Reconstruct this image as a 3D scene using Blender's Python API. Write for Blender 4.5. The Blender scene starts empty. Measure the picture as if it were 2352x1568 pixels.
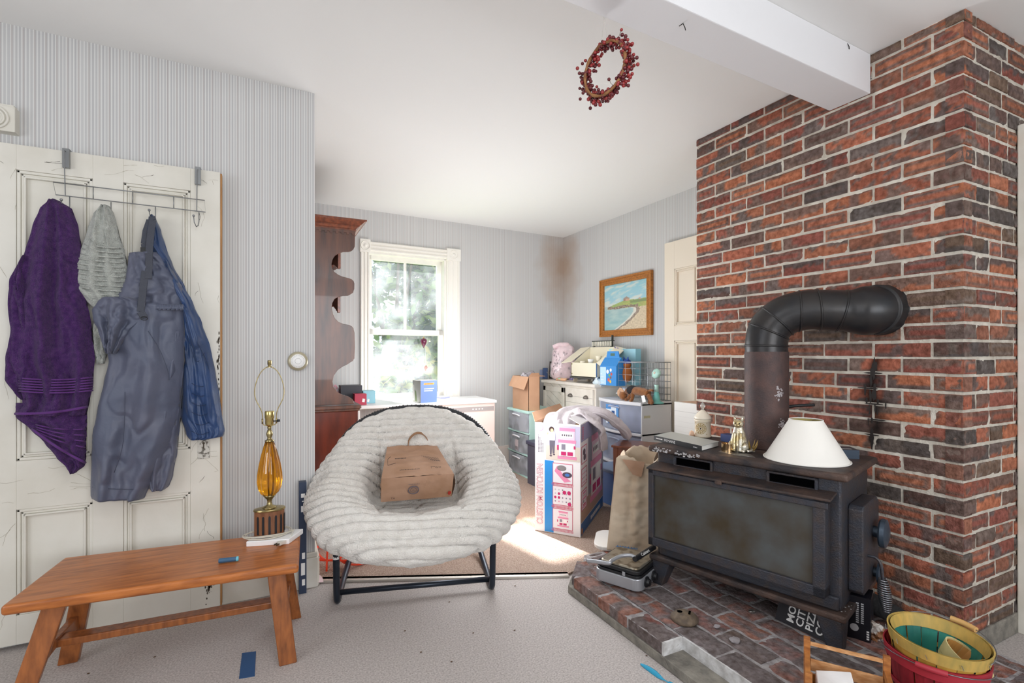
import bpy, bmesh, math, random
from mathutils import Vector, Matrix, noise
R = math.radians
sc = bpy.context.scene
C = sc.collection
random.seed(7)

# ------------------------------------------------------------------ camera, world, lights, exposure
CAMZ, FPX, HOR, YAW = 1.18, 1150.0, 810.0, R(26.2)
cam_d = bpy.data.cameras.new('camera'); cam = bpy.data.objects.new('camera', cam_d); C.objects.link(cam)
cam.location = (0, 0, CAMZ); cam.rotation_euler = (R(90), 0, -YAW)
cam_d.sensor_width = 36; cam_d.lens = 36 * FPX / 2352; cam_d.shift_y = (HOR - 784) / 2352
cam_d.clip_start = 0.05
sc.camera = cam
sc.view_settings.view_transform = 'Standard'; sc.view_settings.look = 'None'
sc.view_settings.exposure = 0.80; sc.view_settings.gamma = 1; sc.view_settings.use_curve_mapping = False
sc.cycles.use_denoising = True
sc.cycles.max_bounces = 10; sc.cycles.diffuse_bounces = 6; sc.cycles.transparent_max_bounces = 12
sc.cycles.sample_clamp_indirect = 6; sc.cycles.caustics_reflective = False
w = bpy.data.worlds.new('sky'); sc.world = w; w.use_nodes = True
bg = w.node_tree.nodes['Background']; bg.inputs[0].default_value = (0.62, 0.80, 1.0, 1); bg.inputs[1].default_value = 1.2
def light(name, kind, loc, energy, col=(1, 1, 1), rot=None, aim=None, sx=1, sy=1):
    l = bpy.data.lights.new(name, kind); l.energy = energy; l.color = col
    o = bpy.data.objects.new(name, l); C.objects.link(o); o.location = loc
    if kind == 'AREA': l.shape = 'RECTANGLE'; l.size = sx; l.size_y = sy
    if aim is not None: o.rotation_euler = Vector(aim).to_track_quat('-Z', 'Y').to_euler()
    return o
s = light('sun', 'SUN', (1, 8, 6), 15.0, (1, 0.97, 0.93), aim=(0.36, -1.68, -1.40)); s.data.angle = R(1.5)
# added area fills; sun enters garden window
light('fill_behind_camera', 'AREA', (0.7, -2.3, 1.45), 44, (0.93, 0.96, 1.0), aim=(0.05, 1, 0.0), sx=2.2, sy=1.5)
light('fill_beside_camera', 'AREA', (-2.35, 0.4, 1.45), 15, (0.92, 0.95, 1.0), aim=(1, 0.1, 0.0), sx=1.8, sy=1.4)
light('fill_rear_room_far', 'POINT', (1.6, 3.9, 1.15), 11, (0.95, 0.97, 1.0)).data.shadow_soft_size = 0.3  # added point fill brightening the rear room, no lamp stands here
light('fill_rear_room_near', 'POINT', (1.45, 2.98, 0.85), 22, (0.95, 0.97, 1.0)).data.shadow_soft_size = 0.3  # second added rear fill, low over the carpet, without any lamp object
light('fill_front_room', 'POINT', (0.2, 0.5, 2.1), 7, (0.94, 0.97, 1.0)).data.shadow_soft_size = 0.25  # added soft fill for the front room, no ceiling lamp hangs there

# ------------------------------------------------------------------ helpers
def ray(x, y):
    u = (x - 1176) / FPX; s_, c_ = math.sin(YAW), math.cos(YAW)
    return Vector((s_ + u * c_, c_ - u * s_, (HOR - y) / FPX))
def at(x, y, X=None, Y=None, Z=None, P=None, n=None):
    d = ray(x, y); o = Vector((0, 0, CAMZ))
    if P is not None: t = (Vector(P) - o).dot(Vector(n)) / d.dot(Vector(n))
    elif X is not None: t = X / d.x
    elif Y is not None: t = Y / d.y
    else: t = (Z - CAMZ) / d.z
    return o + d * t
def lin(c):
    if isinstance(c, str): c = tuple(int(c[i:i + 2], 16) for i in (0, 2, 4))
    return tuple(((v / 255) / 12.92 if v / 255 <= 0.04045 else ((v / 255 + 0.055) / 1.055) ** 2.4) for v in c)
MATS = {}
def mat(name, col, rough=0.6, metal=0.0, col2=None, ns=8.0, nd=4, lo=0.35, hi=0.65, bump=0.0, bs=60.0, spec=0.5,
        sheen=0.0, trans=0.0, coat=0.0, stretch=None, emis=None, alpha=None, attr=None, sss=0):
    if name in MATS: return MATS[name]
    m = bpy.data.materials.new(name); m.use_nodes = True; nt = m.node_tree; N = nt.nodes; L = nt.links
    b = N['Principled BSDF']
    b.inputs['Base Color'].default_value = (*lin(col), 1); b.inputs['Roughness'].default_value = rough
    b.inputs['Metallic'].default_value = metal; b.inputs['Specular IOR Level'].default_value = spec
    b.inputs['Sheen Weight'].default_value = sheen; b.inputs['Transmission Weight'].default_value = trans
    b.inputs['Coat Weight'].default_value = coat
    if sss: b.inputs['Subsurface Weight'].default_value = sss; b.inputs['Subsurface Radius'].default_value = (.02, .015, .01)
    if alpha is not None: b.inputs['Alpha'].default_value = alpha
    if emis: b.inputs['Emission Color'].default_value = (*lin(col), 1); b.inputs['Emission Strength'].default_value = emis
    vec = None
    if col2 or bump:
        tc = N.new('ShaderNodeTexCoord'); vec = tc.outputs['Object']
        if stretch:
            mp = N.new('ShaderNodeMapping'); mp.inputs['Scale'].default_value = stretch; L.new(vec, mp.inputs[0]); vec = mp.outputs[0]
    last = None
    if attr:
        a = N.new('ShaderNodeVertexColor'); a.layer_name = attr; last = a.outputs[0]
    if col2:
        n = N.new('ShaderNodeTexNoise'); n.inputs['Scale'].default_value = ns; n.inputs['Detail'].default_value = nd; L.new(vec, n.inputs[0])
        r = N.new('ShaderNodeMapRange'); r.inputs[1].default_value = lo; r.inputs[2].default_value = hi; L.new(n.outputs[0], r.inputs[0])
        x = N.new('ShaderNodeMix'); x.data_type = 'RGBA'; L.new(r.outputs[0], x.inputs[0])
        x.inputs[6].default_value = (*lin(col), 1); x.inputs[7].default_value = (*lin(col2), 1)
        if last:
            x.blend_type = 'MULTIPLY'; x.inputs[0].default_value = 1; L.new(last, x.inputs[6])
            y = N.new('ShaderNodeMix'); y.data_type = 'RGBA'; L.new(r.outputs[0], y.inputs[0])
            y.inputs[6].default_value = (*lin(col), 1); y.inputs[7].default_value = (*lin(col2), 1); L.new(y.outputs[2], x.inputs[7])
            for l in list(x.inputs[0].links): L.remove(l)
        last = x.outputs[2]
    if last: L.new(last, b.inputs['Base Color'])
    if bump:
        n2 = N.new('ShaderNodeTexNoise'); n2.inputs['Scale'].default_value = bs; n2.inputs['Detail'].default_value = 5; L.new(vec, n2.inputs[0])
        bp = N.new('ShaderNodeBump'); bp.inputs['Strength'].default_value = bump; bp.inputs['Distance'].default_value = 0.01
        L.new(n2.outputs[0], bp.inputs['Height']); L.new(bp.outputs[0], b.inputs['Normal'])
    MATS[name] = m; return m

def Wm(o):
    return Wm(o.parent) @ o.matrix_basis if o.parent else o.matrix_basis.copy()
def tag(o, label=None, cat=None, group=None, kind=None):
    if label: o['label'] = label
    if cat: o['category'] = cat
    if group: o['group'] = group
    if kind: o['kind'] = kind
    return o
def thing(name, label, cat, loc=(0, 0, 0), rz=0.0, group=None, tilt=None):
    o = bpy.data.objects.new(name, None); C.objects.link(o); o.empty_display_size = 0.05
    M = Matrix.Translation(Vector(loc)) @ Matrix.Rotation(rz, 4, 'Z')
    if tilt: M = M @ tilt
    o.matrix_basis = M
    return tag(o, label, cat, group)
def struct_empty(name, loc=(0, 0, 0)):
    o = bpy.data.objects.new(name, None); C.objects.link(o); o.matrix_basis = Matrix.Translation(Vector(loc)); o['kind'] = 'structure'; return o
def catmull(P, n):
    P = [Vector(p) for p in P]; out = []
    for i in range(len(P) - 1):
        a, b, c, d = P[max(i - 1, 0)], P[i], P[i + 1], P[min(i + 2, len(P) - 1)]
        for k in range(n):
            t = k / n
            out.append(0.5 * ((2 * b) + (c - a) * t + (2 * a - 5 * b + 4 * c - d) * t * t + (3 * b - a - 3 * c + d) * t ** 3))
    out.append(P[-1]); return out
TXT = {}
class MB:
    def __init__(s, frame=None, col=False):
        s.bm = bmesh.new(); s.M = Wm(frame) if isinstance(frame, bpy.types.Object) else (frame.copy() if frame is not None else Matrix())
        s.mats = []; s.m = 0; s.lay = s.bm.verts.layers.float_color.new('Col') if col else None
    def mt(s, m):
        if m not in s.mats: s.mats.append(m)
        s.m = s.mats.index(m); return s
    def v(s, p): return s.bm.verts.new(s.M @ Vector(p))
    def f(s, vs):
        try: f = s.bm.faces.new(vs); f.material_index = s.m; return f
        except ValueError: return None
    def poly(s, pts): return s.f([s.v(p) for p in pts])
    def box(s, a, b, T=None):
        (x0, y0, z0), (x1, y1, z1) = a, b
        P = [(x0, y0, z0), (x1, y0, z0), (x1, y1, z0), (x0, y1, z0), (x0, y0, z1), (x1, y0, z1), (x1, y1, z1), (x0, y1, z1)]
        V = [s.v(T @ Vector(p) if T else p) for p in P]
        for q in ((0, 3, 2, 1), (4, 5, 6, 7), (0, 1, 5, 4), (1, 2, 6, 5), (2, 3, 7, 6), (3, 0, 4, 7)): s.f([V[i] for i in q])
        return s
    def hexa(s, P):
        V = [s.v(p) for p in P]
        for q in ((0, 3, 2, 1), (4, 5, 6, 7), (0, 1, 5, 4), (1, 2, 6, 5), (2, 3, 7, 6), (3, 0, 4, 7)): s.f([V[i] for i in q])
        return s
    def bar(s, p, q, w, h, up=(0, 0, 1)):
        p, q, up = Vector(p), Vector(q), Vector(up); d = (q - p).normalized(); sd = d.cross(up).normalized(); u = sd.cross(d)
        sd *= w / 2; u *= h / 2
        return s.hexa([p - sd - u, p + sd - u, q + sd - u, q - sd - u, p - sd + u, p + sd + u, q + sd + u, q - sd + u])
    def tube(s, P, r, n=10, closed=False, cap=True, flat=1.0):
        P = [Vector(p) for p in P]; K = len(P); rr = r if isinstance(r, (list, tuple)) else [r] * K
        T = []
        for i in range(K):
            a = P[i - 1] if (i > 0 or closed) else P[i]; b = P[(i + 1) % K] if (i < K - 1 or closed) else P[i]
            T.append((b - a).normalized() if (b - a).length > 1e-9 else Vector((0, 0, 1)))
        u = T[0].orthogonal().normalized(); rings = []
        for i in range(K):
            u = (u - T[i] * u.dot(T[i])).normalized(); v = T[i].cross(u)
            rings.append([s.v(P[i] + (u * math.cos(2 * math.pi * k / n) + v * math.sin(2 * math.pi * k / n) * flat) * rr[i]) for k in range(n)])
        for i in range(K if closed else K - 1):
            A, B = rings[i], rings[(i + 1) % K]
            for k in range(n): s.f([A[k], A[(k + 1) % n], B[(k + 1) % n], B[k]])
        if cap and not closed: s.f(rings[0][::-1]); s.f(rings[-1])
        return s
    def cyl(s, p, q, r, n=24, r2=None): return s.tube([p, q], [r, r if r2 is None else r2], n)
    def lathe(s, prof, n=32, sx=1.0, sy=1.0, c=(0, 0, 0), close=True, rib=0, ribd=0.0, a0=0, a1=2 * math.pi):
        full = abs(a1 - a0 - 2 * math.pi) < 1e-6; rings = []; cnt = n if full else n + 1
        for (r, z) in prof:
            ring = []
            for k in range(cnt):
                a = a0 + (a1 - a0) * k / n
                rad = r * (1 + (ribd * math.cos(rib * a) if rib else 0))
                ring.append(s.v((c[0] + rad * math.cos(a) * sx, c[1] + rad * math.sin(a) * sy, c[2] + z)))
            rings.append(ring)
        for A, B in zip(rings, rings[1:]):
            for k in range(n): s.f([A[k], A[(k + 1) % cnt], B[(k + 1) % cnt], B[k]])
        if close and full:
            if prof[0][0] > 1e-6: s.f(rings[0][::-1])
            if prof[-1][0] > 1e-6: s.f(rings[-1])
        return s
    def prism(s, pts, a, b):   # pts 3D outline at offset a*dir .. ; a,b are offset vectors
        a, b = Vector(a), Vector(b); A = [s.v(Vector(p) + a) for p in pts]; B = [s.v(Vector(p) + b) for p in pts]
        s.f(A[::-1]); s.f(B)
        n = len(pts)
        for i in range(n): s.f([A[i], A[(i + 1) % n], B[(i + 1) % n], B[i]])
        return s
    def ball(s, c, r, sub=2, sc_=(1, 1, 1), T=None):
        M = s.M @ Matrix.Translation(Vector(c)) @ (T if T else Matrix()) @ Matrix.Diagonal((sc_[0], sc_[1], sc_[2], 1))
        g = bmesh.ops.create_icosphere(s.bm, subdivisions=sub, radius=r, matrix=M)
        for v in g['verts']:
            for f in v.link_faces: f.material_index = s.m
        return s
    def grid(s, fn, nu, nv, wrapu=False, wrapv=False):
        V = [[s.v(fn(i / nu, j / nv)) for j in range(nv + (0 if wrapv else 1))] for i in range(nu + (0 if wrapu else 1))]
        for i in range(nu):
            for j in range(nv):
                a, b = (i + 1) % len(V), (j + 1) % len(V[0])
                s.f([V[i][j], V[a][j], V[a][b], V[i][b]])
        return s
    def text(s, st, size, F, ext=0.0004, align='CENTER', bold=0.0, sx=1.0):
        key = (st, align, bold)
        if key not in TXT:
            cu = bpy.data.curves.new('t', 'FONT'); cu.body = st; cu.size = 1; cu.align_x = align; cu.align_y = 'CENTER'; cu.offset = bold; cu.resolution_u = 3
            o = bpy.data.objects.new('t', cu); C.objects.link(o)
            dg = bpy.context.evaluated_depsgraph_get(); me = bpy.data.meshes.new_from_object(o.evaluated_get(dg))
            TXT[key] = ([tuple(v.co) for v in me.vertices], [list(p.vertices) for p in me.polygons])
            bpy.data.objects.remove(o); bpy.data.curves.remove(cu); bpy.data.meshes.remove(me)
        vs, fs = TXT[key]
        V = [s.v(F @ Vector((x * size * sx, y * size, ext))) for x, y, z in vs]
        for q in fs: s.f([V[i] for i in q])
        return s
    def rect(s, F, x0, y0, x1, y1, off=0.0003):
        return s.poly_on(F, [(x0, y0), (x1, y0), (x1, y1), (x0, y1)], off)
    def poly_on(s, F, pts, off=0.0003):
        s.f([s.v(F @ Vector((x, y, off))) for x, y in pts]); return s
    def disc(s, F, x, y, rx, ry=None, off=0.0005, n=20):
        ry = ry or rx; return s.poly_on(F, [(x + rx * math.cos(2 * math.pi * k / n), y + ry * math.sin(2 * math.pi * k / n)) for k in range(n)], off)
    def obj(s, name, m=None, parent=None, smooth=False, bevel=0, bseg=2, sub=0, solid=0, recalc=True, label=None, weld=0, auto=None):
        if weld: bmesh.ops.remove_doubles(s.bm, verts=s.bm.verts, dist=weld)
        if recalc: bmesh.ops.recalc_face_normals(s.bm, faces=s.bm.faces)
        me = bpy.data.meshes.new(name)
        if parent: 
            s.bm.transform(Wm(parent).inverted())
        s.bm.to_mesh(me); s.bm.free()
        o = bpy.data.objects.new(name, me); C.objects.link(o)
        if parent: o.parent = parent
        for x in ([m] if m and not s.mats else s.mats): me.materials.append(x)
        if smooth: me.shade_smooth()
        if auto is not None: me.shade_smooth(); me.set_sharp_from_angle(angle=R(auto))
        if solid: md = o.modifiers.new('solid', 'SOLIDIFY'); md.thickness = solid; md.offset = 0
        if bevel:
            md = o.modifiers.new('bevel', 'BEVEL'); md.width = bevel; md.segments = bseg; md.limit_method = 'ANGLE'; md.angle_limit = R(40)
        if sub: md = o.modifiers.new('sub', 'SUBSURF'); md.levels = sub; md.render_levels = sub
        if label: o['label'] = label
        return o
def frame(o, ux, uy):   # decal frame: x along ux, y along uy, z outward
    o, ux, uy = Vector(o), Vector(ux).normalized(), Vector(uy).normalized(); n = ux.cross(uy)
    return Matrix(((ux.x, uy.x, n.x, o.x), (ux.y, uy.y, n.y, o.y), (ux.z, uy.z, n.z, o.z), (0, 0, 0, 1)))
def structure(o): o['kind'] = 'structure'; return o
def copy_tree(o, parent=None):
    c = o.copy(); C.objects.link(c); c.parent = parent
    for ch in list(o.children): copy_tree(ch, c)
    return c
fbm = lambda p, o=3: noise.fractal(Vector(p), 1.0, 2.0, o)

# ------------------------------------------------------------------ materials
def wallpaper():
    m = bpy.data.materials.new('striped_wallpaper'); m.use_nodes = True; nt = m.node_tree; N = nt.nodes; L = nt.links
    b = N['Principled BSDF']; b.inputs['Roughness'].default_value = 0.75; b.inputs['Specular IOR Level'].default_value = 0.25
    g = N.new('ShaderNodeNewGeometry'); sp = N.new('ShaderNodeSeparateXYZ'); L.new(g.outputs['Position'], sp.inputs[0])
    ad = N.new('ShaderNodeMath'); ad.operation = 'ADD'; L.new(sp.outputs[0], ad.inputs[0]); L.new(sp.outputs[1], ad.inputs[1])
    def n1(scale, lo, hi):
        n = N.new('ShaderNodeTexNoise'); n.noise_dimensions = '1D'; n.inputs['Scale'].default_value = scale; n.inputs['Detail'].default_value = 1
        L.new(ad.outputs[0], n.inputs['W']); r = N.new('ShaderNodeMapRange'); r.inputs[1].default_value = lo; r.inputs[2].default_value = hi; L.new(n.outputs[0], r.inputs[0]); return r.outputs[0]
    def mix(f, a, c):
        x = N.new('ShaderNodeMix'); x.data_type = 'RGBA'
        if hasattr(f, 'links') or not isinstance(f, float): L.new(f, x.inputs[0])
        for i, q in ((6, a), (7, c)):
            if isinstance(q, tuple): x.inputs[i].default_value = (*q, 1)
            else: L.new(q, x.inputs[i])
        return x.outputs[2]
    c0 = mix(n1(170, .42, .58), lin('c6c6c5'), lin('b9b9ba')); 
    wv = N.new('ShaderNodeMath'); wv.operation = 'SINE'; ml = N.new('ShaderNodeMath'); ml.operation = 'MULTIPLY'; ml.inputs[1].default_value = 2 * math.pi / 0.0119; L.new(ad.outputs[0], ml.inputs[0]); L.new(ml.outputs[0], wv.inputs[0])
    r = N.new('ShaderNodeMapRange'); r.inputs[1].default_value = .0; r.inputs[2].default_value = .9; L.new(wv.outputs[0], r.inputs[0])
    c1 = mix(r.outputs[0], c0, lin('d9d9d7'))
    wv2 = N.new('ShaderNodeMath'); wv2.operation = 'SINE'; m2 = N.new('ShaderNodeMath'); m2.operation = 'MULTIPLY_ADD'; m2.inputs[1].default_value = 2 * math.pi / 0.0357; m2.inputs[2].default_value = 2.4; L.new(ad.outputs[0], m2.inputs[0]); L.new(m2.outputs[0], wv2.inputs[0])
    r2 = N.new('ShaderNodeMapRange'); r2.inputs[1].default_value = .8; r2.inputs[2].default_value = .97; r2.inputs[4].default_value = 0.4; L.new(wv2.outputs[0], r2.inputs[0])
    c2 = mix(r2.outputs[0], c1, lin('b3a8a4'))
    # brown water stain in the top of the far corner
    vd = N.new('ShaderNodeVectorMath'); vd.operation = 'SUBTRACT'; vd.inputs[1].default_value = (3.06, 4.86, 2.15); L.new(g.outputs['Position'], vd.inputs[0])
    vs = N.new('ShaderNodeVectorMath'); vs.operation = 'MULTIPLY'; vs.inputs[1].default_value = (1.5, 1.5, .85); L.new(vd.outputs[0], vs.inputs[0])
    ln = N.new('ShaderNodeVectorMath'); ln.operation = 'LENGTH'; L.new(vs.outputs[0], ln.inputs[0])
    nn = N.new('ShaderNodeTexNoise'); nn.inputs['Scale'].default_value = 5; nn.inputs['Detail'].default_value = 5; L.new(g.outputs['Position'], nn.inputs[0])
    sb = N.new('ShaderNodeMath'); sb.operation = 'MULTIPLY_ADD'; sb.inputs[1].default_value = -0.55; L.new(nn.outputs[0], sb.inputs[0]); L.new(ln.outputs[1], sb.inputs[2])
    rr = N.new('ShaderNodeMapRange'); rr.inputs[1].default_value = 0.30; rr.inputs[2].default_value = -0.25; rr.inputs[4].default_value = 0.75; L.new(sb.outputs[0], rr.inputs[0])
    c3 = mix(rr.outputs[0], c2, lin('ab9078'))
    L.new(c3, b.inputs['Base Color']); return m
M_wp = wallpaper()
M_ceil = mat('ceiling_paint', 'efefed', 0.8, bump=0.04, bs=30)
M_beam = mat('beam_paint', 'e4e4e6', 0.55, bump=0.12, bs=14)
M_floor = mat('front_carpet', 'c6bfbb', 0.85, col2='9c9490', ns=150, nd=6, lo=.35, hi=.72, bump=0.05, bs=300, spec=.3)
M_pile = mat('rear_carpet_pile', 'c8b5a7', 0.95, col2='94796a', ns=150, nd=4, lo=.35, hi=.75, bump=0.9, bs=220, spec=.1)
M_white = mat('old_white_paint', 'e6e2d8', 0.5, col2='d9d4c6', ns=6, bump=0.1, bs=20)
M_cream = mat('aged_cream_paint', 'dfdcd2', 0.45, col2='d4d0c4', ns=4, bump=0.1, bs=18)
M_crack = mat('paint_crack', '4a4034', 0.9)
M_crackl = mat('fine_paint_crack', 'aaa392', 0.9)
M_rawwood = mat('bare_wood_edge', 'b98850', 0.6, col2='8d5f34', ns=30, stretch=(1, 1, .1))
M_mortar = mat('mortar', 'd8d2c6', 0.95, col2='b4ab9e', ns=14, lo=.3, hi=.7, bump=0.9, bs=45, spec=.15)
M_brick = mat('old_brick', 'ffffff', 0.85, col2='b0a8a0', ns=45, nd=6, lo=.3, hi=.7, bump=0.6, bs=110, attr='Col', spec=.25)
M_conc = mat('hearth_concrete', '8f8a80', 0.95, col2='6f6b64', ns=20, bump=0.7, bs=60)
M_hmort = mat('hearth_mortar', 'b4b0b0', 0.95, col2='807a7a', ns=30, lo=.3, hi=.7, bump=0.9, bs=60)
M_iron = mat('stove_black_steel', '3a3c44', 0.42, 0.35, col2='49403d', ns=26, nd=6, lo=.42, hi=.72, bump=0.25, bs=160)
M_rust = mat('rusty_stove_plate', '58463e', 0.55, 0.3, col2='2f2c2e', ns=11, nd=6, lo=.38, hi=.62, bump=0.25, bs=120)
M_pipeb = mat('black_pipe_paint', '26282c', 0.36, 0.3, col2='33302f', ns=10, bump=0.05, bs=40)
M_piper = mat('rusted_flue_pipe', '5b4540', 0.6, 0.25, col2='463a3a', ns=16, nd=6, bump=0.2, bs=150)
M_sglass = mat('sooty_glass', '4b4f50', 0.11, 0.0, col2='3b3222', ns=5.5, nd=5, lo=.36, hi=.66, spec=.6)
M_wood = mat('orange_pine', 'bd7136', 0.36, col2='8a4a1e', ns=7, nd=5, lo=.38, hi=.75, stretch=(1.2, 9, 9), coat=.15)
M_woodd = mat('dark_bench_leg_wood', 'a25f2e', 0.4, col2='6b3a1a', ns=9, nd=5, lo=.35, hi=.75, stretch=(6, 6, 1.2), coat=.2)
M_cherry = mat('dark_cherry_wood', '6b4433', 0.32, col2='43302b', ns=5, nd=5, lo=.35, hi=.7, stretch=(6, 6, .8), coat=.3)
M_cherryr = mat('red_cherry_wood', '8c4a2c', 0.3, col2='5f2d1b', ns=6, nd=5, stretch=(6, 1, 8), coat=.3)
M_brass = mat('aged_brass', 'b8a878', 0.28, 0.95, col2='8d7d55', ns=30)
M_chrome = mat('grey_wire', '9a9b9a', 0.35, 0.8)
M_black = mat('black_plastic', '17181b', 0.45)
M_white2 = mat('white_plastic', 'ececea', 0.4)
M_kraft = mat('kraft_paper', 'b8937a', 0.8, col2='a88266', ns=9, bump=0.25, bs=25)
M_kraftl = mat('pale_kraft_paper', 'd6c5ae', 0.8, col2='c6b096', ns=8, bump=0.3, bs=18)
M_card = mat('cardboard', 'c49a7b', 0.85, col2='b58b6c', ns=4)
M_navy = mat('navy_plastic', '26344e', 0.5)

# ------------------------------------------------------------------ room shell
def wall(name, a, b, th, z0, z1, m, holes=()):
    a, b = Vector(a), Vector(b); d = (b - a).to_3d().normalized(); n = Vector((-d.y, d.x, 0)); Ln = (b - a).length
    F = Matrix(((d.x, n.x, 0, a.x), (d.y, n.y, 0, a.y), (0, 0, 1, 0), (0, 0, 0, 1)))
    q = MB(F)
    if not holes: q.box((0, 0, z0), (Ln, th, z1))
    for (h0, h1, hz0, hz1) in holes:
        q.box((0, 0, z0), (h0, th, z1)); q.box((h1, 0, z0), (Ln, th, z1)); q.box((h0, 0, z0), (h1, th, hz0)); q.box((h0, 0, hz1), (h1, th, z1))
    return structure(q.obj(name, m)), F
CE = 2.50
wall('wall_left', (-2.6, 2.645), (0.225, 2.732), 0.11, 0, CE, M_wp)
wall('wall_left_rear', (0.225, 2.842), (0.225, 4.72), 0.12, 0, CE, M_wp)
WIN = (0.735, 1.535, 0.72, 2.13)
_, FB = wall('wall_back', (0.10, 4.70), (3.20, 4.902), 0.14, 0, CE, M_wp, holes=[WIN])
wall('wall_right', (3.065, 4.95), (3.065, 0.95), 0.12, 0, CE, M_wp)
wall('wall_right_front', (2.972, 1.0), (2.972, -2.6), 0.12, 0, CE, M_wp)
wall('wall_front', (3.1, -2.6), (-2.6, -2.6), 0.12, 0, CE, M_wp)
wall('wall_side', (-2.6, -2.6), (-2.6, 2.7), 0.12, 0, CE, M_wp)
q = MB(); q.box((-2.75, -2.75, CE), (3.3, 5.1, CE + .1)); structure(q.obj('ceiling', M_ceil))
S0, S1 = Vector((0.26, 2.757, 0)), Vector((1.437, 2.247, 0))
q = MB(); q.box((-2.75, -2.75, -.1), (3.3, 5.1, 0)); structure(q.obj('floor', M_floor))
q = MB(); q.prism([(0.225, 2.77, 0), (1.437, 2.247, 0), (1.6, 2.3, 0), (3.065, 2.3, 0), (3.065, 4.89, 0), (0.225, 4.70, 0)], (0, 0, .0005), (0, 0, .012)); structure(q.obj('floor_rear_carpet', M_pile))
q = MB(); dd = (S1 - S0).normalized(); nn_ = Vector((-dd.y, dd.x, 0))
q.prism([S0 - nn_ * .022, S1 - nn_ * .022, S1 + nn_ * .022, S0 + nn_ * .022], (0, 0, .0), (0, 0, .012))
q.mt(mat('threshold_metal', 'c9c3ba', 0.45, 0.4))
q.mt(M_crack)
for k in range(9):
    p = S0 + (S1 - S0) * (k + .4) / 9; q.ball(p + Vector((0, 0, .013)), .004, 1, (1, 1, .4))
structure(q.obj('trim_floor_threshold', None, bevel=.003))
# beam, set very slightly off square
q = MB(); z1b = 2.325
def ext(p, r_):   # carry an edge on to the far side wall
    k = (-2.6 - r_.x) / (p.x - r_.x); return Vector((-2.6, r_.y + (p.y - r_.y) * k, p.z))
r1, r2 = at(1905, 255, Z=z1b), at(2000, 215, Z=z1b); l1, l2 = ext(at(1290, 0, Z=z1b), r1), ext(at(1530, 0, Z=z1b), r2)
U_ = Vector((0, 0, CE - z1b))
q.hexa([l1, l2, r2, r1, l1 + U_, l2 + U_, r2 + U_, r1 + U_])
q.bm.verts.ensure_lookup_table()
structure(q.obj('trim_ceiling_beam', M_beam, bevel=.004))
for (x, y) in ((1563, 64), (1940, 108)):
    p = at(x, y, Y=1.29 if x > 1800 else 1.31)
    q = MB(); q.tube([p + Vector((0, .006, .01)), p + Vector((0, -.012, .008)), p + Vector((.004, -.016, -.006)), p + Vector((.012, -.012, -.012))], .0016, 6)
    q.obj('bent_nail', mat('dark_nail', '2e2b28', .5, .7), smooth=True)
    tag(bpy.data.objects[-1] if False else C.objects[-1], 'dark bent nail in the beam face %s' % ('near the brick chimney' if x > 1800 else 'right of the hanging wreath'), 'nail')
# baseboards
q = MB(); q.box((-2.6, 2.700, 0), (.238, 2.722, .15)); q.box((-2.6, 2.706, .15), (.236, 2.724, .172))
q.box((.226, 2.72, 0), (.246, 4.70, .15))
structure(q.obj('baseboard_left', M_white, bevel=.004))
q = MB(FB); q.box((.12, -.022, 0), (2.95, 0.002, .17)); q.box((.12, -.012, .17), (2.95, 0.002, .19)); structure(q.obj('baseboard_back', mat('pinkish_white_paint', 'e6d9d2', .5), bevel=.004))
q = MB(); q.box((3.045, 2.4, 0), (3.064, 4.88, .17)); structure(q.obj('baseboard_right', M_white, bevel=.004))
# casing at the right edge of the view
q = MB(); q.box((2.845, .895, 0), (2.985, .955, 2.14)); q.box((2.84, .885, 0), (2.875, .90, 2.14)); structure(q.obj('trim_door_casing', M_white, bevel=.004))
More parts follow.
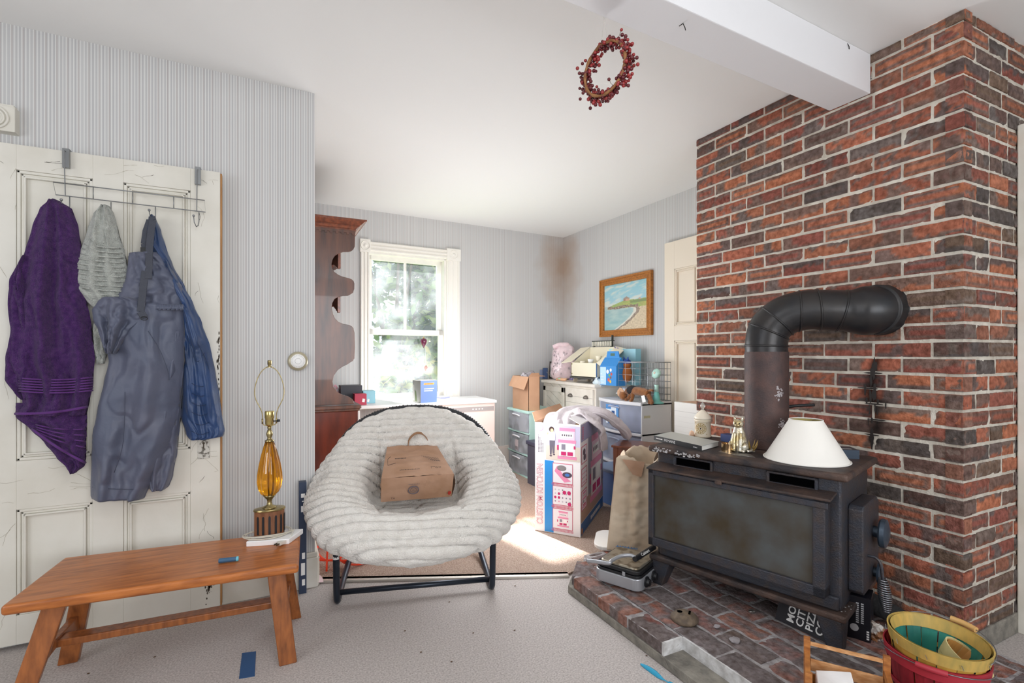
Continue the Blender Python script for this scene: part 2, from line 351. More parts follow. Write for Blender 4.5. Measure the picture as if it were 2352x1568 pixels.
# ------------------------------------------------------------------ chimney of single bricks
PAL_R = ['b8694a', 'ac5f44', 'c07048', '9e5846', '965244', 'b26a48', '9a6048']
PAL_D = ['6e5a54', '605652', '78604f', '6c5048']
def brick(q, cl, F, x0, y0, w_, h_, dep, dirt=0.0, rng=random, dark=0.25, nx=None, ny=5, soot=None, white=0.0):
    """one brick on plane frame F, front face rough, rounded arrises"""
    nx = nx or max(4, int(w_ / .014)); sd = rng.random() * 100
    base = lin(rng.choice(PAL_D if rng.random() < dark else PAL_R)); fl = lin(rng.choice(['6e6663', '786a62', '605856', '7a6258'])); mode = rng.random(); g = rng.uniform(.8, 1.12)
    cut = [rng.random() for _ in range(3)]; jx, jy, jz = rng.uniform(-.0015, .0015), rng.uniform(-.002, .002), rng.uniform(-.002, .0025)
    rows = []
    for j in range(ny + 3):
        row = []
        for i in range(nx + 3):
            side = i in (0, nx + 2) or j in (0, ny + 2)
            u = min(max((i - 1) / nx, 0), 1); v = min(max((j - 1) / ny, 0), 1)
            e = min(u * w_, (1 - u) * w_, v * h_, (1 - v) * h_)
            nz = fbm((u * w_ * 26 + sd, v * h_ * 26, sd), 3)
            d = 0.0035 * nz - 0.0042 * math.exp(-e / .0028) + jz
            wob = .0009 * fbm((u * w_ * 40 + sd, v * h_ * 40 + 9, 3.1), 2)
            z = -dep if side else d
            row.append(q.v(F @ Vector((x0 + u * w_ + jx + wob, y0 + v * h_ + jy + wob, z))))
            k = 0
            n2 = fbm((u * w_ * 20 + sd, v * h_ * 30 + 4, sd * .7), 3)
            if mode < .35: k = 1.0 if abs(e - .010 - .004 * n2) < .0055 else (0.25 if e < .006 else 0)
            elif mode < .6: k = 1.0 if abs(u - cut[0] - .1 * n2) < .16 or v < .2 + .15 * n2 else 0
            elif mode < .8: k = 1.0 if (v + .3 * n2) > cut[1] else 0
            else: k = .9 if n2 > .12 else .0
            k *= .9
            col = [(a * (1 - k) + b * k) * g * (1 + .22 * n2) for a, b in zip(base, fl)]
            if soot:
                so = soot(F @ Vector((x0 + u * w_, y0 + v * h_, 0)), n2); col = [c * so for c in col]
            if dirt: 
                dk = dirt * (.5 + .8 * (n2 + .3)); dk = min(max(dk, 0), 1); dc = lin('7e7476'); col = [a * (1 - dk) + b * dk for a, b in zip(col, dc)]
            lum = sum(col) / 3; col = [(c * .84 + lum * .16) * 1.18 for c in col]
            row[-1][q.lay] = (*[min(max(c, 0), 1) for c in col], 1)
        rows.append(row)
    for j in range(ny + 2):
        for i in range(nx + 2): q.f([rows[j][i], rows[j][i + 1], rows[j + 1][i + 1], rows[j + 1][i]])
def bricks_obj(q, cl, name, m, parent=None):
    o = q.obj(name, m, parent, auto=50, recalc=False)
    return o
BX, BY0, BY1, SX1 = 2.40, 0.955, 2.285, 2.98
P = 0.0682; NC = 37
rng = random.Random(3)
def soot(p, n2):   # long creosote run below the flue thimble
    dy = abs(p.y - 1.272 - .012 * math.sin(p.z * 20)) - .012 * n2
    z = p.z
    if .78 < z < 1.16: return 1 - .88 * math.exp(-(max(dy, 0) / (.022 + .03 * math.exp(-((z - .96) / .1) ** 2))) ** 2)
    return 1
q = MB(col=True); cl = []; FF = frame((BX, BY1, 0), (0, -1, 0), (0, 0, 1)); L_ = BY1 - BY0
for k in range(NC):
    z = k * P + .006; h_ = P - .0125
    if z + h_ > CE: h_ = CE - z - .002
    if h_ < .02: continue
    x = 0; first = True
    x_edges = []
    # corner end: alternate header / stretcher, laid back from the near corner
    xx = L_; wlast = .100 if k % 2 else .205
    while xx > 0.03:
        w_ = wlast if xx == L_ else rng.choice([.205, .205, .205, .1525 if k % 5 == 0 else .205, .100 if rng.random() < .12 else .205])
        w_ = min(w_, xx); 
        if xx - w_ < .05: w_ = xx
        brick(q, cl, FF, xx - w_, z, w_, h_, .06, rng=rng, soot=soot, dark=.13)
        xx -= w_ + .0115
FS = frame((BX, BY0, 0), (1, 0, 0), (0, 0, 1))
for k in range(NC):
    z = k * P + .006; h_ = P - .0125
    if z + h_ > CE: h_ = CE - z - .002
    if h_ < .02: continue
    xx = 0; w_ = .205 if k % 2 else .098
    while xx < SX1 - BX - .02:
        w2 = min(w_, SX1 - BX - xx)
        brick(q, cl, FS, xx, z, w2, h_, .06, rng=rng, dark=.3); xx += w2 + .012; w_ = rng.choice([.205, .205, .15, .098])
FE = frame((3.06, BY1, 0), (-1, 0, 0), (0, 0, 1))
for k in range(NC):
    z = k * P + .006; h_ = min(P - .0125, CE - z - .002)
    if h_ < .02: continue
    xx = 0
    while xx < .64:
        w2 = min(.205, .66 - xx); brick(q, cl, FE, xx, z, w2, h_, .06, rng=rng, nx=4, ny=2); xx += w2 + .012
# bricks stay on a core of mortar
ch = struct_empty('wall_chimney', (BX, 1.6, 0))
bricks_obj(q, cl, 'brickwork', M_brick, ch)
q = MB()
def core(u, v): return (BX + .0062 + .0018 * fbm((u * 60, v * 110, 0), 2), BY0 + .006 + (BY1 - BY0 - .012) * u, CE * v)
q.grid(core, 90, 180)
q.grid(lambda u, v: (BX + .006 + .57 * u, BY0 + .0062 + .0018 * fbm((u * 30, v * 110, 5), 2), CE * v), 40, 180)
q.grid(lambda u, v: (BX + .006 + .65 * u, BY1 - .006, CE * v), 2, 2)
q.obj('mortar', M_mortar, ch, smooth=True, recalc=True)
q = MB(); q.mt(mat('creosote_soot', '1d1512', .55)); rgs = random.Random(5)   # black creosote run in the joints below the flue
for k in range(64):
    t = rgs.random(); z = 1.165 - .40 * t; y = 1.272 + .010 * math.sin(z * 25) + rgs.gauss(0, .004 + .020 * math.exp(-((z - .965) / .06) ** 2)); h_ = rgs.uniform(.010, .032); w_ = rgs.uniform(.003, .009)
    if k % 4 == 0: z = round(z / P) * P; h_, w_ = .004, rgs.uniform(.015, .045)
    q.poly([(BX - .0012 + .0002 * rgs.random(), y + w_ * math.cos(a) * rgs.uniform(.5, 1), z + h_ * math.sin(a) * rgs.uniform(.6, 1)) for a in [j * .6283 for j in range(10)]])
q.obj('creosote_stain', None, ch, recalc=False)
q = MB(); q.box((BX + .0, BY0 - .004, 0), (2.85, BY0 + .02, .085)); q.obj('concrete_plinth', M_conc, ch, bevel=.004)
# hearth: concrete slab, brick paving
hz0, hz = .038, .088
he = struct_empty('floor_raised_hearth', (1.9, 1.4, 0))
q = MB()
q.prism([(1.333, 2.085, 0), (1.35, .45, 0), (2.42, .45, 0), (2.42, .96, 0), (2.40, 2.27, 0), (1.50, 2.27, 0)], (0, 0, .001), (0, 0, hz0)); q.obj('concrete_slab', M_conc, he, bevel=.003)
q = MB(col=True); cl = []; rg = random.Random(11)
def hbrick(x0, y0, w_, h_, zt=hz, **k):   # brick top at z=zt, x0..x0+w_ in X, y0..y0+h_ in Y
    F = frame((0, 0, zt), (0, 1, 0), (-1, 0, 0)); brick(q, cl, F, y0, -(x0 + w_), h_, w_, .048, rng=rg, **k)
# border row (headers on edge) with the end bricks gone
yb = 2.06
for ln in (.20, .205, .205):
    hbrick(1.342, yb - ln, .098, ln - .012, dirt=.6, ny=6, dark=.1); yb -= ln
xr = 1.342 + .11; r_ = 0
while xr < 2.38:
    wd = min(.098, 2.385 - xr); y = .47 + (.0 if r_ % 2 else .105) ; y0 = .47
    top = min(2.26, 2.07 + (xr - 1.342) * 1.2)
    while y0 < top - .03:
        ln = (.205 if not (y0 == .47 and r_ % 2) else .10); ln = min(ln, top - y0)
        hbrick(xr, y0, wd, ln - .010, dirt=.95, ny=6, dark=.35); y0 += ln + .002
    xr += wd + .012; r_ += 1
Fq = frame((1.352, 2.085, hz), (.66, .75, 0), (-.75, .66, 0)); brick(q, cl, Fq, .0, -.10, .175, .095, .048, rng=rg, ny=6, dirt=.95, dark=.9)
bricks_obj(q, cl, 'brick_paving', M_brick, he)
q = MB(); q.mt(M_hmort)
def hm(u, v): return (1.452 + .95 * u, .455 + 1.81 * v, hz - .004 + .002 * fbm((u * 30, v * 60, 2), 2))
q.prism([(1.447, 2.13, 0), (1.447, .455, 0), (2.40, .455, 0), (2.40, 2.262, 0), (1.55, 2.262, 0)], (0, 0, hz0), (0, 0, hz - .0045))
q.prism([(1.346, 2.055, 0), (1.346, 1.455, 0), (1.45, 1.455, 0), (1.45, 2.12, 0)], (0, 0, hz0), (0, 0, hz - .0045))
q.mt(mat('whitewashed_end', 'dcdcdc', .9, col2='b8b6b4', ns=30, bump=.5))
q.box((1.343, 1.438, hz0), (1.440, 1.4475, hz - .001)); q.box((1.441, .5, hz0), (1.4475, 1.44, hz - .002))
q.obj('mortar_bed', None, he)
# ------------------------------------------------------------------ window in the back wall
FBi = FB.inverted(); n_b = FB.to_3x3() @ Vector((0, 1, 0))
def fb(x, y, off=0.0):
    p = FBi @ at(x, y, P=FB @ Vector((0, off, 0)), n=n_b); return p.x, p.z
wn = struct_empty('window_1', FB @ Vector(((WIN[0] + WIN[1]) / 2, 0, WIN[2])))
M_ww = mat('window_white_paint', 'efece4', 0.45, bump=.08, bs=25)
xl0, zt0 = fb(828, 549, -.02); xl1, _ = fb(849, 600, -.02); xr0, _ = fb(1027, 600, -.02); xr1, _ = fb(1056, 575, -.02)
zh0 = fb(857, 589, -.02)[1]; zbt = WIN[2] - .02
q = MB(FB)
for a, b in ((xl0, xl1), (xr0, xr1)):
    q.box((a, -.02, zbt), (b, 0.004, zt0 - .11)); 
    for k in (.12, .5, .88): q.box((a + (b - a) * k - .008, -.028, zbt), (a + (b - a) * k + .008, -.018, zt0 - .11))
q.box((xl1, -.02, zt0 - .10), (xr0, 0.004, zt0 - .01))
for k in (.15, .5, .85): q.box((xl1, -.029, zt0 - .10 + .09 * k - .008), (xr0, -.018, zt0 - .10 + .09 * k + .008))
q.box((xl0 - .01, -.03, zbt - .04), (xr1 + .01, .03, zbt))
q.obj('casing', M_ww, wn, bevel=.003)
for a, b in ((xl0, xl1), (xr0, xr1)):
    q = MB(FB); q.box((a - .006, -.034, zt0 - .115), (b + .006, 0.004, zt0 + .004))
    c = ((a + b) / 2, -.036, zt0 - .055)
    q.tube([(c[0] + .04 * math.cos(t * math.pi / 12), c[1], c[2] + .04 * math.sin(t * math.pi / 12)) for t in range(24)], .005, 6, closed=True); q.ball(c, .016, 2, (1, .5, 1))
    q.obj('rosette_block', M_ww, wn, bevel=.003)
q = MB(FB)   # jamb liner
j0, j1, jz0, jz1 = WIN
for a, b in (((j0 - .005, .0, jz0), (j0 + .028, .14, jz1)), ((j1 - .028, .0, jz0), (j1 + .005, .14, jz1)), ((j0, .0, jz1 - .028), (j1, .14, jz1 + .005)), ((j0, .0, jz0 - .005), (j1, .14, jz0 + .03))): q.box(a, b)
q.obj('jamb', M_ww, wn, bevel=.002)
def sash(name, y, za, zb, mull):
    q = MB(FB); a, b = j0 + .028, j1 - .028; st = .045
    q.box((a, y - .018, za), (a + st, y + .018, zb)); q.box((b - st, y - .018, za), (b, y + .018, zb))
    q.box((a, y - .018, za), (b, y + .018, za + .05)); q.box((a, y - .018, zb - .05), (b, y + .018, zb))
    if mull: q.box(((a + b) / 2 - .011, y - .012, za), ((a + b) / 2 + .011, y + .012, zb))
    s_ = q.obj(name, M_ww, wn, bevel=.003)
    q = MB(FB); q.poly([(a + .03, y, za + .03), (b - .03, y, za + .03), (b - .03, y, zb - .03), (a + .03, y, zb - .03)]); q.obj('glass_pane', M_haze, s_)
def haze(name, f, col, nz=4.0):
    m = bpy.data.materials.new(name); m.use_nodes = True; nt = m.node_tree; N = nt.nodes; L = nt.links; N.remove(N['Principled BSDF'])
    t = N.new('ShaderNodeBsdfTransparent'); d = N.new('ShaderNodeBsdfDiffuse'); d.inputs[0].default_value = (*lin(col), 1)
    tr = N.new('ShaderNodeBsdfTranslucent'); tr.inputs[0].default_value = (*lin(col), 1); g = N.new('ShaderNodeBsdfGlossy'); g.inputs[1].default_value = .1
    a = N.new('ShaderNodeMixShader'); b = N.new('ShaderNodeMixShader'); c = N.new('ShaderNodeMixShader')
    a.inputs[0].default_value = .6; L.new(d.outputs[0], a.inputs[1]); L.new(tr.outputs[0], a.inputs[2])
    tc = N.new('ShaderNodeTexCoord'); n = N.new('ShaderNodeTexNoise'); n.inputs['Scale'].default_value = nz; L.new(tc.outputs['Object'], n.inputs[0])
    r = N.new('ShaderNodeMapRange'); r.inputs[1].default_value = .4; r.inputs[2].default_value = .7; r.inputs[3].default_value = f * .5; r.inputs[4].default_value = f * 1.6; L.new(n.outputs[0], r.inputs[0])
    L.new(r.outputs[0], b.inputs[0]); L.new(t.outputs[0], b.inputs[1]); L.new(a.outputs[0], b.inputs[2])
    c.inputs[0].default_value = .04; L.new(b.outputs[0], c.inputs[1]); L.new(g.outputs[0], c.inputs[2]); L.new(c.outputs[0], N['Material Output'].inputs[0]); return m
M_haze = haze('hazy_glass', .14, 'dfe8f0'); M_film = haze('clear_film', .09, 'eef4fa', 9)
zm = fb(940, 764, .05)[1]
sash('upper_sash', .095, zm - .025, jz1 - .02, True); sash('lower_sash', .05, jz0 + .02, zm + .028, False)
q = MB(FB)   # shrunk plastic film taped over the frame
q.grid(lambda u, v: (xl1 - .01 + (xr0 - xl1 + .02) * u, -.004 + .004 * fbm((u * 3, v * 5, 1), 2) * (1 if 0 < u < 1 else 0), zbt + .05 + (zt0 - .10 - zbt - .04) * v), 20, 30)
q.obj('plastic_film', M_film, wn, smooth=True)
# glass heart hanging in the window
def ornament(px, py, sc_, m, lab, name='hanging_ornament', top=765):
    c = at(px, py, P=FB @ Vector((0, -.05, 0)), n=n_b)
    o = thing(name, lab, 'ornament', c)
    q = MB(o)
    pr = [(0.001, -.055), (.006, -.045), (.022, -.02), (.03, 0), (.033, .015), (.027, .03), (.014, .036), (.006, .04)]
    q.lathe([(r * sc_, z * sc_) for r, z in pr], 24); q.obj('glass_body', m, o, smooth=True)
    q = MB(o); q.lathe([(.009 * sc_, .038 * sc_), (.009 * sc_, .05 * sc_), (.004 * sc_, .055 * sc_)], 12); q.obj('metal_cap', M_brass, o, smooth=True)
    zt = at(px, top, P=FB @ Vector((0, -.05, 0)), n=n_b).z - c.z
    q = MB(o); q.tube([(0, 0, .05 * sc_), (0, 0.01, zt)], .0007, 5); q.obj('string', M_white2, o)
ornament(973, 786, 1.0, mat('purple_glass', '7a3050', .1, trans=.5), 'purple glass heart ornament hanging in the lower window pane')
ornament(978, 845, .55, mat('pale_pink_glass', 'd8a8a0', .1, trans=.4), 'small pale pink drop ornament hung lower in the window, below the purple heart', top=800)
# garden behind the window
rg = random.Random(5)
def bush(name, lab, c, rx, ry, h_, n, cols, leaf, cat='tree'):
    o = thing(name, lab, cat, (c[0], c[1], 0))
    q = MB()
    for k in range(7):
        a = rg.uniform(0, 6.28); q.tube([(c[0], c[1], 0), (c[0] + .3 * rx * math.cos(a), c[1] + .3 * ry * math.sin(a), h_ * .5), (c[0] + .7 * rx * math.cos(a), c[1] + .7 * ry * math.sin(a), h_ * .85)], [.05, .03, .01], 7)
    q.obj('trunk', mat('garden_bark', '5a4a3c', .9), o, smooth=True)
    q = MB(); ms = [mat('leaf_%s' % x, x, .6, spec=.3) for x in cols]
    cl_ = [(rg.uniform(-1, 1), rg.uniform(-1, 1), rg.random()) for _ in range(60)]
    for k in range(n):
        g = rg.choice(cl_); s_ = math.sqrt(max(0, 1 - (g[2] * 1.6 - .8) ** 2))
        p = Vector((c[0] + g[0] * rx * s_ + rg.gauss(0, .13), c[1] + g[1] * ry * s_ + rg.gauss(0, .13), .2 + g[2] * h_ + rg.gauss(0, .13)))
        q.mt(rg.choice(ms)); d = Vector((rg.gauss(0, 1), rg.gauss(0, 1), rg.gauss(0, .7))).normalized(); e = d.orthogonal().normalized(); e = (Matrix.Rotation(rg.uniform(0, 6), 3, d) @ e); f = d.cross(e); L_ = leaf * rg.uniform(.6, 1.3)
        a_, b_, c_, d_ = p - d * L_, p + e * L_ * .45 + f * L_ * .1, p + d * L_, p - e * L_ * .45 + f * L_ * .1
        q.poly([a_, b_, c_]); q.poly([a_, c_, d_])
    l = q.obj('foliage', None, o, recalc=False); l['kind'] = 'stuff'
GC = ['4a6a30', '66803a', '34552a', '7d8c48', '2a4824']
bush('garden_tree', 'leafy green tree seen through the left half of the window', (1.75, 7.6), 1.0, .7, 3.3, 7000, GC, .10)
bush('garden_tree', 'leafy green tree seen through the right half of the window', (3.3, 8.9), 1.2, .6, 3.4, 9000, ['34563c', '4c6a48', '5f7848', '888a50', '2c4a34'], .10)
bush('garden_bush', 'yellow green bush low outside the window, below the trees', (1.75, 6.4), .6, .4, .8, 1500, ['8c9440', '66803a', '4c6228', '9c9048'], .08, 'bush')
q = MB(); q.box((-6, 4.95, -.35), (10, 16, -.25)); g = q.obj('ground_garden', mat('lawn', '6f8f4a', .95, col2='8d9a58', ns=3)); structure(g)

# ------------------------------------------------------------------ old panelled doors
def cracks(q, rgx, x0, x1, z0, z1, n, ln, horiz=False):
    for _ in range(n):
        x, z = rgx.uniform(x0, x1), rgx.uniform(z0, z1); a = (0 if horiz else math.pi / 2) + rgx.gauss(0, .2); pts = []; L_ = rgx.uniform(.4, 1) * ln
        for k in range(6):
            pts.append((x, z)); a += rgx.gauss(0, .25); x += L_ / 5 * math.cos(a); z += L_ / 5 * math.sin(a)
        pts = [p for p in pts if x0 < p[0] < x1 and z0 < p[1] < z1]
        for p, r_ in zip(pts, pts[1:]):
            d = Vector((r_[0] - p[0], 0, r_[1] - p[1])); nrm = Vector((-d.z, 0, d.x)).normalized() * rgx.uniform(.0003, .0008)
            q.poly([(p[0] - nrm.x, -.0004, p[1] - nrm.z), (r_[0] - nrm.x, -.0004, r_[1] - nrm.z), (r_[0] + nrm.x, -.0004, r_[1] + nrm.z), (p[0] + nrm.x, -.0004, p[1] + nrm.z)])
def door_body(F, W_, H_, cols, rows, root, m, crk=True, th=.034):
    """local x along the door, front face at y=0, z up; cols/rows = panel openings"""
    q = MB(F); xs = [0] + [c for p in cols for c in p] + [W_]; zs = [0] + [c for p in rows for c in p] + [H_]
    for i in range(0, len(xs), 2): q.box((xs[i], 0, 0), (xs[i + 1], th, H_))
    for (a, b) in cols:
        for j in range(0, len(zs), 2): q.box((a, 0.0002, zs[j]), (b, th, zs[j + 1]))
    q.obj('stiles_and_rails', m, root, bevel=.0012)
    for (a, b) in cols:
        for (c, d) in rows:
            q = MB(F); q.box((a, .014, c), (b, .022, d))
            for (o1, y0, wd) in ((0, .003, .012), (.012, .008, .010), (.022, -.002, .008)):
                q.box((a + o1, y0, c + o1), (a + o1 + wd, .015, d - o1)); q.box((b - o1 - wd, y0, c + o1), (b - o1, .015, d - o1))
                q.box((a + o1, y0, c + o1), (b - o1, .015, c + o1 + wd)); q.box((a + o1, y0, d - o1 - wd), (b - o1, .015, d - o1))
            q.obj('panel', m, root, bevel=.003)
dF = Matrix.Translation(Vector((-1.02, 2.650, .022)))
d1 = struct_empty('door_1', (-1.02, 2.65, .022))
DX = lambda x: x + 1.02
door_body(dF, DX(-.187), 1.985, [(DX(-.888), DX(-.648)), (DX(-.545), DX(-.302))], [(.115, .535), (.728, 1.885)], d1, M_cream)
q = MB(dF); q.box((DX(-.187), -.0005, .0), (DX(-.180), .034, 1.98)); q.obj('bare_edge', M_rawwood, d1, bevel=.002)
q = MB(dF); rgx = random.Random(8); q.mt(M_crackl)
cracks(q, rgx, 0, DX(-.19), 1.89, 1.98, 9, .12, True); cracks(q, rgx, 0, DX(-.19), .56, .71, 12, .12, True); cracks(q, rgx, 0, DX(-.888), .05, 1.9, 16, .1); cracks(q, rgx, DX(-.302), DX(-.19), .05, 1.95, 14, .12)
q.mt(M_crack); cracks(q, rgx, DX(-.302), DX(-.20), .1, 1.9, 7, .06); cracks(q, rgx, 0, DX(-.19), 1.90, 1.97, 5, .10, True)
for k in range(46):     # chipped spots low on the lock stile
    x, z = DX(-.235) + rgx.gauss(0, .013), .10 + rgx.gauss(0, .028); r_ = rgx.uniform(.001, .005)
    if k < 6: x, z, r_ = DX(-.235) + rgx.gauss(0, .003), .11 + .01 * k - .03, .008
    q.poly([(x + r_ * math.cos(t) * rgx.uniform(.5, 1), -.0006, z + 1.5 * r_ * math.sin(t) * rgx.uniform(.5, 1)) for t in (0, 1, 2, 3, 4, 5)])
for z0_, z1_, n in ((.95, 1.25, 30), (.86, .93, 14)):
    for k in range(n):
        x, z = DX(-.191) - abs(rgx.gauss(0, .004)), rgx.uniform(z0_, z1_); r_ = rgx.uniform(.002, .006); q.poly([(x + r_ * .6 * math.cos(t), -.0005, z + 2 * r_ * math.sin(t)) for t in (0, 1, 2, 3, 4, 5)])
q.obj('cracks_and_chips', None, d1, recalc=False)
q = MB(dF); q.mt(mat('worn_escutcheon', 'c9c6bd', .6, .2, col2='6a655c', ns=70, lo=.5, hi=.62)); q.box((DX(-.275), -.003, .68), (DX(-.228), 0, .80)); q.mt(M_crack); q.box((DX(-.254), -.0036, .725), (DX(-.249), -.003, .748)); q.mt(M_crack).disc(frame((DX(-.2515), -.0036, .75), (1, 0, 0), (0, 0, 1)), 0, 0, .005)
q.obj('keyhole_plate', None, d1, bevel=.001)
q = MB(dF); q.lathe([(.001, .055), (.02, .052), (.027, .04), (.024, .028), (.010, .018), (.010, 0)], 24)
for v in q.bm.verts: c = dF.inverted() @ v.co; v.co = dF @ Vector((DX(-.262) + c.x, -c.z, .80 + c.y))
q.obj('door_knob', mat('dark_door_knob', '241f22', .25, .3), d1, smooth=True)
q = MB(); q.box((-1.35, 2.655, 2.055), (-.893, 2.70, 2.155)); q.box((-1.35, 2.665, 2.155), (-.9, 2.70, 2.165))
c = Vector((-.955, 2.652, 2.105))
for r_ in (.042, .03): q.tube([(c.x + r_ * math.cos(t * .2618), c.y, c.z + r_ * math.sin(t * .2618)) for t in range(24)], .005, 6, closed=True)
q.ball(c, .017, 2, (1, .4, 1)); structure(q.obj('trim_rosette_block', M_cream, bevel=.003))
# second old door, standing against the right-hand wall
W2 = at(1526, 556, X=3.02).y; d2 = struct_empty('door_2', (3.02, W2, .0)); F2 = frame((3.02, W2, 0.01), (0, -1, 0), (-1, 0, 0)) 
F2 = Matrix(((0, 1, 0, 3.02), (-1, 0, 0, W2), (0, 0, 1, .01), (0, 0, 0, 1)))
door_body(F2, .80, 2.09, [(.115, .355), (.46, .69)], [(.12, .56), (.68, 1.27), (1.39, 1.86)], d2, mat('cream_door_paint', 'eadfcd', .55, bump=.1, bs=20), th=.03)

# ------------------------------------------------------------------ over-door rack
M_rack = mat('dull_rack_wire', '8d8f90', .4, .7)
YR = 2.615
rk = thing('over_door_rack', 'grey wire hook rack hung over the top of the old cream door', 'hook rack', at(290, 440, Y=YR))
q = MB()
def pY(x, y, Y=YR): return at(x, y, Y=Y)
a, b, c, d = pY(122, 418), pY(470, 460), pY(472, 487), pY(128, 447)
q.tube([a, b, c, d], .0022, 6, closed=True)
for x, y0, y1 in ((214, 428, 456), (305, 440, 466), (399, 451, 477)): q.tube([pY(x, y0), pY(x, y1)], .002, 6)
q.obj('frame', M_rack, rk, smooth=True)
for x, y0, y1, xt in ((150, 345, 450, 147), (452, 390, 484, 453)):
    q = MB(); t = pY(xt, y0); q.tube([(t.x, YR + .02, 2.0), t, pY(x, y1)], .0022, 6); k = t.x
    q.box((k - .011, YR + .018, 1.935), (k + .011, YR + .033, 2.013)); q.box((k - .011, YR + .03, 2.008), (k + .011, YR + .075, 2.013)); q.box((k - .011, YR + .0715, 1.96), (k + .011, YR + .074, 2.013))
    q.obj('hanger', M_rack, rk, auto=40)
for x, y in ((160, 450), (255, 464), (357, 474), (457, 487)):
    q = MB(); t = pY(x, y); q.tube([t, t + Vector((0, 0, -.04)), t + Vector((-.003, -.004, -.062)), t + Vector((-.008, -.02, -.07)), t + Vector((-.014, -.032, -.055)), t + Vector((-.016, -.036, -.03))], .002, 7)
    q.ball(t + Vector((-.016, -.036, -.027)), .0055, 2); q.obj('hook', M_rack, rk, smooth=True)

# ------------------------------------------------------------------ hanging cloth
def interp(rows, y):
    for a, b in zip(rows, rows[1:]):
        if a[0] <= y <= b[0]:
            t = (y - a[0]) / (b[0] - a[0]); t = t * t * (3 - 2 * t) * .4 + t * .6
            return [a[i] + (b[i] - a[i]) * t for i in range(1, len(a))]
    return list(rows[-1][1:])
def drape(q, rows, Y, thick, folds, nu=46, nv=90, seed=0, amp=1.0, back=2.643):
    """closed cloth body filling the outline rows (y, xl, xr) in the plane Y; folds deepen to the front (-Y)"""
    y0, y1 = rows[0][0], rows[-1][0]
    def fn(side):
        def g(u, v):
            y = y0 + (y1 - y0) * v; xl, xr = interp(rows, y)[:2]; jit = 2.0 * fbm((v * 12, seed, side), 2)
            x = xl + (xr - xl) * u + (jit if u in (0, 1) else 0)
            e = math.sin(math.pi * min(max(u, 0), 1)) ** .55
            fo = sum(a * math.sin(2 * math.pi * (f * u + ph + .25 * math.sin(v * 3 + ph * 9)) ) for f, a, ph in folds) * amp * min(1, .35 + v * 1.3)
            fo = fo * 1.5 + .010 * fbm((u * 3 + v * 2, v * 6, seed), 3) - .012 * max(0, .16 - abs(fbm((u * 2.2 - v * 1.4, v * 3.5, seed + 9), 2))) / .16
            d = thick * e + fo * e
            p = at(x, y, Y=Y); 
            return (p.x, (Y - d) if side == 0 else min(Y + .012 * e, back), p.z)
        return g
    A = []
    for side in (0, 1):
        g = fn(side); A.append([[q.v(g(i / nu, j / nv)) for j in range(nv + 1)] for i in range(nu + 1)])
    for side in (0, 1):
        V = A[side]
        for i in range(nu):
            for j in range(nv): q.f([V[i][j], V[i + 1][j], V[i + 1][j + 1], V[i][j + 1]])
    F_, B_ = A
    for i in range(nu):
        for j in (0, nv): q.f([F_[i][j], F_[i + 1][j], B_[i + 1][j], B_[i][j]])
    for j in range(nv):
        for i in (0, nu): q.f([F_[i][j], F_[i][j + 1], B_[i][j + 1], B_[i][j]])
    return q
M_purple = mat('purple_terry', '55306c', .95, col2='41215a', ns=60, bump=1.0, bs=260, sheen=.12, spec=.1)
M_purpb = mat('purple_terry_band', '5d3674', .8, bump=.2, bs=200, sheen=.1, spec=.1)
pt = thing('towel', 'purple bath towel hanging from the leftmost rack hook on the cream door', 'towel', at(125, 470, Y=2.58))
q = MB(); drape(q, [(463, 112, 140), (480, 92, 165), (520, 75, 180), (600, 52, 192), (690, 24, 200), (760, 26, 212), (830, 22, 218), (880, 45, 214), (930, 52, 204), (952, 34, 199)], 2.60, .05, [(2.5, .013, .1), (4.5, .006, .4)], seed=1)
q.obj('towel_body', M_purple, pt, smooth=True)
q = MB(); drape(q, [(590, 58, 70), (615, 40, 66), (645, 24, 70), (700, 20, 75), (760, 26, 85), (820, 14, 90), (870, 12, 84), (905, 40, 80), (916, 55, 74)], 2.615, .045, [(1.5, .01, .3)], nu=20, nv=50, seed=4); q.obj('rear_fold', M_purple, pt, smooth=True)
q = MB(); drape(q, [(925, 36, 200), (958, 36, 200), (985, 70, 199), (1015, 102, 198), (1050, 130, 198), (1070, 152, 194), (1084, 166, 176)], 2.606, .038, [(1.5, .008, .2)], nu=34, nv=50, seed=3); q.obj('lower_corner', M_purple, pt, smooth=True)
q = MB()
def band(pa, pb, Y, d, r_):
    P_ = [at(pa[0] + (pb[0] - pa[0]) * t / 14, pa[1] + (pb[1] - pa[1]) * t / 14 + 5 * math.sin(t / 14 * 3.1), Y=Y - d * math.sin(math.pi * (t + .8) / 15.6) ** .55 - .004 - .011 * math.sin(2 * math.pi * 2.5 * t / 14)) for t in range(15)]
    q.tube(P_, r_, 6)
for k in range(6): band((44, 868 + 6 * k), (213, 866 + 6 * k), 2.60, .048, .0035)
for k in range(4): band((60 + 22, 975 + 5 * k), (196, 985 + 14 * k), 2.606, .036, .003)
band((36, 950), (200, 934), 2.60, .05, .006); band((74, 985), (196, 1062), 2.60, .044, .005)
q.obj('ribbed_border', M_purpb, pt, smooth=True)
M_gtow = mat('grey_terry', 'c3c6be', .95, col2='aeb1aa', ns=50, bump=1.0, bs=240, sheen=.4, spec=.1)
gt = thing('towel', 'pale grey ribbed towel hanging between the purple towel and the blue bib pants', 'towel', at(242, 480, Y=2.58))
q = MB(); drape(q, [(474, 232, 252), (490, 215, 262), (530, 200, 272), (580, 184, 287), (618, 166, 294), (660, 170, 294), (690, 198, 292), (715, 222, 290), (740, 236, 285)], 2.605, .04, [(3, .006, .2)], seed=6, nv=60)
q.obj('towel_body', M_gtow, gt, smooth=True)
q = MB()
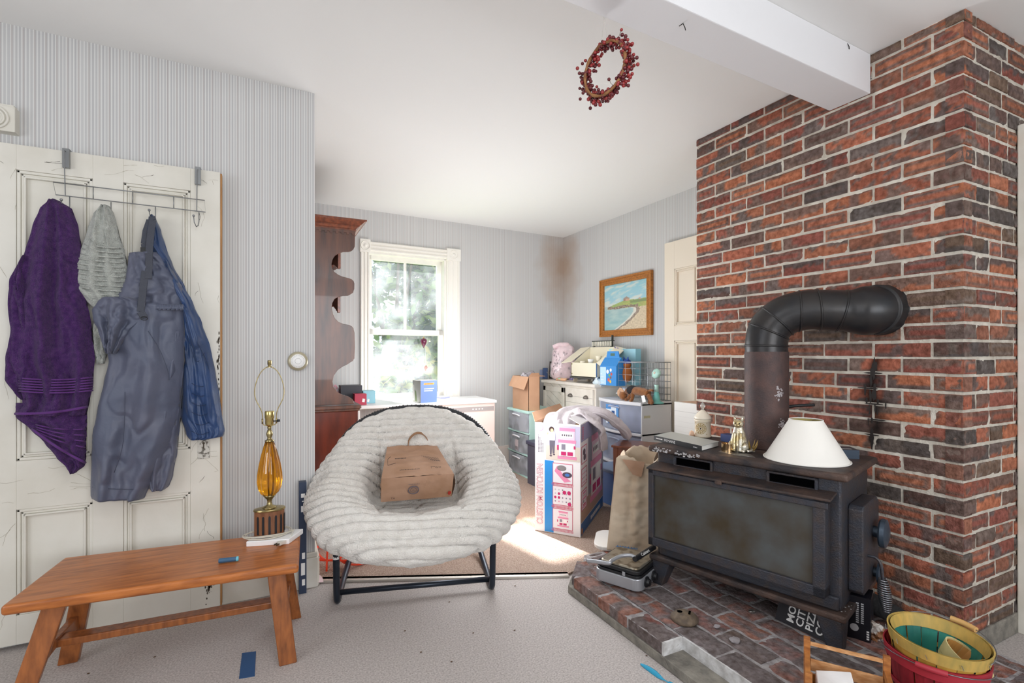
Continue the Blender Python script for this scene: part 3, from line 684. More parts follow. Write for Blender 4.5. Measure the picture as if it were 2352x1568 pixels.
for k in range(13):
    y = 560 + 11 * k; xl, xr = interp([(474, 232, 252), (490, 215, 262), (530, 200, 272), (580, 184, 287), (618, 166, 294), (660, 170, 294), (690, 198, 292), (715, 222, 290), (740, 236, 285)], y + 8)[:2]
    q.tube([at(xl + 6 + (xr - xl - 12) * t / 8, y + 18 * t / 8 - (t / 8) ** 2 * 8, Y=2.605 - .038 * math.sin(math.pi * (t + .6) / 9.2) ** .55 - .002) for t in range(9)], .0035, 6)
q.obj('ribs', M_gtow, gt, smooth=True)
q = MB(); drape(q, [(700, 216, 246), (760, 212, 250), (810, 216, 246), (835, 222, 240)], 2.618, .02, [(1.5, .005, .2)], nu=14, nv=30, seed=7); q.obj('rear_fold', M_gtow, gt, smooth=True)
M_bib = mat('grey_blue_nylon', '4d5468', .5, col2='575a6c', ns=5, bump=.25, bs=30, sheen=.15)
M_strap = mat('dark_grey_webbing', '3f424c', .75, bump=.3, bs=150)
bp_ = thing('bib_snow_pants', 'grey-blue padded bib snow pants hanging by the shoulder straps from the third hook', 'snow pants', at(347, 500, Y=2.57))
q = MB(); drape(q, [(582, 296, 372), (600, 294, 384), (640, 288, 408), (662, 278, 420), (690, 262, 420), (712, 244, 420)], 2.60, .05, [(2, .006, .1), (5, .002, .3)], seed=12, nv=34); q.obj('bib', M_bib, bp_, smooth=True)
q = MB(); drape(q, [(700, 250, 422), (730, 240, 424), (780, 240, 425), (830, 250, 424), (880, 238, 418), (940, 224, 412), (1000, 212, 398), (1060, 210, 372), (1100, 208, 352), (1138, 208, 334), (1143, 210, 332)], 2.595, .062, [(1.5, .012, .15), (3.5, .004, .4)], seed=14); q.obj('front_leg', M_bib, bp_, smooth=True)
q = MB(); drape(q, [(760, 390, 427), (850, 372, 425), (950, 360, 416), (1030, 345, 408), (1090, 335, 398), (1116, 338, 388), (1122, 345, 380)], 2.625, .055, [(1.5, .008, .55)], nu=26, seed=15); q.obj('rear_leg', M_bib, bp_, smooth=True)
q = MB(); drape(q, [(683, 235, 300), (692, 224, 330), (712, 211, 338), (735, 214, 330), (760, 226, 300), (790, 236, 280), (812, 246, 268)], 2.555, .045, [(2.2, .012, .3), (5, .004, .1)], nu=34, nv=46, seed=17, back=2.60); q.obj('turned_down_side', M_bib, bp_, smooth=True)
q = MB()
for k in range(26):   # gathered elastic waist
    x = 336 + k * 3.3; q.tube([at(x, 700 - (k % 2), Y=2.540 + .0006 * abs(k - 12)), at(x + .5, 712 - (k % 3), Y=2.535 + .0006 * abs(k - 12))], .0045, 6)
q.obj('elastic_waist', M_bib, bp_, smooth=True)
q = MB(); P_ = [at(x, y, Y=Y) for x, y, Y in ((341, 640, 2.535), (342, 600, 2.548), (343, 570, 2.56), (347, 530, 2.57), (351, 505, 2.578), (349, 497, 2.583), (343, 505, 2.585), (334, 530, 2.588), (330, 560, 2.588), (334, 585, 2.582))]
for a_, b_ in zip(P_[:6], P_[1:6]): q.bar(a_, b_, .025, .004, up=(0, 1, 0))
for a_, b_ in zip(P_[6:], P_[7:]): q.bar(a_, b_, .02, .004, up=(0, 1, 0))
P2 = [at(x, y, Y=Y) for x, y, Y in ((334, 622, 2.54), (330, 650, 2.535), (326, 690, 2.53), (323, 715, 2.52), (333, 730, 2.515))]
for a_, b_ in zip(P2, P2[1:]): q.bar(a_, b_, .026, .004, up=(0, 1, 0))
q.obj('shoulder_strap', M_strap, bp_, weld=.002, bevel=.001)
q = MB(); c = at(331, 574, Y=2.577); q.box((c.x - .012, c.y - .006, c.z - .010), (c.x + .012, c.y + .004, c.z + .010))
q.obj('buckle', M_black, bp_, bevel=.001); q = MB(); c = at(331, 731, Y=2.51); q.tube([(c.x + .012 * math.cos(t), c.y, c.z + .007 * math.sin(t)) for t in [k * .6283 for k in range(10)]], .0016, 5, closed=True)
q.obj('strap_ring', M_black, bp_)
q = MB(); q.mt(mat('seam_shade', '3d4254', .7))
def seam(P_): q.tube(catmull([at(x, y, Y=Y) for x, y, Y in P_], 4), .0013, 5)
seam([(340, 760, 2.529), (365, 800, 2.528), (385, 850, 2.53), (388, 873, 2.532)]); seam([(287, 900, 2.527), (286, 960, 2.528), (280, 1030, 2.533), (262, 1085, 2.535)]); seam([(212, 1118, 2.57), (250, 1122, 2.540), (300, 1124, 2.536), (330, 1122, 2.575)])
q.obj('seams', None, bp_, smooth=True)
M_jack = mat('navy_nylon', '22406e', .42, col2='1b3358', ns=6, bump=.3, bs=25, sheen=.15)
jk = thing('jacket', 'navy blue jacket sleeve hanging behind the bib pants, on the right', 'jacket', at(450, 800, Y=2.62))
q = MB(); drape(q, [(497, 345, 356), (530, 330, 370), (565, 332, 380), (610, 370, 398), (660, 385, 425), (700, 400, 445), (740, 405, 463), (800, 412, 484), (850, 418, 494), (900, 418, 503), (960, 416, 511), (992, 426, 516), (1003, 430, 512), (1007, 434, 480)], 2.628, .05, [(1.5, .008, .1), (6, .0015, .3)], seed=21)
q.obj('sleeve', M_jack, jk, smooth=True)
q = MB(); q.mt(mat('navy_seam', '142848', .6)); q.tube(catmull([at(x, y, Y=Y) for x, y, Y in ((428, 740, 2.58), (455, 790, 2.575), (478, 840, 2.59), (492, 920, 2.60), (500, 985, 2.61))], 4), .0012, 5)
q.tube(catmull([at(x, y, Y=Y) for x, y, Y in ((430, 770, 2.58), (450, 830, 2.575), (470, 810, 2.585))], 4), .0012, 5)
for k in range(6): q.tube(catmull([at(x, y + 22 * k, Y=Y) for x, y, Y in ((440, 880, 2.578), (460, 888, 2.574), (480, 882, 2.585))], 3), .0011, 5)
q.obj('creases', None, jk, smooth=True)

# ------------------------------------------------------------------ thermostat, navy board
th_ = thing('thermostat', 'round thermostat with white dial and brass ring on the striped wall', 'thermostat', at(684, 829, Y=2.722))
T90 = Matrix.Translation(at(684, 829, Y=2.722)) @ Matrix.Rotation(R(90), 4, 'X')
q = MB(T90); q.lathe([(.047, 0), (.047, .008), (.040, .016), (.033, .018)], 40); q.obj('ring', mat('pale_brass_ring', 'b8b199', .35, .5), th_, auto=35)
q = MB(T90); q.lathe([(.034, .012), (.034, .022), (.030, .025), (.014, .027), (.0001, .027)], 36); q.obj('dial', M_white2, th_, auto=35)
q = MB(T90); q.mt(mat('dial_grey', '9a9a98', .5))
for k in range(24):
    a = k * .2618; q.bar((.026 * math.cos(a), .026 * math.sin(a), .0262), (.030 * math.cos(a), .030 * math.sin(a), .0258), .0012, .0006)
q.tube([(.014 * math.cos(t * .314), .014 * math.sin(t * .314), .0272) for t in range(20)], .0006, 5, closed=True); q.obj('dial_marks', None, th_)
a, b = at(686, 1096, Y=2.70), at(703, 1290, Y=2.70)
nb = thing('box', 'tall narrow navy blue box standing against the baseboard behind the bench end', 'box', (a.x, 2.67, 0))
x0_, x1_ = at(687, 1200, Y=2.655).x, at(719 - 15, 1200, Y=2.655).x
q = MB(); q.mt(M_navy); q.box((x0_, 2.655, .0), (x1_, 2.697, .545)); q.mt(M_white2); Ft = frame(((x0_ + x1_) / 2, 2.655, .2), (0, 0, 1), (-1, 0, 0))

for k, (a_, b_) in enumerate(((-.16, -.13), (-.11, -.05), (-.03, .0), (.20, .23), (.25, .255), (.27, .29))): q.rect(Ft, a_, -.010, b_, .004 + .004 * (k % 2), .0006)
q.obj('carton', None, nb, bevel=.0)

# ------------------------------------------------------------------ bench
ZB = .388
bc = [at(x, y, Z=ZB) for x, y in ((-2, 1393), (686, 1296), (690, 1217), (147, 1279))]
be = thing('bench', 'long low orange pine bench in front of the cream door, legs splayed', 'bench', ((bc[0] + bc[2]) / 2).xy.to_3d())
q = MB(); q.prism(bc, (0, 0, -.034), (0, 0, 0)); q.obj('seat_board', M_wood, be, bevel=.012, bseg=4)
feet = [(-.72, 2.115, 0), (.077, 2.090, 0), (.112, 2.43, 0), (-.674, 2.462, 0)]
tops = [(-.625, 2.17, ZB - .034), (.035, 2.125, ZB - .034), (.06, 2.335, ZB - .034), (-.60, 2.375, ZB - .034)]
for i, (a, b) in enumerate(zip(feet, tops)):
    q = MB(); q.bar(a, b, .062, .034, up=(0, 1, 0))
    for v in q.bm.verts:
        if v.co.z < .03: v.co.z = 0
    q.obj('leg', M_woodd, be, bevel=.004)
for i, j in ((0, 3), (1, 2)):
    A, B, a, b = [Vector(p) for p in (feet[i], tops[i], feet[j], tops[j])]
    p0, p1 = A.lerp(B, .48), a.lerp(b, .48)
    q = MB(); pts = []
    for k in range(13):
        t = k / 12; c = p0.lerp(p1, t); pts.append(c + Vector((0, 0, -.030 + .022 * math.sin(math.pi * t))))
    for k in range(12, -1, -1): t = k / 12; pts.append(p0.lerp(p1, t) + Vector((0, 0, .030 - .010 * math.sin(math.pi * t))))
    q.prism(pts, (-.013, 0, 0), (.013, 0, 0)); q.obj('side_brace', M_woodd, be, bevel=.003)
m0 = Vector(feet[0]).lerp(Vector(tops[0]), .48).lerp(Vector(feet[3]).lerp(Vector(tops[3]), .48), .5); m1 = Vector(feet[1]).lerp(Vector(tops[1]), .48).lerp(Vector(feet[2]).lerp(Vector(tops[2]), .48), .5)
q = MB(); q.bar(m0, m1, .055, .026); q.obj('stretcher', M_woodd, be, bevel=.004)
# vape-like marker
c = at(525, 1285, Z=ZB + .010)
o = thing('marker', 'short blue marker with pale teal end lying on the bench', 'marker', c)
q = MB(); u_ = Vector((.99, -.14, 0)).normalized(); q.tube([c - u_ * .033, c + u_ * .026], .0085, 16); q.obj('barrel', mat('marker_blue', '3b6080', .4), o, bevel=.002)
q = MB(); q.tube([c + u_ * .0255, c + u_ * .034], [.0088, .0086], 16); q.obj('end_cap', mat('marker_teal', '6fc0d4', .4), o, bevel=.002)

# ------------------------------------------------------------------ table lamp on a white box
c = at(610, 1237, Z=ZB); bxa, bxb = at(564, 1255, Z=ZB), at(640, 1250, Z=ZB)
o = thing('box', 'flat white box on the bench under the lamp base', 'box', at(615, 1240, Z=ZB))
FB2 = frame(at(565, 1256, Z=ZB), (bxb - bxa), (0.20, 1, 0)); 
q = MB(Matrix.Translation(at(565, 1256, Z=ZB)) @ Matrix.Rotation(math.atan2((bxb - bxa).y, (bxb - bxa).x), 4, 'Z'))
q.hexa([(0, 0, 0), (.165, 0, 0), (.195, .12, 0), (.03, .12, 0), (0, 0, .022), (.165, 0, .022), (.195, .12, .022), (.03, .12, .022)]); q.obj('lid', mat('glossy_white_box', 'eeeeee', .3), o, bevel=.003)
zl = ZB + .0225; lc = at(619, 1222, Z=zl + .01); lc.z = zl
la = thing('table_lamp', 'amber glass table lamp with brass harp and slotted wooden base, without its shade', 'lamp', lc)
M_lw = mat('lamp_walnut', '8a5b3c', .5, col2='6d4328', ns=12, stretch=(5, 5, 1))
q = MB(la); q.lathe([(.058, .0), (.058, .105)], 40, 1, .62); q.obj('wooden_base', M_lw, la, auto=40, bevel=.002)
q = MB(la); q.lathe([(.060, .105), (.062, .108), (.060, .113), (.035, .116), (.0001, .116)], 40, 1, .64); q.obj('base_cap', M_brass, la, auto=40)
q = MB(la); q.mt(mat('slot_black', '12141a', .5))
for k in range(7):
    a = R(-150 + 24 * k + 12); x, y = .0585 * math.cos(a), .0585 * .62 * math.sin(a); tx, ty = -math.sin(a), .62 * math.cos(a); l_ = math.hypot(tx, ty); tx, ty = tx / l_ * .0045, ty / l_ * .0045; nx, ny = ty / .0045 * .001, -tx / .0045 * .001
    pts = [(x - tx + nx, y - ty + ny, .012), (x + tx + nx, y + ty + ny, .012), (x + tx + nx, y + ty + ny, .082), (x + tx * .5 + nx, y + ty * .5 + ny, .088), (x - tx * .5 + nx, y - ty * .5 + ny, .088), (x - tx + nx, y - ty + ny, .082)]
    q.poly(pts)
q.obj('slots', None, la, recalc=False)['kind'] = 'stuff'
q = MB(la); q.lathe([(.030, .115), (.028, .119), (.012, .126), (.009, .14), (.011, .150), (.022, .163), (.026, .168)], 28); q.obj('lower_neck', M_brass, la, smooth=True)
q = MB(la); pf = [(.022, .168), (.034, .178), (.044, .20), (.0485, .23), (.047, .26), (.041, .30), (.032, .34), (.023, .375), (.016, .395)]
q.lathe(pf, 64, rib=9, ribd=.05); q.obj('glass_body', mat('amber_glass', 'ffb024', .03, trans=.92, spec=.6), la, smooth=True)
q = MB(la); q.cyl((0, 0, .165), (0, 0, .40), .0055, 12); q.obj('inner_rod', M_brass, la, smooth=True)
q = MB(la); q.lathe([(.017, .394), (.019, .398), (.010, .404), (.008, .41), (.013, .424), (.012, .432), (.006, .448), (.010, .452), (.006, .458)], 24); q.obj('upper_neck', M_brass, la, smooth=True)
q = MB(la); q.lathe([(.006, .456), (.014, .462), (.0165, .470), (.0165, .492), (.0185, .495), (.0185, .520), (.017, .523), (.0165, .5235)], 28); q.obj('socket', mat('bright_brass', 'c9b678', .25, .95), la, auto=40)
q = MB(la); q.cyl((.015, -.004, .480), (.030, -.006, .481), .0022, 10); q.cyl((.029, -.006, .481), (.040, -.007, .482), .0055, 12); q.obj('switch', M_black, la, smooth=True)
q = MB(la); hp = [(0, 0, .462), (.018, 0, .464), (.026, 0, .474), (.027, 0, .51), (.034, 0, .535), (.052, 0, .575), (.056, 0, .61), (.049, 0, .65), (.034, 0, .685), (.016, 0, .705), (0, 0, .710)]
P_ = catmull(hp, 5); q.tube(P_ + [Vector((-p.x, p.y, p.z)) for p in P_[::-1][1:-1]], .0019, 8, closed=True)
for sx_ in (-1, 1): q.cyl((sx_ * .0265, 0, .470), (sx_ * .027, 0, .492), .0035, 10)
q.obj('harp', M_brass, la, smooth=True)
q = MB(la); q.lathe([(.012, .708), (.012, .711), (.006, .713), (.0065, .718), (.008, .720), (.008, .736), (.006, .738)], 16); q.obj('finial', M_brass, la, auto=40)
q = MB(la); cp = []
for k in range(60):
    a = k / 60 * 2 * math.pi * 2.7 + 2.2; rr = .080 + .010 * math.sin(k * .33); cp.append((rr * math.cos(a) * 1.12, rr * .72 * math.sin(a), .0035 + .005 * (k / 60) + .003 * math.sin(k * .5) + .002))
q.tube(catmull(cp, 3), .0026, 7); cp2 = [cp[0], (-.02, .06, .004), (0, .03, .006), (0, .0, .008)]
q.obj('cord', mat('lamp_cord', 'c9c3b4', .35), la, smooth=True)
q = MB(); pc = at(645, 1246, Z=ZB + .012); dv = Vector((-.75, -.6, 0)).normalized()
q.tube([Vector(Wm(la) @ Vector(cp[-1])), pc - dv * .05 + Vector((0, 0, .012)), pc - dv * .018], .0026, 7)
q.bar(pc - dv * .02, pc + dv * .012, .020, .013); q.mt(M_brass) if False else None
q.obj('plug', mat('plug_white', 'd8d4ca', .4), la, bevel=.003)
q = MB(); sd = dv.cross(Vector((0, 0, 1)))
for k in (-1, 1): q.bar(pc + dv * .012 + sd * .006 * k, pc + dv * .028 + sd * .006 * k, .0015, .006)
q.obj('prongs', mat('prong_metal', '6a6458', .4, .8), la)

# blue tape, debris on the front carpet
c = at(569, 1527, Z=0); Ft = frame((c.x, c.y, 0), (.985, .02, 0), (-.02, 1, 0))
q = MB(); P_ = [at(x, y, Z=.0018) for x, y in ((556, 1499), (588, 1495), (585, 1552), (549, 1558))]; q.prism(P_, (0, 0, -.0012), (0, 0, 0))
o = q.obj('tape_strip', mat('blue_tape', '2d5482', .6)); tag(o, 'strip of blue painter tape stuck on the front carpet', 'tape')
# pale torn paper by the wall end, orange cord coils
o = thing('paper_scrap', 'torn pale pink scrap of paper on the carpet at the wall corner', 'paper', (.27, 2.76, .0))
q = MB(); Z_ = .0145; P_ = [at(x, y, Z=Z_) for x, y in ((729, 1318), (737, 1322), (741, 1328), (743, 1336), (736, 1337), (728, 1337))]; q.prism(P_, (0, 0, -.0008), (0, 0, .0008)); q.obj('sheet', mat('pale_pink_paper', 'e3cdd2', .8), o)

# ------------------------------------------------------------------ rocking chair
ck = thing('rocking_chair', 'big bowl rocking chair with fluffy white ribbed cushion on a dark tube frame', 'rocking chair', (.684, 2.480, 0), R(-15))
M_fur = mat('white_faux_fur', 'f3efe8', .95, col2='e8e3db', ns=30, bump=.9, bs=190, sheen=.6, spec=.1)
M_tube = mat('dark_grey_tube', '2b323d', .3, .5)
def crest(a):
    c_, s_ = math.cos(a), math.sin(a); e = .85
    x = .412 * math.copysign(abs(c_) ** e, c_); y = (.36 if s_ > 0 else .315) * math.copysign(abs(s_) ** e, s_) - .01
    z = .59 + (.275 * s_ if s_ > 0 else .135 * s_); return Vector((x, y, z))
def cush(uu, vv):
    a = uu * 2 * math.pi; cr = crest(a); out = Vector((cr.x, cr.y, 0)).normalized()
    fr = max(0, -math.sin(a)); bk = max(0, math.sin(a)); inner = .15 + .0 * bk; o_ = .075 + .03 * (1 - bk) * (1 - .3 * fr)
    seat = Vector((0, .0, .395)); ei = cr - out * inner
    pts = [seat, seat.lerp(Vector((ei.x, ei.y, .40)), .55), Vector((ei.x * .86, ei.y * .86, .415 + .02 * bk)), ei + Vector((0, 0, -.05 - .07 * bk)), cr + Vector((-out.x * .05, -out.y * .05, -.008)), cr + out * .025 + Vector((0, 0, -.01)),
           cr + out * o_ + Vector((0, 0, -.09)), cr + out * (o_ - .02) + Vector((0, 0, -.155 - .02 * fr)), cr - out * .03 + Vector((0, 0, -.195 - .02 * fr)), Vector((cr.x * .5, cr.y * .5, .27)), Vector((0, 0, .26))]
    t = vv * (len(pts) - 1); i = min(int(t), len(pts) - 2); f = t - i
    p0, p1, p2, p3 = pts[max(i - 1, 0)], pts[i], pts[i + 1], pts[min(i + 2, len(pts) - 1)]
    return .5 * ((2 * p1) + (p2 - p0) * f + (2 * p0 - 5 * p1 + 4 * p2 - p3) * f * f + (p3 - p0 + 3 * (p1 - p2)) * f ** 3), fr, bk, a
def cushd(uu, vv):
    p, fr, bk, a = cush(uu, vv); e = .004
    pu = cush((uu + e) % 1, vv)[0]; pv = cush(uu, min(vv + e, 1))[0]
    n = (pv - p).cross(pu - p) if vv < .995 else Vector((0, 0, -1))
    if n.length < 1e-9: n = Vector((0, 0, 1))
    n.normalize()
    if vv < .02: n = Vector((0, 0, 1))
    if n.dot(p - Vector((0, 0, .42 if vv < .35 else .55))) < 0 and vv > .5: n = -n
    if vv <= .5 and n.z < 0: n = -n
    w_ = p.y * 1.0 + p.z * (1.0 if bk > 0 else 1.0) + .035 * fbm((p.x * 3, p.y * 3, p.z * 3), 2)
    ph = abs(math.sin(math.pi * w_ / .060)); am = .027 * (ph ** .38 - .75)
    tuft = 0
    for tx in (-.18, .0, .19):
        tuft += math.exp(-((p.x - tx - .02 * math.sin(p.y * 20)) / .012) ** 2) * .010 * (1 if vv < .45 else .3)
    lump = .012 * fbm((p.x * 6, p.y * 6, p.z * 6), 3)
    fz = .0025 * fbm((p.x * 70, p.y * 70, p.z * 70), 2)
    return p + n * (am - tuft + lump + fz)
q = MB(ck); q.grid(cushd, 280, 290, wrapu=True); q.obj('cushion', M_fur, ck, smooth=True, weld=.0004)
q = MB(ck); n_ = 60
ring = [crest(k / n_ * 6.2832) + Vector((crest(k / n_ * 6.2832).x, crest(k / n_ * 6.2832).y, 0)).normalized() * (.010 + .064 * max(0, math.sin(k / n_ * 6.2832)) ** .9) + Vector((0, 0, -.10 + .095 * max(0, math.sin(k / n_ * 6.2832)) ** .8)) for k in range(n_)]
q.tube(ring, .015, 12, closed=True)
for k in range(int(n_ * 3)):
    t = k / 3; i = int(t) % n_; p = ring[i].lerp(ring[(i + 1) % n_], t - int(t)); d = (ring[(i + 1) % n_] - ring[i]).normalized(); u = d.orthogonal().normalized(); v_ = d.cross(u)
    q.tube([p + (u * math.cos(a_ * 1.0472) + v_ * math.sin(a_ * 1.0472)) * .0165 for a_ in range(6)], .0035, 4, closed=True)
q.obj('woven_rim', mat('black_wicker', '2a2c30', .5), ck, smooth=True)
for sx_ in (-1, 1):
    q = MB(ck); X_ = sx_ * .367
    q.tube(catmull([(sx_ * .375, -.155, .42), (X_, -.145, .25), (X_, -.125, .07), (X_, -.105, .018), (X_, -.06, .017), (X_, .10, .02), (X_ * .97, .30, .07), (X_ * .93, .42, .20), (X_ * .9, .45, .45), (X_ * .8, .42, .62)], 6), .0155, 12)
    q.obj('rocker', M_tube, ck, smooth=True)
q = MB(ck); q.cyl((-.367, -.085, .045), (.367, -.085, .045), .0135, 14); q.obj('crossbar', M_tube, ck, smooth=True)
q = MB(ck); q.cyl((-.33, .42, .20), (.33, .42, .20), .0125, 12); q.obj('rear_crossbar', M_tube, ck, smooth=True)
for sx_, z_ in ((-1, .25), (1, .17)):
    q = MB(ck); q.mt(M_white2); q.lathe([(.0162, -.022), (.0162, .022)], 12, c=(sx_ * .367, -.143 + (.25 - z_) * .15, z_), a0=R(210), a1=R(330), close=False); q.mt(M_black); q.lathe([(.0165, -.009), (.0165, .007)], 6, c=(sx_ * .367, -.143 + (.25 - z_) * .15, z_), a0=R(250), a1=R(290), close=False)
    q.obj('warning_sticker', None, ck, recalc=False)
# paper bag in the seat
pbT = Matrix.Translation((.662, 2.398, .466)) @ Matrix.Rotation(R(-10), 4, 'Z') @ Matrix.Rotation(R(30), 4, 'X')
pb = thing('paper_bag', 'closed brown paper grocery bag lying in the white chair, base towards the room', 'paper bag', (.675, 2.42, .455))
def bagf(W0, W1, H0, H1, L_, seed, fl=0.0):
    def prof(t, v):   # t around 0..1, v along length 0 (base) .. 1 (mouth)
        wd = W0 + (W1 - W0) * v; h_ = H0 + (H1 - H0) * v; k = t * 4; i = int(k) % 4; f = k - int(k)
        c = [(-wd / 2, 0), (wd / 2, 0), (wd / 2, h_), (-wd / 2, h_)]; a, b = c[i], c[(i + 1) % 4]
        x, z = a[0] + (b[0] - a[0]) * f, a[1] + (b[1] - a[1]) * f; s_ = math.sin(math.pi * f); n = ((0, -1), (1, 0), (0, 1), (-1, 0))[i]
        d = .012 * s_ * math.sin(math.pi * min(v * 1.6, 1)) + .014 * s_ * fbm((x * 9, v * 5, seed + i), 3) + .004 * fbm((x * 40, v * 24, seed + z * 30), 2) * s_
        if i in (1, 3): d -= fl * s_ * v
        return Vector((x + n[0] * d, v * L_, z + n[1] * d))
    return prof
q = MB(pbT); pr_ = bagf(.34, .26, .15, .05, .34, 3, .03)
q.mt(M_kraft)
q.grid(pr_, 64, 40, wrapu=False)
q.grid(lambda u, v: (pr_(0, 0).lerp(pr_(.25, 0), u)).lerp(pr_(.75, 0).lerp(pr_(.5, 0), u), v) + Vector((0, -.006 * math.sin(math.pi * u) * math.sin(math.pi * v) + .003 * fbm((u * 4, v * 3, 1), 3), 0)), 16, 10)
q.grid(lambda u, v: (pr_(0, 1).lerp(pr_(.25, 1), u)).lerp(pr_(.75, 1).lerp(pr_(.5, 1), u), v), 6, 3)
bmesh.ops.remove_doubles(q.bm, verts=q.bm.verts, dist=.0005); bmesh.ops.recalc_face_normals(q.bm, faces=q.bm.faces)
ink = mat('brown_ink', '4a3a36', .8)
q.mt(ink); Fb = frame((-.01, -.0125, .075), (1, 0, 0), (0, 0, 1))
q.mt(mat('grey_ink', '6f6468', .8))
q.tube([Fb @ Vector((-.01 + .024 * math.cos(k * .3142), .0 + .024 * math.sin(k * .3142), 0)) for k in range(20)], .0030, 4, closed=True); q.tube([Fb @ Vector((-.01 + .014 * math.cos(k * .3142), .0 + .014 * math.sin(k * .3142), 0)) for k in range(20)], .0011, 4, closed=True)
q.text('2L', .015, Fb @ Matrix.Translation((-.01, 0, 0)), .001)
for k in range(14): q.rect(Fb, -.037 + .004 * k, .036, -.0345 + .004 * k, .0385 + .0012 * (k % 3), .001)
q.mt(ink); q.text('TA', .016, Fb @ Matrix.Translation((-.105, -.042, .002)), .001)
Ftop = Matrix(((1, 0, 0, 0), (0, .958, .287, 0), (0, -.287, .958, .162), (0, 0, 0, 1)))
q.text('50', .022, Ftop @ Matrix.Translation((.10, .045, .006)), .002, sx=1.2); q.tube([Ftop @ Vector(p) for p in ((.065, .040, .008), (.065, .056, .008), (.085, .056, .008), (.085, .040, .008))], .001, 4)
q.tube([Ftop @ Vector(p) for p in ((-.12, .19, .010), (-.135, .16, .011), (-.137, .09, .012), (-.10, .11, .012))], .0012, 4)
q.text('DELI', .02, Ftop @ Matrix.Translation((-.10, .15, .010)) @ Matrix.Rotation(R(10), 4, 'Z'), .002) if False else None
for r_ in range(5):
    for k in range(10 - r_):
        q.rect(Ftop @ Matrix.Translation((.03 + .01 * r_, .175 - .013 * r_, .009)) @ Matrix.Rotation(R(-24), 4, 'Z'), .009 * k, 0, .009 * k + .006, .004 + (.003 if r_ == 4 else 0), .002)
for k in range(8): q.rect(Ftop @ Matrix.Translation((-.10, .155, .010)), .007 * k, 0, .007 * k + .005, .009, .002)
for k in range(12): q.rect(Ftop @ Matrix.Translation((-.085, .035, .007)), .008 * k, 0, .008 * k + .006, .005 + .002 * (k % 2), .002)
q.mt(mat('red_ink', 'b03024', .7)).disc(Fb, .165, -.035, .008, .013, .002)
q.obj('bag_body', None, pb, auto=40, recalc=False)
q = MB(pbT); hp = catmull([(-.02, .335, .04), (-.015, .36, .075), (.02, .375, .105), (.06, .372, .10), (.085, .355, .07), (.085, .335, .04)], 5)
for a_, b_ in zip(hp, hp[1:]): q.bar(a_, b_, .003, .016, up=(0, 1, 0))
q.obj('handle', mat('handle_kraft', '9a7456', .8), pb)

# ------------------------------------------------------------------ hutch
YH = 3.62; hu = thing('hutch', 'tall dark cherry open hutch with scalloped side and heavy cornice, behind the wall end', 'hutch', (.42, 4.1, 0))
cv = lambda x, y: (700 + x / 3.27, 480 + y / 3.27)
prof = [(380, 165), (376, 280), (366, 302), (352, 314), (332, 320), (290, 321), (258, 330), (228, 350), (210, 378), (202, 412), (206, 445), (222, 470), (248, 490), (280, 505), (330, 518), (352, 526), (368, 540), (373, 560), (372, 600), (362, 628), (345, 640), (325, 650), (290, 651), (255, 658), (225, 675), (208, 705), (203, 740), (210, 785), (228, 822), (255, 848), (290, 862), (330, 869), (352, 878), (366, 895), (374, 930), (377, 1040), (374, 1120), (362, 1140), (340, 1152), (322, 1165), (280, 1185), (245, 1212), (220, 1250), (210, 1295), (216, 1335), (240, 1370), (275, 1390), (330, 1408), (356, 1425), (368, 1445), (372, 1462)]
pp = [at(*cv(x, y), Y=YH) for x, y in prof]; xb = .250
def side(Y0, Y1, name):
    q = MB(); q.prism([(xb, 0, pp[0].z)] + [(p.x, 0, p.z) for p in pp] + [(xb, 0, pp[-1].z)], (0, Y0, 0), (0, Y1, 0)); return q.obj(name, M_cherry, hu, bevel=.002)
side(YH, YH + .022, 'scalloped_side'); side(4.50, 4.522, 'scalloped_side')
zt_ = pp[0].z; zc = at(780, 935, Y=YH).z
q = MB(); xf = at(*cv(470, 80), Y=YH - .04).x; zct = at(*cv(470, 80), Y=YH - .04).z
x0f = pp[0].x
for za, zb, e0, e1 in ((zt_ - .005, zt_ + .012, .004, .004), (zt_ + .012, zt_ + .030, .006, .022), (zt_ + .030, zt_ + .036, .028, .028), (zt_ + .036, zct - .010, .030, xf - x0f - .006), (zct - .010, zct, xf - x0f, xf - x0f)):
    y0_, y1_ = YH, 4.522
    q.hexa([(xb - .004, y0_ - e0 * .45, za), (x0f + e0, y0_ - e0 * .45, za), (x0f + e0, y1_ + e0 * .45, za), (xb - .004, y1_ + e0 * .45, za), (xb - .004, y0_ - e1 * .45, zb), (x0f + e1, y0_ - e1 * .45, zb), (x0f + e1, y1_ + e1 * .45, zb), (xb - .004, y1_ + e1 * .45, zb)])
q.obj('cornice', M_cherryr, hu, bevel=.002)
q = MB(); k = 0; y_ = zt_
xs_ = xb; pts = []
while xs_ < x0f - .02: pts += [(xs_, 0, y_ - .018), (xs_, 0, y_ - .030), (xs_ + .018, 0, y_ - .030), (xs_ + .018, 0, y_ - .018)]; xs_ += .036
q.prism([(xb, 0, y_)] + pts + [(x0f, 0, y_ - .018), (x0f, 0, y_)], (0, YH - .006, 0), (0, YH, 0)); q.obj('dentil_moulding', M_cherry, hu, bevel=.001)
q = MB(); q.box((xb, YH + .02, zc), (xb + .012, 4.50, zt_)); q.obj('back_panel', mat('hutch_back', '4a2c20', .5), hu)
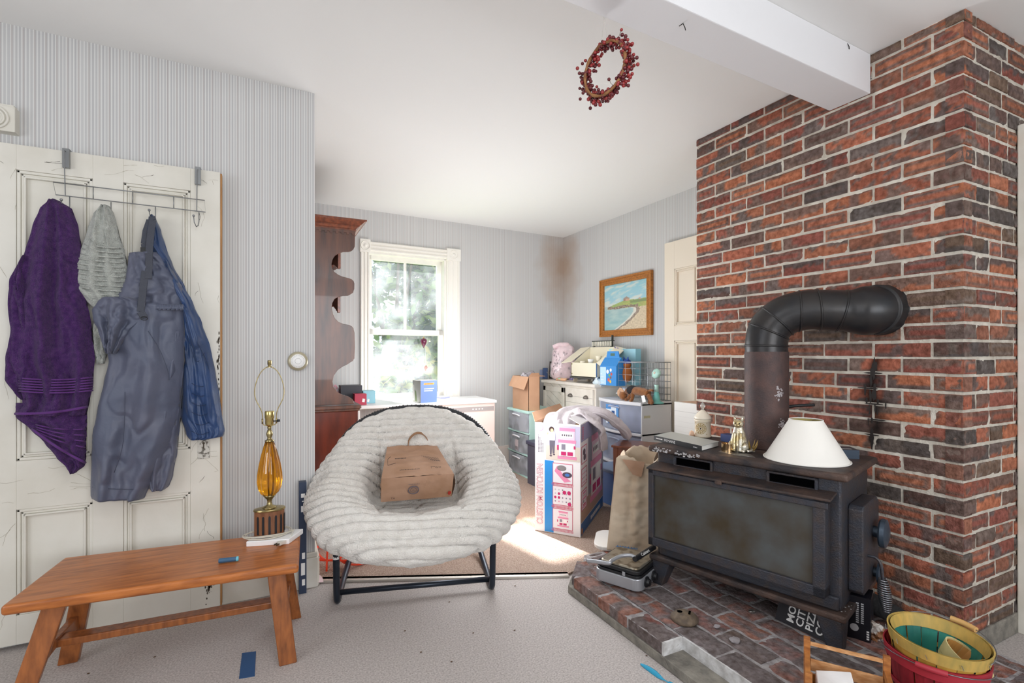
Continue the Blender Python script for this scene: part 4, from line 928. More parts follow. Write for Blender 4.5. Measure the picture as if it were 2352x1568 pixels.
for (px, py) in ((332, 322), (330, 652)):
    p = at(*cv(px, py), Y=YH); zS = p.z - .004
    q = MB(); q.box((xb + .012, YH + .02, zS), (p.x - .05, 4.50, zS + .018)); q.obj('shelf', M_cherry, hu, bevel=.002)
    q = MB(); pts = [(0, YH + .022, zS), (0, 4.5, zS)]; n_ = 28
    for i in range(n_ + 1):
        t = 1 - i / n_; y_ = YH + .022 + (4.478 - YH) * t; pts.append((0, y_, zS - .025 - .085 * (1 - math.sin(math.pi * t)) - .012 * (i % 2)))
    q.prism(pts, (p.x - .07, 0, 0), (p.x - .052, 0, 0)); q.obj('scalloped_apron', M_cherryr, hu, bevel=.001)
q = MB(); xc = at(820, 940, Y=YH - .02).x; q.box((xb - .002, YH - .03, zc - .012), (xc + .03, 4.55, zc + .012)); q.box((xb - .002, YH - .022, zc - .028), (xc + .022, 4.54, zc - .012)); q.obj('counter', M_cherry, hu, bevel=.005)
q = MB(); q.box((xb, YH - .012, .06), (xc + .01, 4.53, zc - .028)); q.box((xb, YH - .02, 0), (xc + .02, 4.54, .09)); q.obj('base_cabinet', mat('red_cabinet_wood', '6e2c1a', .3, col2='542013', ns=5, stretch=(5, 5, 1), coat=.3), hu, bevel=.004)
for k in range(3):
    y0_ = YH + .01 + k * .30
    q = MB(); q.box((xc + .01, y0_ + .01, .14), (xc + .028, y0_ + .28, .60)); d_ = q.obj('door', M_cherryr, hu, bevel=.005)
    q = MB(); q.lathe([(.006, 0), (.006, .012), (.014, .02), (.001, .03)], 14)
    T_ = Matrix.Translation((xc + .028, y0_ + .04, .4)) @ Matrix.Rotation(R(90), 4, 'Y')
    q.bm.transform(T_); q.obj('knob', M_brass, d_, smooth=True)

# orange cord
co = thing('extension_cord', 'orange extension cord coiled on the carpet behind the white chair', 'cord', (.45, 3.0, .012))
q = MB(); rgc = random.Random(4); P_ = []
for k in range(46):
    a = k * .62; r_ = .10 + .07 * rgc.random(); P_.append((.40 + r_ * 1.15 * math.cos(a), 3.02 + r_ * 1.3 * math.sin(a), .022 + .0018 * k + .012 * rgc.random()))
P_ = [(.95, 2.86, .020), (.8, 2.86, .020), (.62, 2.90, .020)] + P_
q.tube(catmull(P_, 5), .0052, 7); q.obj('cable', mat('orange_cable', 'f0451e', .45), co, smooth=True)
q = MB(); q.tube(catmull([(.29, 2.82, .02), (.30, 2.84, .16), (.33, 2.87, .19), (.35, 2.90, .12), (.37, 2.85, .05), (.45, 2.83, .022), (.55, 2.86, .022)], 6), .0052, 7); q.obj('loose_loop', mat('orange_cable', 'f0451e', .45), co, smooth=True)

# ------------------------------------------------------------------ wood stove
ST = Matrix.Translation((1.985, 1.54, hz)) @ Matrix.Rotation(R(-73), 4, 'Z')
st = thing('wood_stove', 'black cast wood stove with wide sooty glass door standing on the brick hearth', 'stove', (1.985, 1.54, hz), R(-73))
def SM(): return MB(ST)
q = SM(); q.box((-.378, -.2, .135), (.378, .2, .625)); q.obj('body', M_iron, st, bevel=.008)
q = SM(); q.box((-.408, -.238, .622), (.408, .235, .652)); q.obj('top_plate', M_rust, st, bevel=.012, bseg=4)
q = SM(); q.box((-.400, -.242, .112), (.402, .236, .138)); q.obj('base_plate', M_rust, st, bevel=.008, bseg=3)
q = SM(); q.box((-.36, -.215, .138), (.372, -.198, .19)); q.obj('lower_front_rail', M_iron, st, bevel=.006)
for sx_ in (-1, 1):
    for sy_ in (-1, 1):
        q = SM(); cx, cy = sx_ * .345, sy_ * .185; dx, dy = sx_ * .018, sy_ * .02
        q.hexa([(cx - .026 + dx, cy - .026 + dy, 0), (cx + .026 + dx, cy - .026 + dy, 0), (cx + .026 + dx, cy + .026 + dy, 0), (cx - .026 + dx, cy + .026 + dy, 0), (cx - .045, cy - .045, .113), (cx + .045, cy - .045, .113), (cx + .045, cy + .045, .113), (cx - .045, cy + .045, .113)])
        q.obj('leg', M_iron, st, bevel=.006)
dx0, dx1, dz0, dz1, gy = -.388, .343, .192, .552, -.268
q = SM()
for a, b in (((dx0, gy, dz0), (dx0 + .028, -.2, dz1)), ((dx1 - .042, gy, dz0), (dx1, -.2, dz1)), ((dx0, gy, dz0), (dx1, -.2, dz0 + .040)), ((dx0, gy, dz1 - .026), (dx1, -.2, dz1))): q.box(a, b)
dr_ = q.obj('glass_door', M_iron, st, bevel=.004)
q = SM(); q.box((dx0 + .02, gy + .012, dz0 + .03), (dx1 - .035, gy + .018, dz1 - .02)); q.obj('glass_pane', M_sglass, dr_)
q = SM(); q.hexa([(dx0 - .002, gy - .014, dz1 - .004), (dx1 + .022, gy - .018, dz1 + .002), (dx1 + .022, -.2, dz1 + .014), (dx0 + .004, -.2, dz1 + .014), (dx0 - .002, gy - .014, dz1 + .004), (dx1 + .022, gy - .018, dz1 + .012), (dx1 + .022, -.2, dz1 + .024), (dx0 + .004, -.2, dz1 + .022)])
q.box((-.06, gy - .020, dz1 - .012), (-.03, gy - .012, dz1 + .008)); q.obj('drip_ledge', M_rust, dr_, bevel=.003)
q = SM(); q.box((dx0 + .03, gy - .006, dz1 - .030), (dx1 + .01, gy + .004, dz1 - .006)); q.obj('upper_trim', M_iron, dr_, bevel=.003)
for vx0, vx1 in ((-.290, -.104), (.118, .304)):
    q = SM(); z0_, z1_ = .565, .617
    for a, b in (((vx0, -.212, z0_), (vx0 + .012, -.199, z1_)), ((vx1 - .012, -.212, z0_), (vx1, -.199, z1_)), ((vx0, -.212, z0_), (vx1, -.199, z0_ + .010)), ((vx0, -.212, z1_ - .010), (vx1, -.199, z1_))): q.box(a, b)
    v_ = q.obj('vent_frame', M_iron, st, bevel=.003)
    q = SM(); q.mt(mat('vent_darkness', '050506', .95, spec=0)); q.box((vx0 + .01, -.2025, z0_ + .008), (vx1 - .01, -.1995, z1_ - .008)); q.obj('vent_opening', None, v_)
q = SM(); pts = [(-.20, .50), (-.185, .515), (.02, .515), (.055, .49), (.055, .20), (.04, .18), (-.185, .18), (-.20, .195)]
q.prism([(0, y + .085, z) for y, z in pts], (.378, 0, 0), (.428, 0, 0)); fd = q.obj('feed_door', M_iron, st, bevel=.005, bseg=3)
q = MB(ST @ Matrix.Translation((.428, .055, .385)) @ Matrix.Rotation(R(90), 4, 'Y')); q.lathe([(.022, 0), (.022, .018), (.052, .020), (.056, .026), (.054, .040), (.030, .048), (.0001, .049)], 28); q.obj('draft_dial', mat('blue_grey_dial', '3d4a58', .35, .4), fd, auto=35)
q = MB(ST @ Matrix.Translation((.428, .055, .225)) @ Matrix.Rotation(R(90), 4, 'Y')); q.lathe([(.018, 0), (.018, .012), (.040, .014), (.042, .022), (.024, .028), (.0001, .028)], 24); q.obj('draft_dial', mat('blue_grey_dial', '3d4a58', .35, .4), fd, auto=35)
q = SM(); hp = catmull([(.42, -.045, .315), (.452, -.045, .316), (.468, -.045, .295), (.474, -.045, .25), (.480, -.045, .205), (.484, -.045, .17)], 5); q.tube(hp, .0055, 10); q.obj('handle_rod', M_iron, fd, smooth=True)
q = SM(); cp = []
for k in range(15 * 14):
    t = k / (15 * 14); a = t * 15 * 6.2832; r_ = .010 + .010 * math.sin(math.pi * (t * .95 + .03)) ; c = Vector((.474, -.045, .245)).lerp(Vector((.487, -.045, .125)), t); cp.append(c + Vector((r_ * math.cos(a), r_ * math.sin(a), 0)))
q.tube(cp, .0028, 6); q.obj('coil_grip', mat('steel_spring', '8b8d92', .3, .9), fd, smooth=True)
# ash and spatter on the stove
q = SM(); q.mt(mat('white_ash', 'b9b7b8', .95)); rga = random.Random(6)
for (x0_, x1_, y_, z_, n) in ((-.38, -.29, -.2385, .636, 40), (-.27, -.15, -.2385, .634, 40)):
    for k in range(n):
        x, z, r_ = rga.uniform(x0_, x1_), z_ + rga.gauss(0, .005), rga.uniform(.001, .004); q.poly([(x + r_ * 1.6 * math.cos(t), y_ - .0004, z + r_ * math.sin(t)) for t in (0, 1, 2, 3, 4, 5)])
for k in range(60):
    x, y, r_ = .395 + rga.gauss(-.03, .02), rga.uniform(-.2, .2), rga.uniform(.001, .0035); x = min(x, .399); q.poly([(x + r_ * math.cos(t), y + r_ * math.sin(t), .1387) for t in (0, 1, 2, 3, 4, 5)])
q.obj('ash_spots', None, st, recalc=False)['kind'] = 'stuff'
# flue pipe
fp = thing('flue_pipe', 'rusty brown and black stove pipe elbowing into the brick chimney', 'stove pipe', (2.10, 1.575, hz + .652))
px_, py_ = 2.10, 1.575
q = MB(); q.tube([(px_, py_, .742), (px_, py_, 1.185)], .0935, 40); 
q.obj('rusty_section', M_piper, fp, auto=40)
path = catmull([(px_, py_, 1.175), (px_, py_, 1.235), (px_ + .012, py_ - .014, 1.30), (px_ + .05, py_ - .06, 1.352), (px_ + .105, py_ - .125, 1.374), (px_ + .165, py_ - .195, 1.370), (px_ + .22, py_ - .255, 1.364), (px_ + .262, py_ - .30, 1.364), (px_ + .305, py_ - .325, 1.366)], 6)
q = MB(); rr = []
for i, p in enumerate(path):
    t = i / (len(path) - 1); r_ = .0905 if t < .72 else .0905 + .016 * min((t - .72) / .10, 1); rr.append(r_)
q.tube(path, rr, 40); q.obj('black_elbow', M_pipeb, fp, auto=40)
for t in (.10, .215, .33, .46, .575, .69):
    i = int(t * (len(path) - 1)); q = MB(); d = (path[i + 1] - path[i]).normalized(); tl = (Vector((0, 0, .25)) * (1 if t in (.10, .33, .575) else -1)); n_ = (d + tl * .6).normalized()
    u = n_.orthogonal().normalized(); v_ = n_.cross(u); q.tube([path[i] + (u * math.cos(a * .1571) + v_ * math.sin(a * .1571)) * (rr[i] + .001) for a in range(40)], .0045, 6, closed=True); q.obj('elbow_seam', M_pipeb, fp, smooth=True)
q = MB(ST); q = MB(Matrix.Translation((BX - .012, 1.25, 1.366)) @ Matrix.Rotation(R(90), 4, 'Y')); q.lathe([(.082, -.030), (.105, -.030), (.107, -.026), (.109, .012), (.112, .016)], 48, rib=48, ribd=.006, close=False); q.obj('crimped_collar', M_pipeb, fp, smooth=True)
q = MB(); q.mt(mat('pipe_ash', 'aaa4a6', .95)); rga = random.Random(2)
for zc_, ac in ((1.0, -38), (.99, -42), (.86, -28), (.85, -32)):
    for k in range(22):
        a = R(ac + rga.gauss(0, 4) - 90 + 20); z = zc_ + rga.gauss(0, .012); r_ = rga.uniform(.001, .005); b = [(px_ + .0940 * math.cos(a + r_ / .09 * math.cos(t)), py_ + .0940 * math.sin(a + r_ / .09 * math.cos(t)), z + r_ * math.sin(t)) for t in (0, 1, 2, 3, 4, 5)]; q.poly(b)
q.obj('ash_spots', None, fp, recalc=False)['kind'] = 'stuff'
q = MB(); q.mt(M_black); q.tube(catmull([(px_ + .09, py_ - .03, .925), (px_ + .13, py_ - .075, .935), (px_ + .17, py_ - .12, .94)], 5), .007, 8); q.obj('damper_handle', M_black, fp, smooth=True)

# ---- things on the stove top
ZS = hz + .652
def onst(x, y): return ST @ Vector((x, y, .652))
sh = thing('lampshade', 'white conical lampshade standing on the stove top', 'lampshade', onst(.215, -.045))
q = MB(sh); q.lathe([(.156, 0), (.0605, .165)], 64, close=False); q.lathe([(.1545, .0), (.059, .165)], 64, close=False)
q.obj('shade_fabric', mat('white_shade_linen', 'eeebe4', .8, bump=.06, bs=200, trans=.0), sh, smooth=True, recalc=False)
q = MB(sh)
for r_, z_ in ((.1565, .003), (.061, .1635)): q.tube([(r_ * math.cos(k * .0982), r_ * math.sin(k * .0982), z_) for k in range(64)], .0028, 6, closed=True)
q.obj('trim', mat('shade_trim', 'f2efe8', .7), sh, smooth=True)
q = MB(sh); q.lathe([(.1540, .002), (.0585, .164)], 64, close=False); q.obj('yellow_lining', mat('yellow_lining', 'e2cf86', .7), sh, smooth=True, recalc=False)
q = MB(sh)
for k in range(3): q.bar((0, 0, .150), (.059 * math.cos(k * 2.094), .059 * math.sin(k * 2.094), .160), .002, .002)
q.lathe([(.012, .149), (.012, .152)], 16); q.obj('spider', M_brass, sh)
a0 = at(1502, 1010, Z=ZS); a1 = at(1612, 1036, Z=ZS); w_ = (a1 - a0).length; ua = (a1 - a0).normalized(); va = Vector((-ua.y, ua.x, 0)); va = va if va.x > 0 else -va
bk = thing('book', 'thin black spined book with grey cover lying at the left end of the stove top', 'book', (a0 + a1) / 2)
q = MB(); q.mt(mat('book_cover_grey', 'b4b8b4', .35)); ctr = a0
def BXf(o, ux, uy, W_, D_, z0, z1): 
    o, ux, uy = Vector(o), Vector(ux), Vector(uy); z0v, z1v = Vector((0, 0, z0)), Vector((0, 0, z1)); return [o + z0v, o + ux * W_ + z0v, o + ux * W_ + uy * D_ + z0v, o + uy * D_ + z0v, o + z1v, o + ux * W_ + z1v, o + ux * W_ + uy * D_ + z1v, o + uy * D_ + z1v]
va2 = (at(1662, 1022, Z=ZS) - a1).normalized()
q.hexa(BXf(a0, ua, va2, w_, .17, .0215, .0235)); q.mt(mat('book_black', '1c1d1f', .4)); q.hexa(BXf(a0, ua, va2, w_, .17, 0, .002)); q.hexa(BXf(a0 - va2 * .002, ua, va2, w_, .003, 0, .0235))
q.mt(M_white2); Fk = frame(a0 - va2 * .002 + Vector((0, 0, .0115)), ua, (0, 0, 1)); q.text('IN MAINE', .018, Fk @ Matrix.Translation((.115, 0, 0)), .0005)
for k in range(8): q.rect(Fk, .018 + .006 * k, -.002, .022 + .006 * k, .003, .0005)
for k in range(5): q.rect(Fk, w_ - .05 + .005 * k, -.002, w_ - .047 + .005 * k, .002, .0005)
q.obj('cover', None, bk)
q = MB(); q.hexa(BXf(a0 + va2 * .003, ua, va2, w_ - .003, .163, .0022, .0213)); q.obj('pages', mat('paper_edges', 'e8e6e0', .8), bk)
jc = at(1614, 1003, Z=ZS)
jr = thing('lidded_jar', 'ivory lidded jar with a pierced gold medallion and glass finial on the stove top', 'jar', jc)
M_iv = mat('ivory_ceramic', 'e9dcc4', .3)
q = MB(jr); q.lathe([(.040, 0), (.043, .003), (.043, .008), (.040, .012), (.040, .082), (.042, .084), (.042, .088), (.041, .092)], 40); q.obj('jar_body', M_iv, jr, smooth=True)
q = MB(jr); q.lathe([(.042, .092), (.043, .100), (.041, .106), (.028, .124), (.012, .138), (.008, .142)], 40); q.obj('lid', mat('ivory_lid', 'efe4d0', .35), jr, smooth=True)
q = MB(jr); q.lathe([(.008, .141), (.005, .148), (.011, .156), (.013, .163), (.010, .171), (.004, .178), (.002, .184)], 20); q.obj('glass_finial', mat('clear_bead', 'f4f0e8', .05, trans=.7), jr, smooth=True)
jd = (Vector((0, 0, 0)) - jc); ja = math.atan2(jd.y, jd.x) - .25
q = MB(jr); q.mt(mat('gold_print', 'b99a4c', .4, .4))
def onjar(a, z, r_=.0405): return (r_ * math.cos(ja + a), r_ * math.sin(ja + a), z)
for r_ in (.027, .019, .010):
    q.tube([onjar(r_ * math.cos(k * .2618) / .04, .048 + r_ * math.sin(k * .2618)) for k in range(24)], .0011, 5, closed=True)
for k in range(12): q.tube([onjar(.011 * math.cos(k * .5236) / .04, .048 + .011 * math.sin(k * .5236)), onjar(.026 * math.cos(k * .5236) / .04, .048 + .026 * math.sin(k * .5236))], .0013, 5)
for sx_, sz_ in ((-1, -1), (-1, 1), (1, -1), (1, 1)): q.ball(onjar(sx_ * .75, .048 + sz_ * .028), .0022, 1)
q.mt(mat('medallion_core', '3a2c14', .5)); q.ball(onjar(0, .048), .005, 2, (.6, .6, 1)); q.obj('gold_medallion', None, jr, smooth=True)
# little peach egg-shaped candle behind
c = at(1589, 1003, Z=ZS); o = thing('candle', 'small peach egg-shaped candle behind the ivory jar', 'candle', c); q = MB(o); q.lathe([(.004, 0), (.012, .004), (.014, .016), (.010, .028), (.002, .034)], 20); q.obj('wax', mat('peach_wax', 'e8bfa0', .5), o, smooth=True)
# mercury-glass cat
cc = at(1697, 1036, Z=ZS)
cat_ = thing('cat_figurine', 'sitting cat figurine in speckled silver and gold glass on the stove top', 'figurine', cc, R(-62))
M_merc = mat('mercury_glass', 'b9a67a', .22, .75, col2='e6e2d4', ns=22, nd=5, lo=.42, hi=.6, bump=.25, bs=60)
M_merc2 = mat('mercury_glass_silver', 'c8c5b8', .25, .6, col2='9d9474', ns=25, bump=.25, bs=60)
q = MB(cat_); 
q.lathe([(.030, 0), (.034, .004), (.035, .03), (.032, .055), (.025, .085), (.019, .105), (.016, .115)], 28, 1.05, .95); q.obj('body', M_merc, cat_, smooth=True)
q = MB(cat_); q.ball((0, -.008, .125), .023, 3, (1, .95, .95)); q.ball((0, -.026, .119), .010, 2, (1.1, .8, .8)); q.obj('head', M_merc, cat_, smooth=True)
for sx_ in (-1, 1):
    q = MB(cat_); q.tube([(sx_ * .014, -.004, .138), (sx_ * .018, -.002, .158)], [.009, .001], 8); q.obj('ear', M_merc, cat_, smooth=True)
    q = MB(cat_); q.tube(catmull([(sx_ * .012, -.026, .085), (sx_ * .014, -.036, .05), (sx_ * .013, -.038, .02), (sx_ * .013, -.044, .007)], 4), [.009] * 9 + [.008] * 3 + [.009], 10); q.obj('front_leg', M_merc, cat_, smooth=True)
    q = MB(cat_); q.ball((sx_ * .027, -.008, .024), .024, 3, (.7, 1.2, 1)); q.ball((sx_ * .026, -.034, .009), .010, 2, (.9, 1.5, .8)); q.obj('haunch', M_merc, cat_, smooth=True)
    q = MB(cat_); q.ball((sx_ * .009, -.0285, .128), .0035, 2); q.obj('eye', mat('cat_eye', '3a3426', .2), cat_, smooth=True)
q = MB(cat_); q.tube(catmull([(.02, .028, .012), (.045, .02, .010), (.052, -.01, .010), (.042, -.035, .010)], 5), [.008] * 10 + [.006] * 6, 8); q.obj('tail', M_merc, cat_, smooth=True)
c2 = at(1672, 1030, Z=ZS)
c3 = at(1720, 1036, Z=ZS) 
o = thing('glass_ornament', 'clear and gold glass leaf ornament standing beside the cat figurine', 'ornament', c3 + Vector((.0, -.01, 0)))
M_leaf = mat('gold_glass', 'a98a4a', .15, .3, trans=.35)
for k in range(7):
    a = k * .9; q = MB(o); T_ = Matrix.Rotation(a, 4, 'Z') @ Matrix.Rotation(R(28 + 9 * (k % 3)), 4, 'Y')
    q.tube([T_ @ Vector(p) for p in ((0, 0, 0), (.003, 0, .02), (.004, 0, .042), (0, 0, .062))], [.003, .011, .009, .001], 8, flat=.35); q.obj('leaf', M_leaf, o, smooth=True)
q = MB(o); q.lathe([(.016, 0), (.018, .003), (.010, .010), (.003, .012)], 18); q.obj('foot', M_merc, o, smooth=True)
tc_ = at(1671, 1036, Z=ZS); o = thing('candle_tin', 'small shiny gold tin standing in front of the cat figurine', 'tin', tc_ )
q = MB(o); q.lathe([(.026, 0), (.026, .034), (.0265, .036), (.024, .036), (.024, .030), (.0001, .030)], 36); q.obj('tin_body', mat('polished_gold', 'd9b78a', .12, 1.0), o, auto=40)
o = thing('coaster', 'flat crumpled foil piece under the gold tin', 'foil', tc_ + Vector((0, 0, 0)))
q = MB(); P_ = [at(x, y, Z=ZS + .0012) for x, y in ((1650, 1037), (1668, 1029), (1700, 1034), (1728, 1045), (1735, 1050), (1705, 1046), (1680, 1043))]; q.prism(P_, (0, 0, -.0010), (0, 0, .0)); q.obj('foil_sheet', mat('foil', '8e8a86', .35, .8, bump=.5, bs=60), o)
M_inc = mat('incense_blue', '24396e', .5)
def cbox(name, lab, cat, pa, pb, z, h_, dep, m, seed=0, dec=None, lean=0, grp=None):
    """box whose lower front edge runs from pixel-ray pa to pb on height z, dep away from the viewer"""
    a, b = at(*pa, Z=z), at(*pb, Z=z); u = (b - a).normalized(); v_ = Vector((-u.y, u.x, 0)); W_ = (b - a).length
    o = thing(name, lab, cat, (a + b) / 2 + v_ * dep / 2, group=grp); T_ = Matrix(((u.x, v_.x, 0, a.x), (u.y, v_.y, 0, a.y), (0, 0, 1, z), (0, 0, 0, 1)))
    q = MB(T_); q.mt(m); q.box((0, 0, 0), (W_, dep, h_))
    if dec: dec(q, T_, W_, h_, dep)
    q.obj('box_body', None, o); return o, T_, W_
def dec_inc(q, T_, W_, h_, dep):
    F = T_ @ frame((0, 0, 0), (1, 0, 0), (0, 0, 1)); q.M = Matrix(); q.mt(mat('pinkish_seal', 'e0b8a8', .6)).disc(F, .030, h_ * .5, h_ * .38); q.mt(mat('incense_mark', '8f6f86', .6)).disc(F, .030, h_ * .5, h_ * .2, off=.0009)
    q.mt(M_white2)
    for k in range(7): q.rect(F, .055 + .012 * k, h_ * .62, .063 + .012 * k, h_ * .8); q.rect(F, .055 + .012 * k, h_ * .15, .061 + .012 * k, h_ * .24)
    q.mt(mat('red_ink', 'b03024', .7)); q.rect(F, .09, h_ * .28, .12, h_ * .45)
cbox('incense_box', 'narrow dark blue box with a pink round seal lying between the cat and the lampshade', 'box', (1725, 1022), (1768, 1034), ZS, .036, .03, M_inc, dec=dec_inc)
cbox('incense_box', 'short dark blue box lying just left of the cat figurine', 'box', (1655, 1012), (1684, 1018), ZS, .036, .05, M_inc)
def dec_db(q, T_, W_, h_, dep):
    F = T_ @ frame((0, 0, h_), (1, 0, 0), (0, 1, 0)); q.M = Matrix(); q.mt(M_white2); q.rect(F, .01, .02, W_ - .02, .028)
cbox('tin_case', 'dark blue metal case lying behind the lampshade near the chimney', 'case', (1925, 1052), (1974, 1054), ZS, .036, .09, mat('blue_black_tin', '2a3746', .35, .4), dec=dec_db)

# ------------------------------------------------------------------ small things on the hearth
c = at(1572, 1424, Z=hz); o = thing('draft_cap', 'round rusty cast cap with two holes lying on the hearth bricks', 'metal cap', c)
q = MB(o); q.lathe([(.052, 0), (.055, .006), (.053, .016), (.045, .024), (.032, .031), (.015, .034), (.0001, .034)], 36); q.obj('cap', mat('rusty_cast', '7a6a58', .7, .2, col2='5c5045', ns=40, bump=.4, bs=80), o, smooth=True)
q = MB(o); q.mt(mat('vent_darkness', '050506', .95, spec=0)); q.lathe([(.011, .0335), (.0001, .0355)], 16, c=(-.014, .012, .0005), close=False); q.bar((.004, -.022, .0335), (.024, -.006, .0335), .008, .005); q.obj('holes', None, o, recalc=False)
for (x, y, lab, m_, r_) in ((1727, 1404, 'small shiny foil ball on the hearth under the stove front', mat('foil', '8e8a86', .35, .8), .012), (1688, 1470, 'grey lump of ash nearest the wooden crate on the hearth', mat('grey_lump', '9a9496', .9, bump=.8, bs=60), .016), (1647, 1438, 'small pale crumb of ash on the hearth right of the round cap', mat('grey_lump', '9a9496', .9), .011)):
    c = at(x, y, Z=hz + .006); q = MB(); q.ball(c, r_, 3, (1.4, 1, .6))
    for v in q.bm.verts: v.co += Vector([.35 * r_ * fbm((v.co.x * 60, v.co.y * 60, v.co.z * 60 + k * 7), 2) for k in range(3)])
    o = q.obj('ash_lump' if r_ != .012 else 'foil_ball', m_, smooth=True); tag(o, lab, 'ash' if r_ != .012 else 'foil')
# contact grill
ga, gb = at(1368, 1336, Z=hz), at(1455, 1364, Z=hz); gd = math.atan2((gb - ga).y, (gb - ga).x)
gr = thing('contact_grill', 'silver and black electric contact grill on the left corner of the hearth', 'grill', ga, gd)
M_sil = mat('silver_plastic', 'a9abb0', .35, .5); M_ss = mat('greasy_steel', 'b1a999', .3, .8, col2='7a6e5c', ns=22, lo=.5, hi=.62)
Wg = (gb - ga).length + .03; Dg = .24
def rbox(q, x0, y0, x1, y1, z0, z1, r_, tx=0.0):
    pts = []
    for cx, cy, a0_ in ((x1 - r_, y0 + r_, -90), (x1 - r_, y1 - r_, 0), (x0 + r_, y1 - r_, 90), (x0 + r_, y0 + r_, 180)):
        for k in range(7): a = R(a0_ + 15 * k); pts.append((cx + r_ * math.cos(a), cy + r_ * math.sin(a), 0))
    mx, my = (x0 + x1) / 2, (y0 + y1) / 2
    A = [q.v((mx + (p[0] - mx) * (1 - tx), my + (p[1] - my) * (1 - tx), z0)) for p in pts]; B = [q.v((p[0], p[1], z1)) for p in pts]; q.f(A[::-1]); q.f(B)
    for i in range(len(pts)): q.f([A[i], A[(i + 1) % len(pts)], B[(i + 1) % len(pts)], B[i]])
q = MB(gr); rbox(q, -.01, -.0, Wg, Dg, .012, .066, .035); q.obj('lower_housing', M_sil, gr, bevel=.004)
q = MB(gr); rbox(q, -.006, .004, Wg - .004, Dg - .004, .066, .078, .033); q.obj('lower_plate', M_black, gr, bevel=.002)
q = MB(gr); rbox(q, -.004, .006, Wg - .006, Dg - .006, .082, .098, .033); q.obj('upper_plate', M_black, gr, bevel=.002)
q = MB(gr); rbox(q, .01, .022, Wg - .02, Dg - .02, .098, .108, .03, -.04); q.obj('steel_lid', M_ss, gr, bevel=.004)
for sx_ in (.03, Wg - .05):
    for sy_ in (.03, Dg - .05): q = MB(gr); q.cyl((sx_, sy_, 0), (sx_, sy_, .013), .010, 10); q.obj('foot', M_black, gr)
Mgi = (Wm(gr)).inverted(); hpx = [(1349, 1287), (1368, 1289), (1398, 1293), (1405, 1287), (1425, 1277), (1448, 1275), (1462, 1282)]; hzz = [.168, .175, .185, .19, .198, .200, .192]
q = MB(); P_ = [at(x, y, Z=hz + z - .045) for (x, y), z in zip(hpx, hzz)]
Q = catmull(P_, 5)
q.tube(Q, [.0085] * len(Q), 8, flat=1.3); q.obj('lift_arm', M_sil, gr, smooth=True)
h0, h1 = at(1458, 1284, Z=hz + .145), at(1502, 1256, Z=hz + .155)
q = MB(); q.tube([h0, h1], .0125, 16); hh = q.obj('handle', M_black, gr, auto=40)
tv = (Vector((0, 0, CAMZ)) - h0).normalized(); hu_ = (h1 - h0).normalized(); hv_ = tv.cross(hu_).normalized(); Fh = frame((h0 + h1) / 2 - hu_ * .01 + hu_.cross(hv_) * .0132, hu_, hv_)
q = MB(); q.mt(M_white2); q.text('Cuisinart', .019, Fh, .0004, bold=.01); q.obj('lettering', None, gr, recalc=False)
q = MB(Wm(gr) @ Matrix.Translation((Wg, .07, .040)) @ Matrix.Rotation(R(90), 4, 'Y')); q.lathe([(.024, 0), (.024, .006), (.017, .008), (.015, .020), (.0001, .021)], 20); q.obj('dial', M_black, gr, auto=40)
q = MB(Wm(gr) @ Matrix.Translation((Wg, .15, .040)) @ Matrix.Rotation(R(90), 4, 'Y')); q.lathe([(.024, 0), (.024, .006), (.017, .008), (.015, .020), (.0001, .021)], 20); q.obj('dial', M_black, gr, auto=40)
q = MB(gr); q.box((Wg * .62, -.0025, .070), (Wg * .62 + .014, .002, .088)); q.obj('latch', M_sil, gr, bevel=.001)
# white tray + grocery bag
c = at(1425, 1262, Z=hz); wt = thing('plastic_tray', 'white plastic lid lying under the tall paper grocery bag', 'lid', c + Vector((.03, .06, 0)))
q = MB(); tc0 = c + Vector((.07, .05, 0)); M_ = Matrix.Translation(tc0) @ Matrix.Rotation(R(-40), 4, 'Z'); q = MB(M_); rbox(q, -.17, -.13, .17, .15, 0, .024, .07, .03); q.obj('lid_body', mat('offwhite_plastic', 'dfddd8', .4), wt, bevel=.006)
zb_ = hz + .025; b0, b1 = at(1394, 1262, Z=zb_), at(1490, 1275, Z=zb_); ang = math.atan2((b1 - b0).y, (b1 - b0).x)
Tg = Matrix.Translation(b0) @ Matrix.Rotation(ang, 4, 'Z')
gb_ = thing('paper_bag', 'tall open kraft grocery bag standing between the toy kitchen carton and the stove', 'paper bag', b0)
Wb, Db, Hb = (b1 - b0).length + .06, .17, .50
def gbag(t, v):
    k = t * 4; i = int(k) % 4; f = k - int(k); sp = 1 + .02 * math.sin(math.pi * v)
    c_ = [(0, 0), (Wb, 0), (Wb, Db), (0, Db)]; a, b = c_[i], c_[(i + 1) % 4]; x, y = a[0] + (b[0] - a[0]) * f, a[1] + (b[1] - a[1]) * f; s_ = math.sin(math.pi * f); n = ((0, -1), (1, 0), (0, 1), (-1, 0))[i]
    d = .012 * s_ * fbm((x * 8, v * 5, i), 3) + .006 * s_ * fbm((x * 30, v * 20, i + y * 20), 2)
    if i in (1, 3): d -= .035 * s_ * min(v * 1.5, 1)
    if i == 0: d += .018 * math.exp(-((f - .52) / .10) ** 2) * math.sin(math.pi * v) - .012 * math.exp(-((f - .38) / .06) ** 2) * math.sin(math.pi * v)
    lx = .05 * v * (1 - x / Wb)      # left corner leans in towards the top
    top = Hb * v + (.020 * math.sin(f * 7 + i * 2) + .016 * fbm((x * 20, y * 20, 3), 2)) * v ** 6 + (.03 if i == 2 else 0) * v ** 4
    return Vector((x + n[0] * d + lx, y + n[1] * d, top))
q = MB(Tg); q.grid(gbag, 96, 56); q.mt(M_kraftl) ; q.mats = [M_kraftl]
q.poly([gbag(0, 0), gbag(.25, 0), gbag(.5, 0), gbag(.75, 0)])
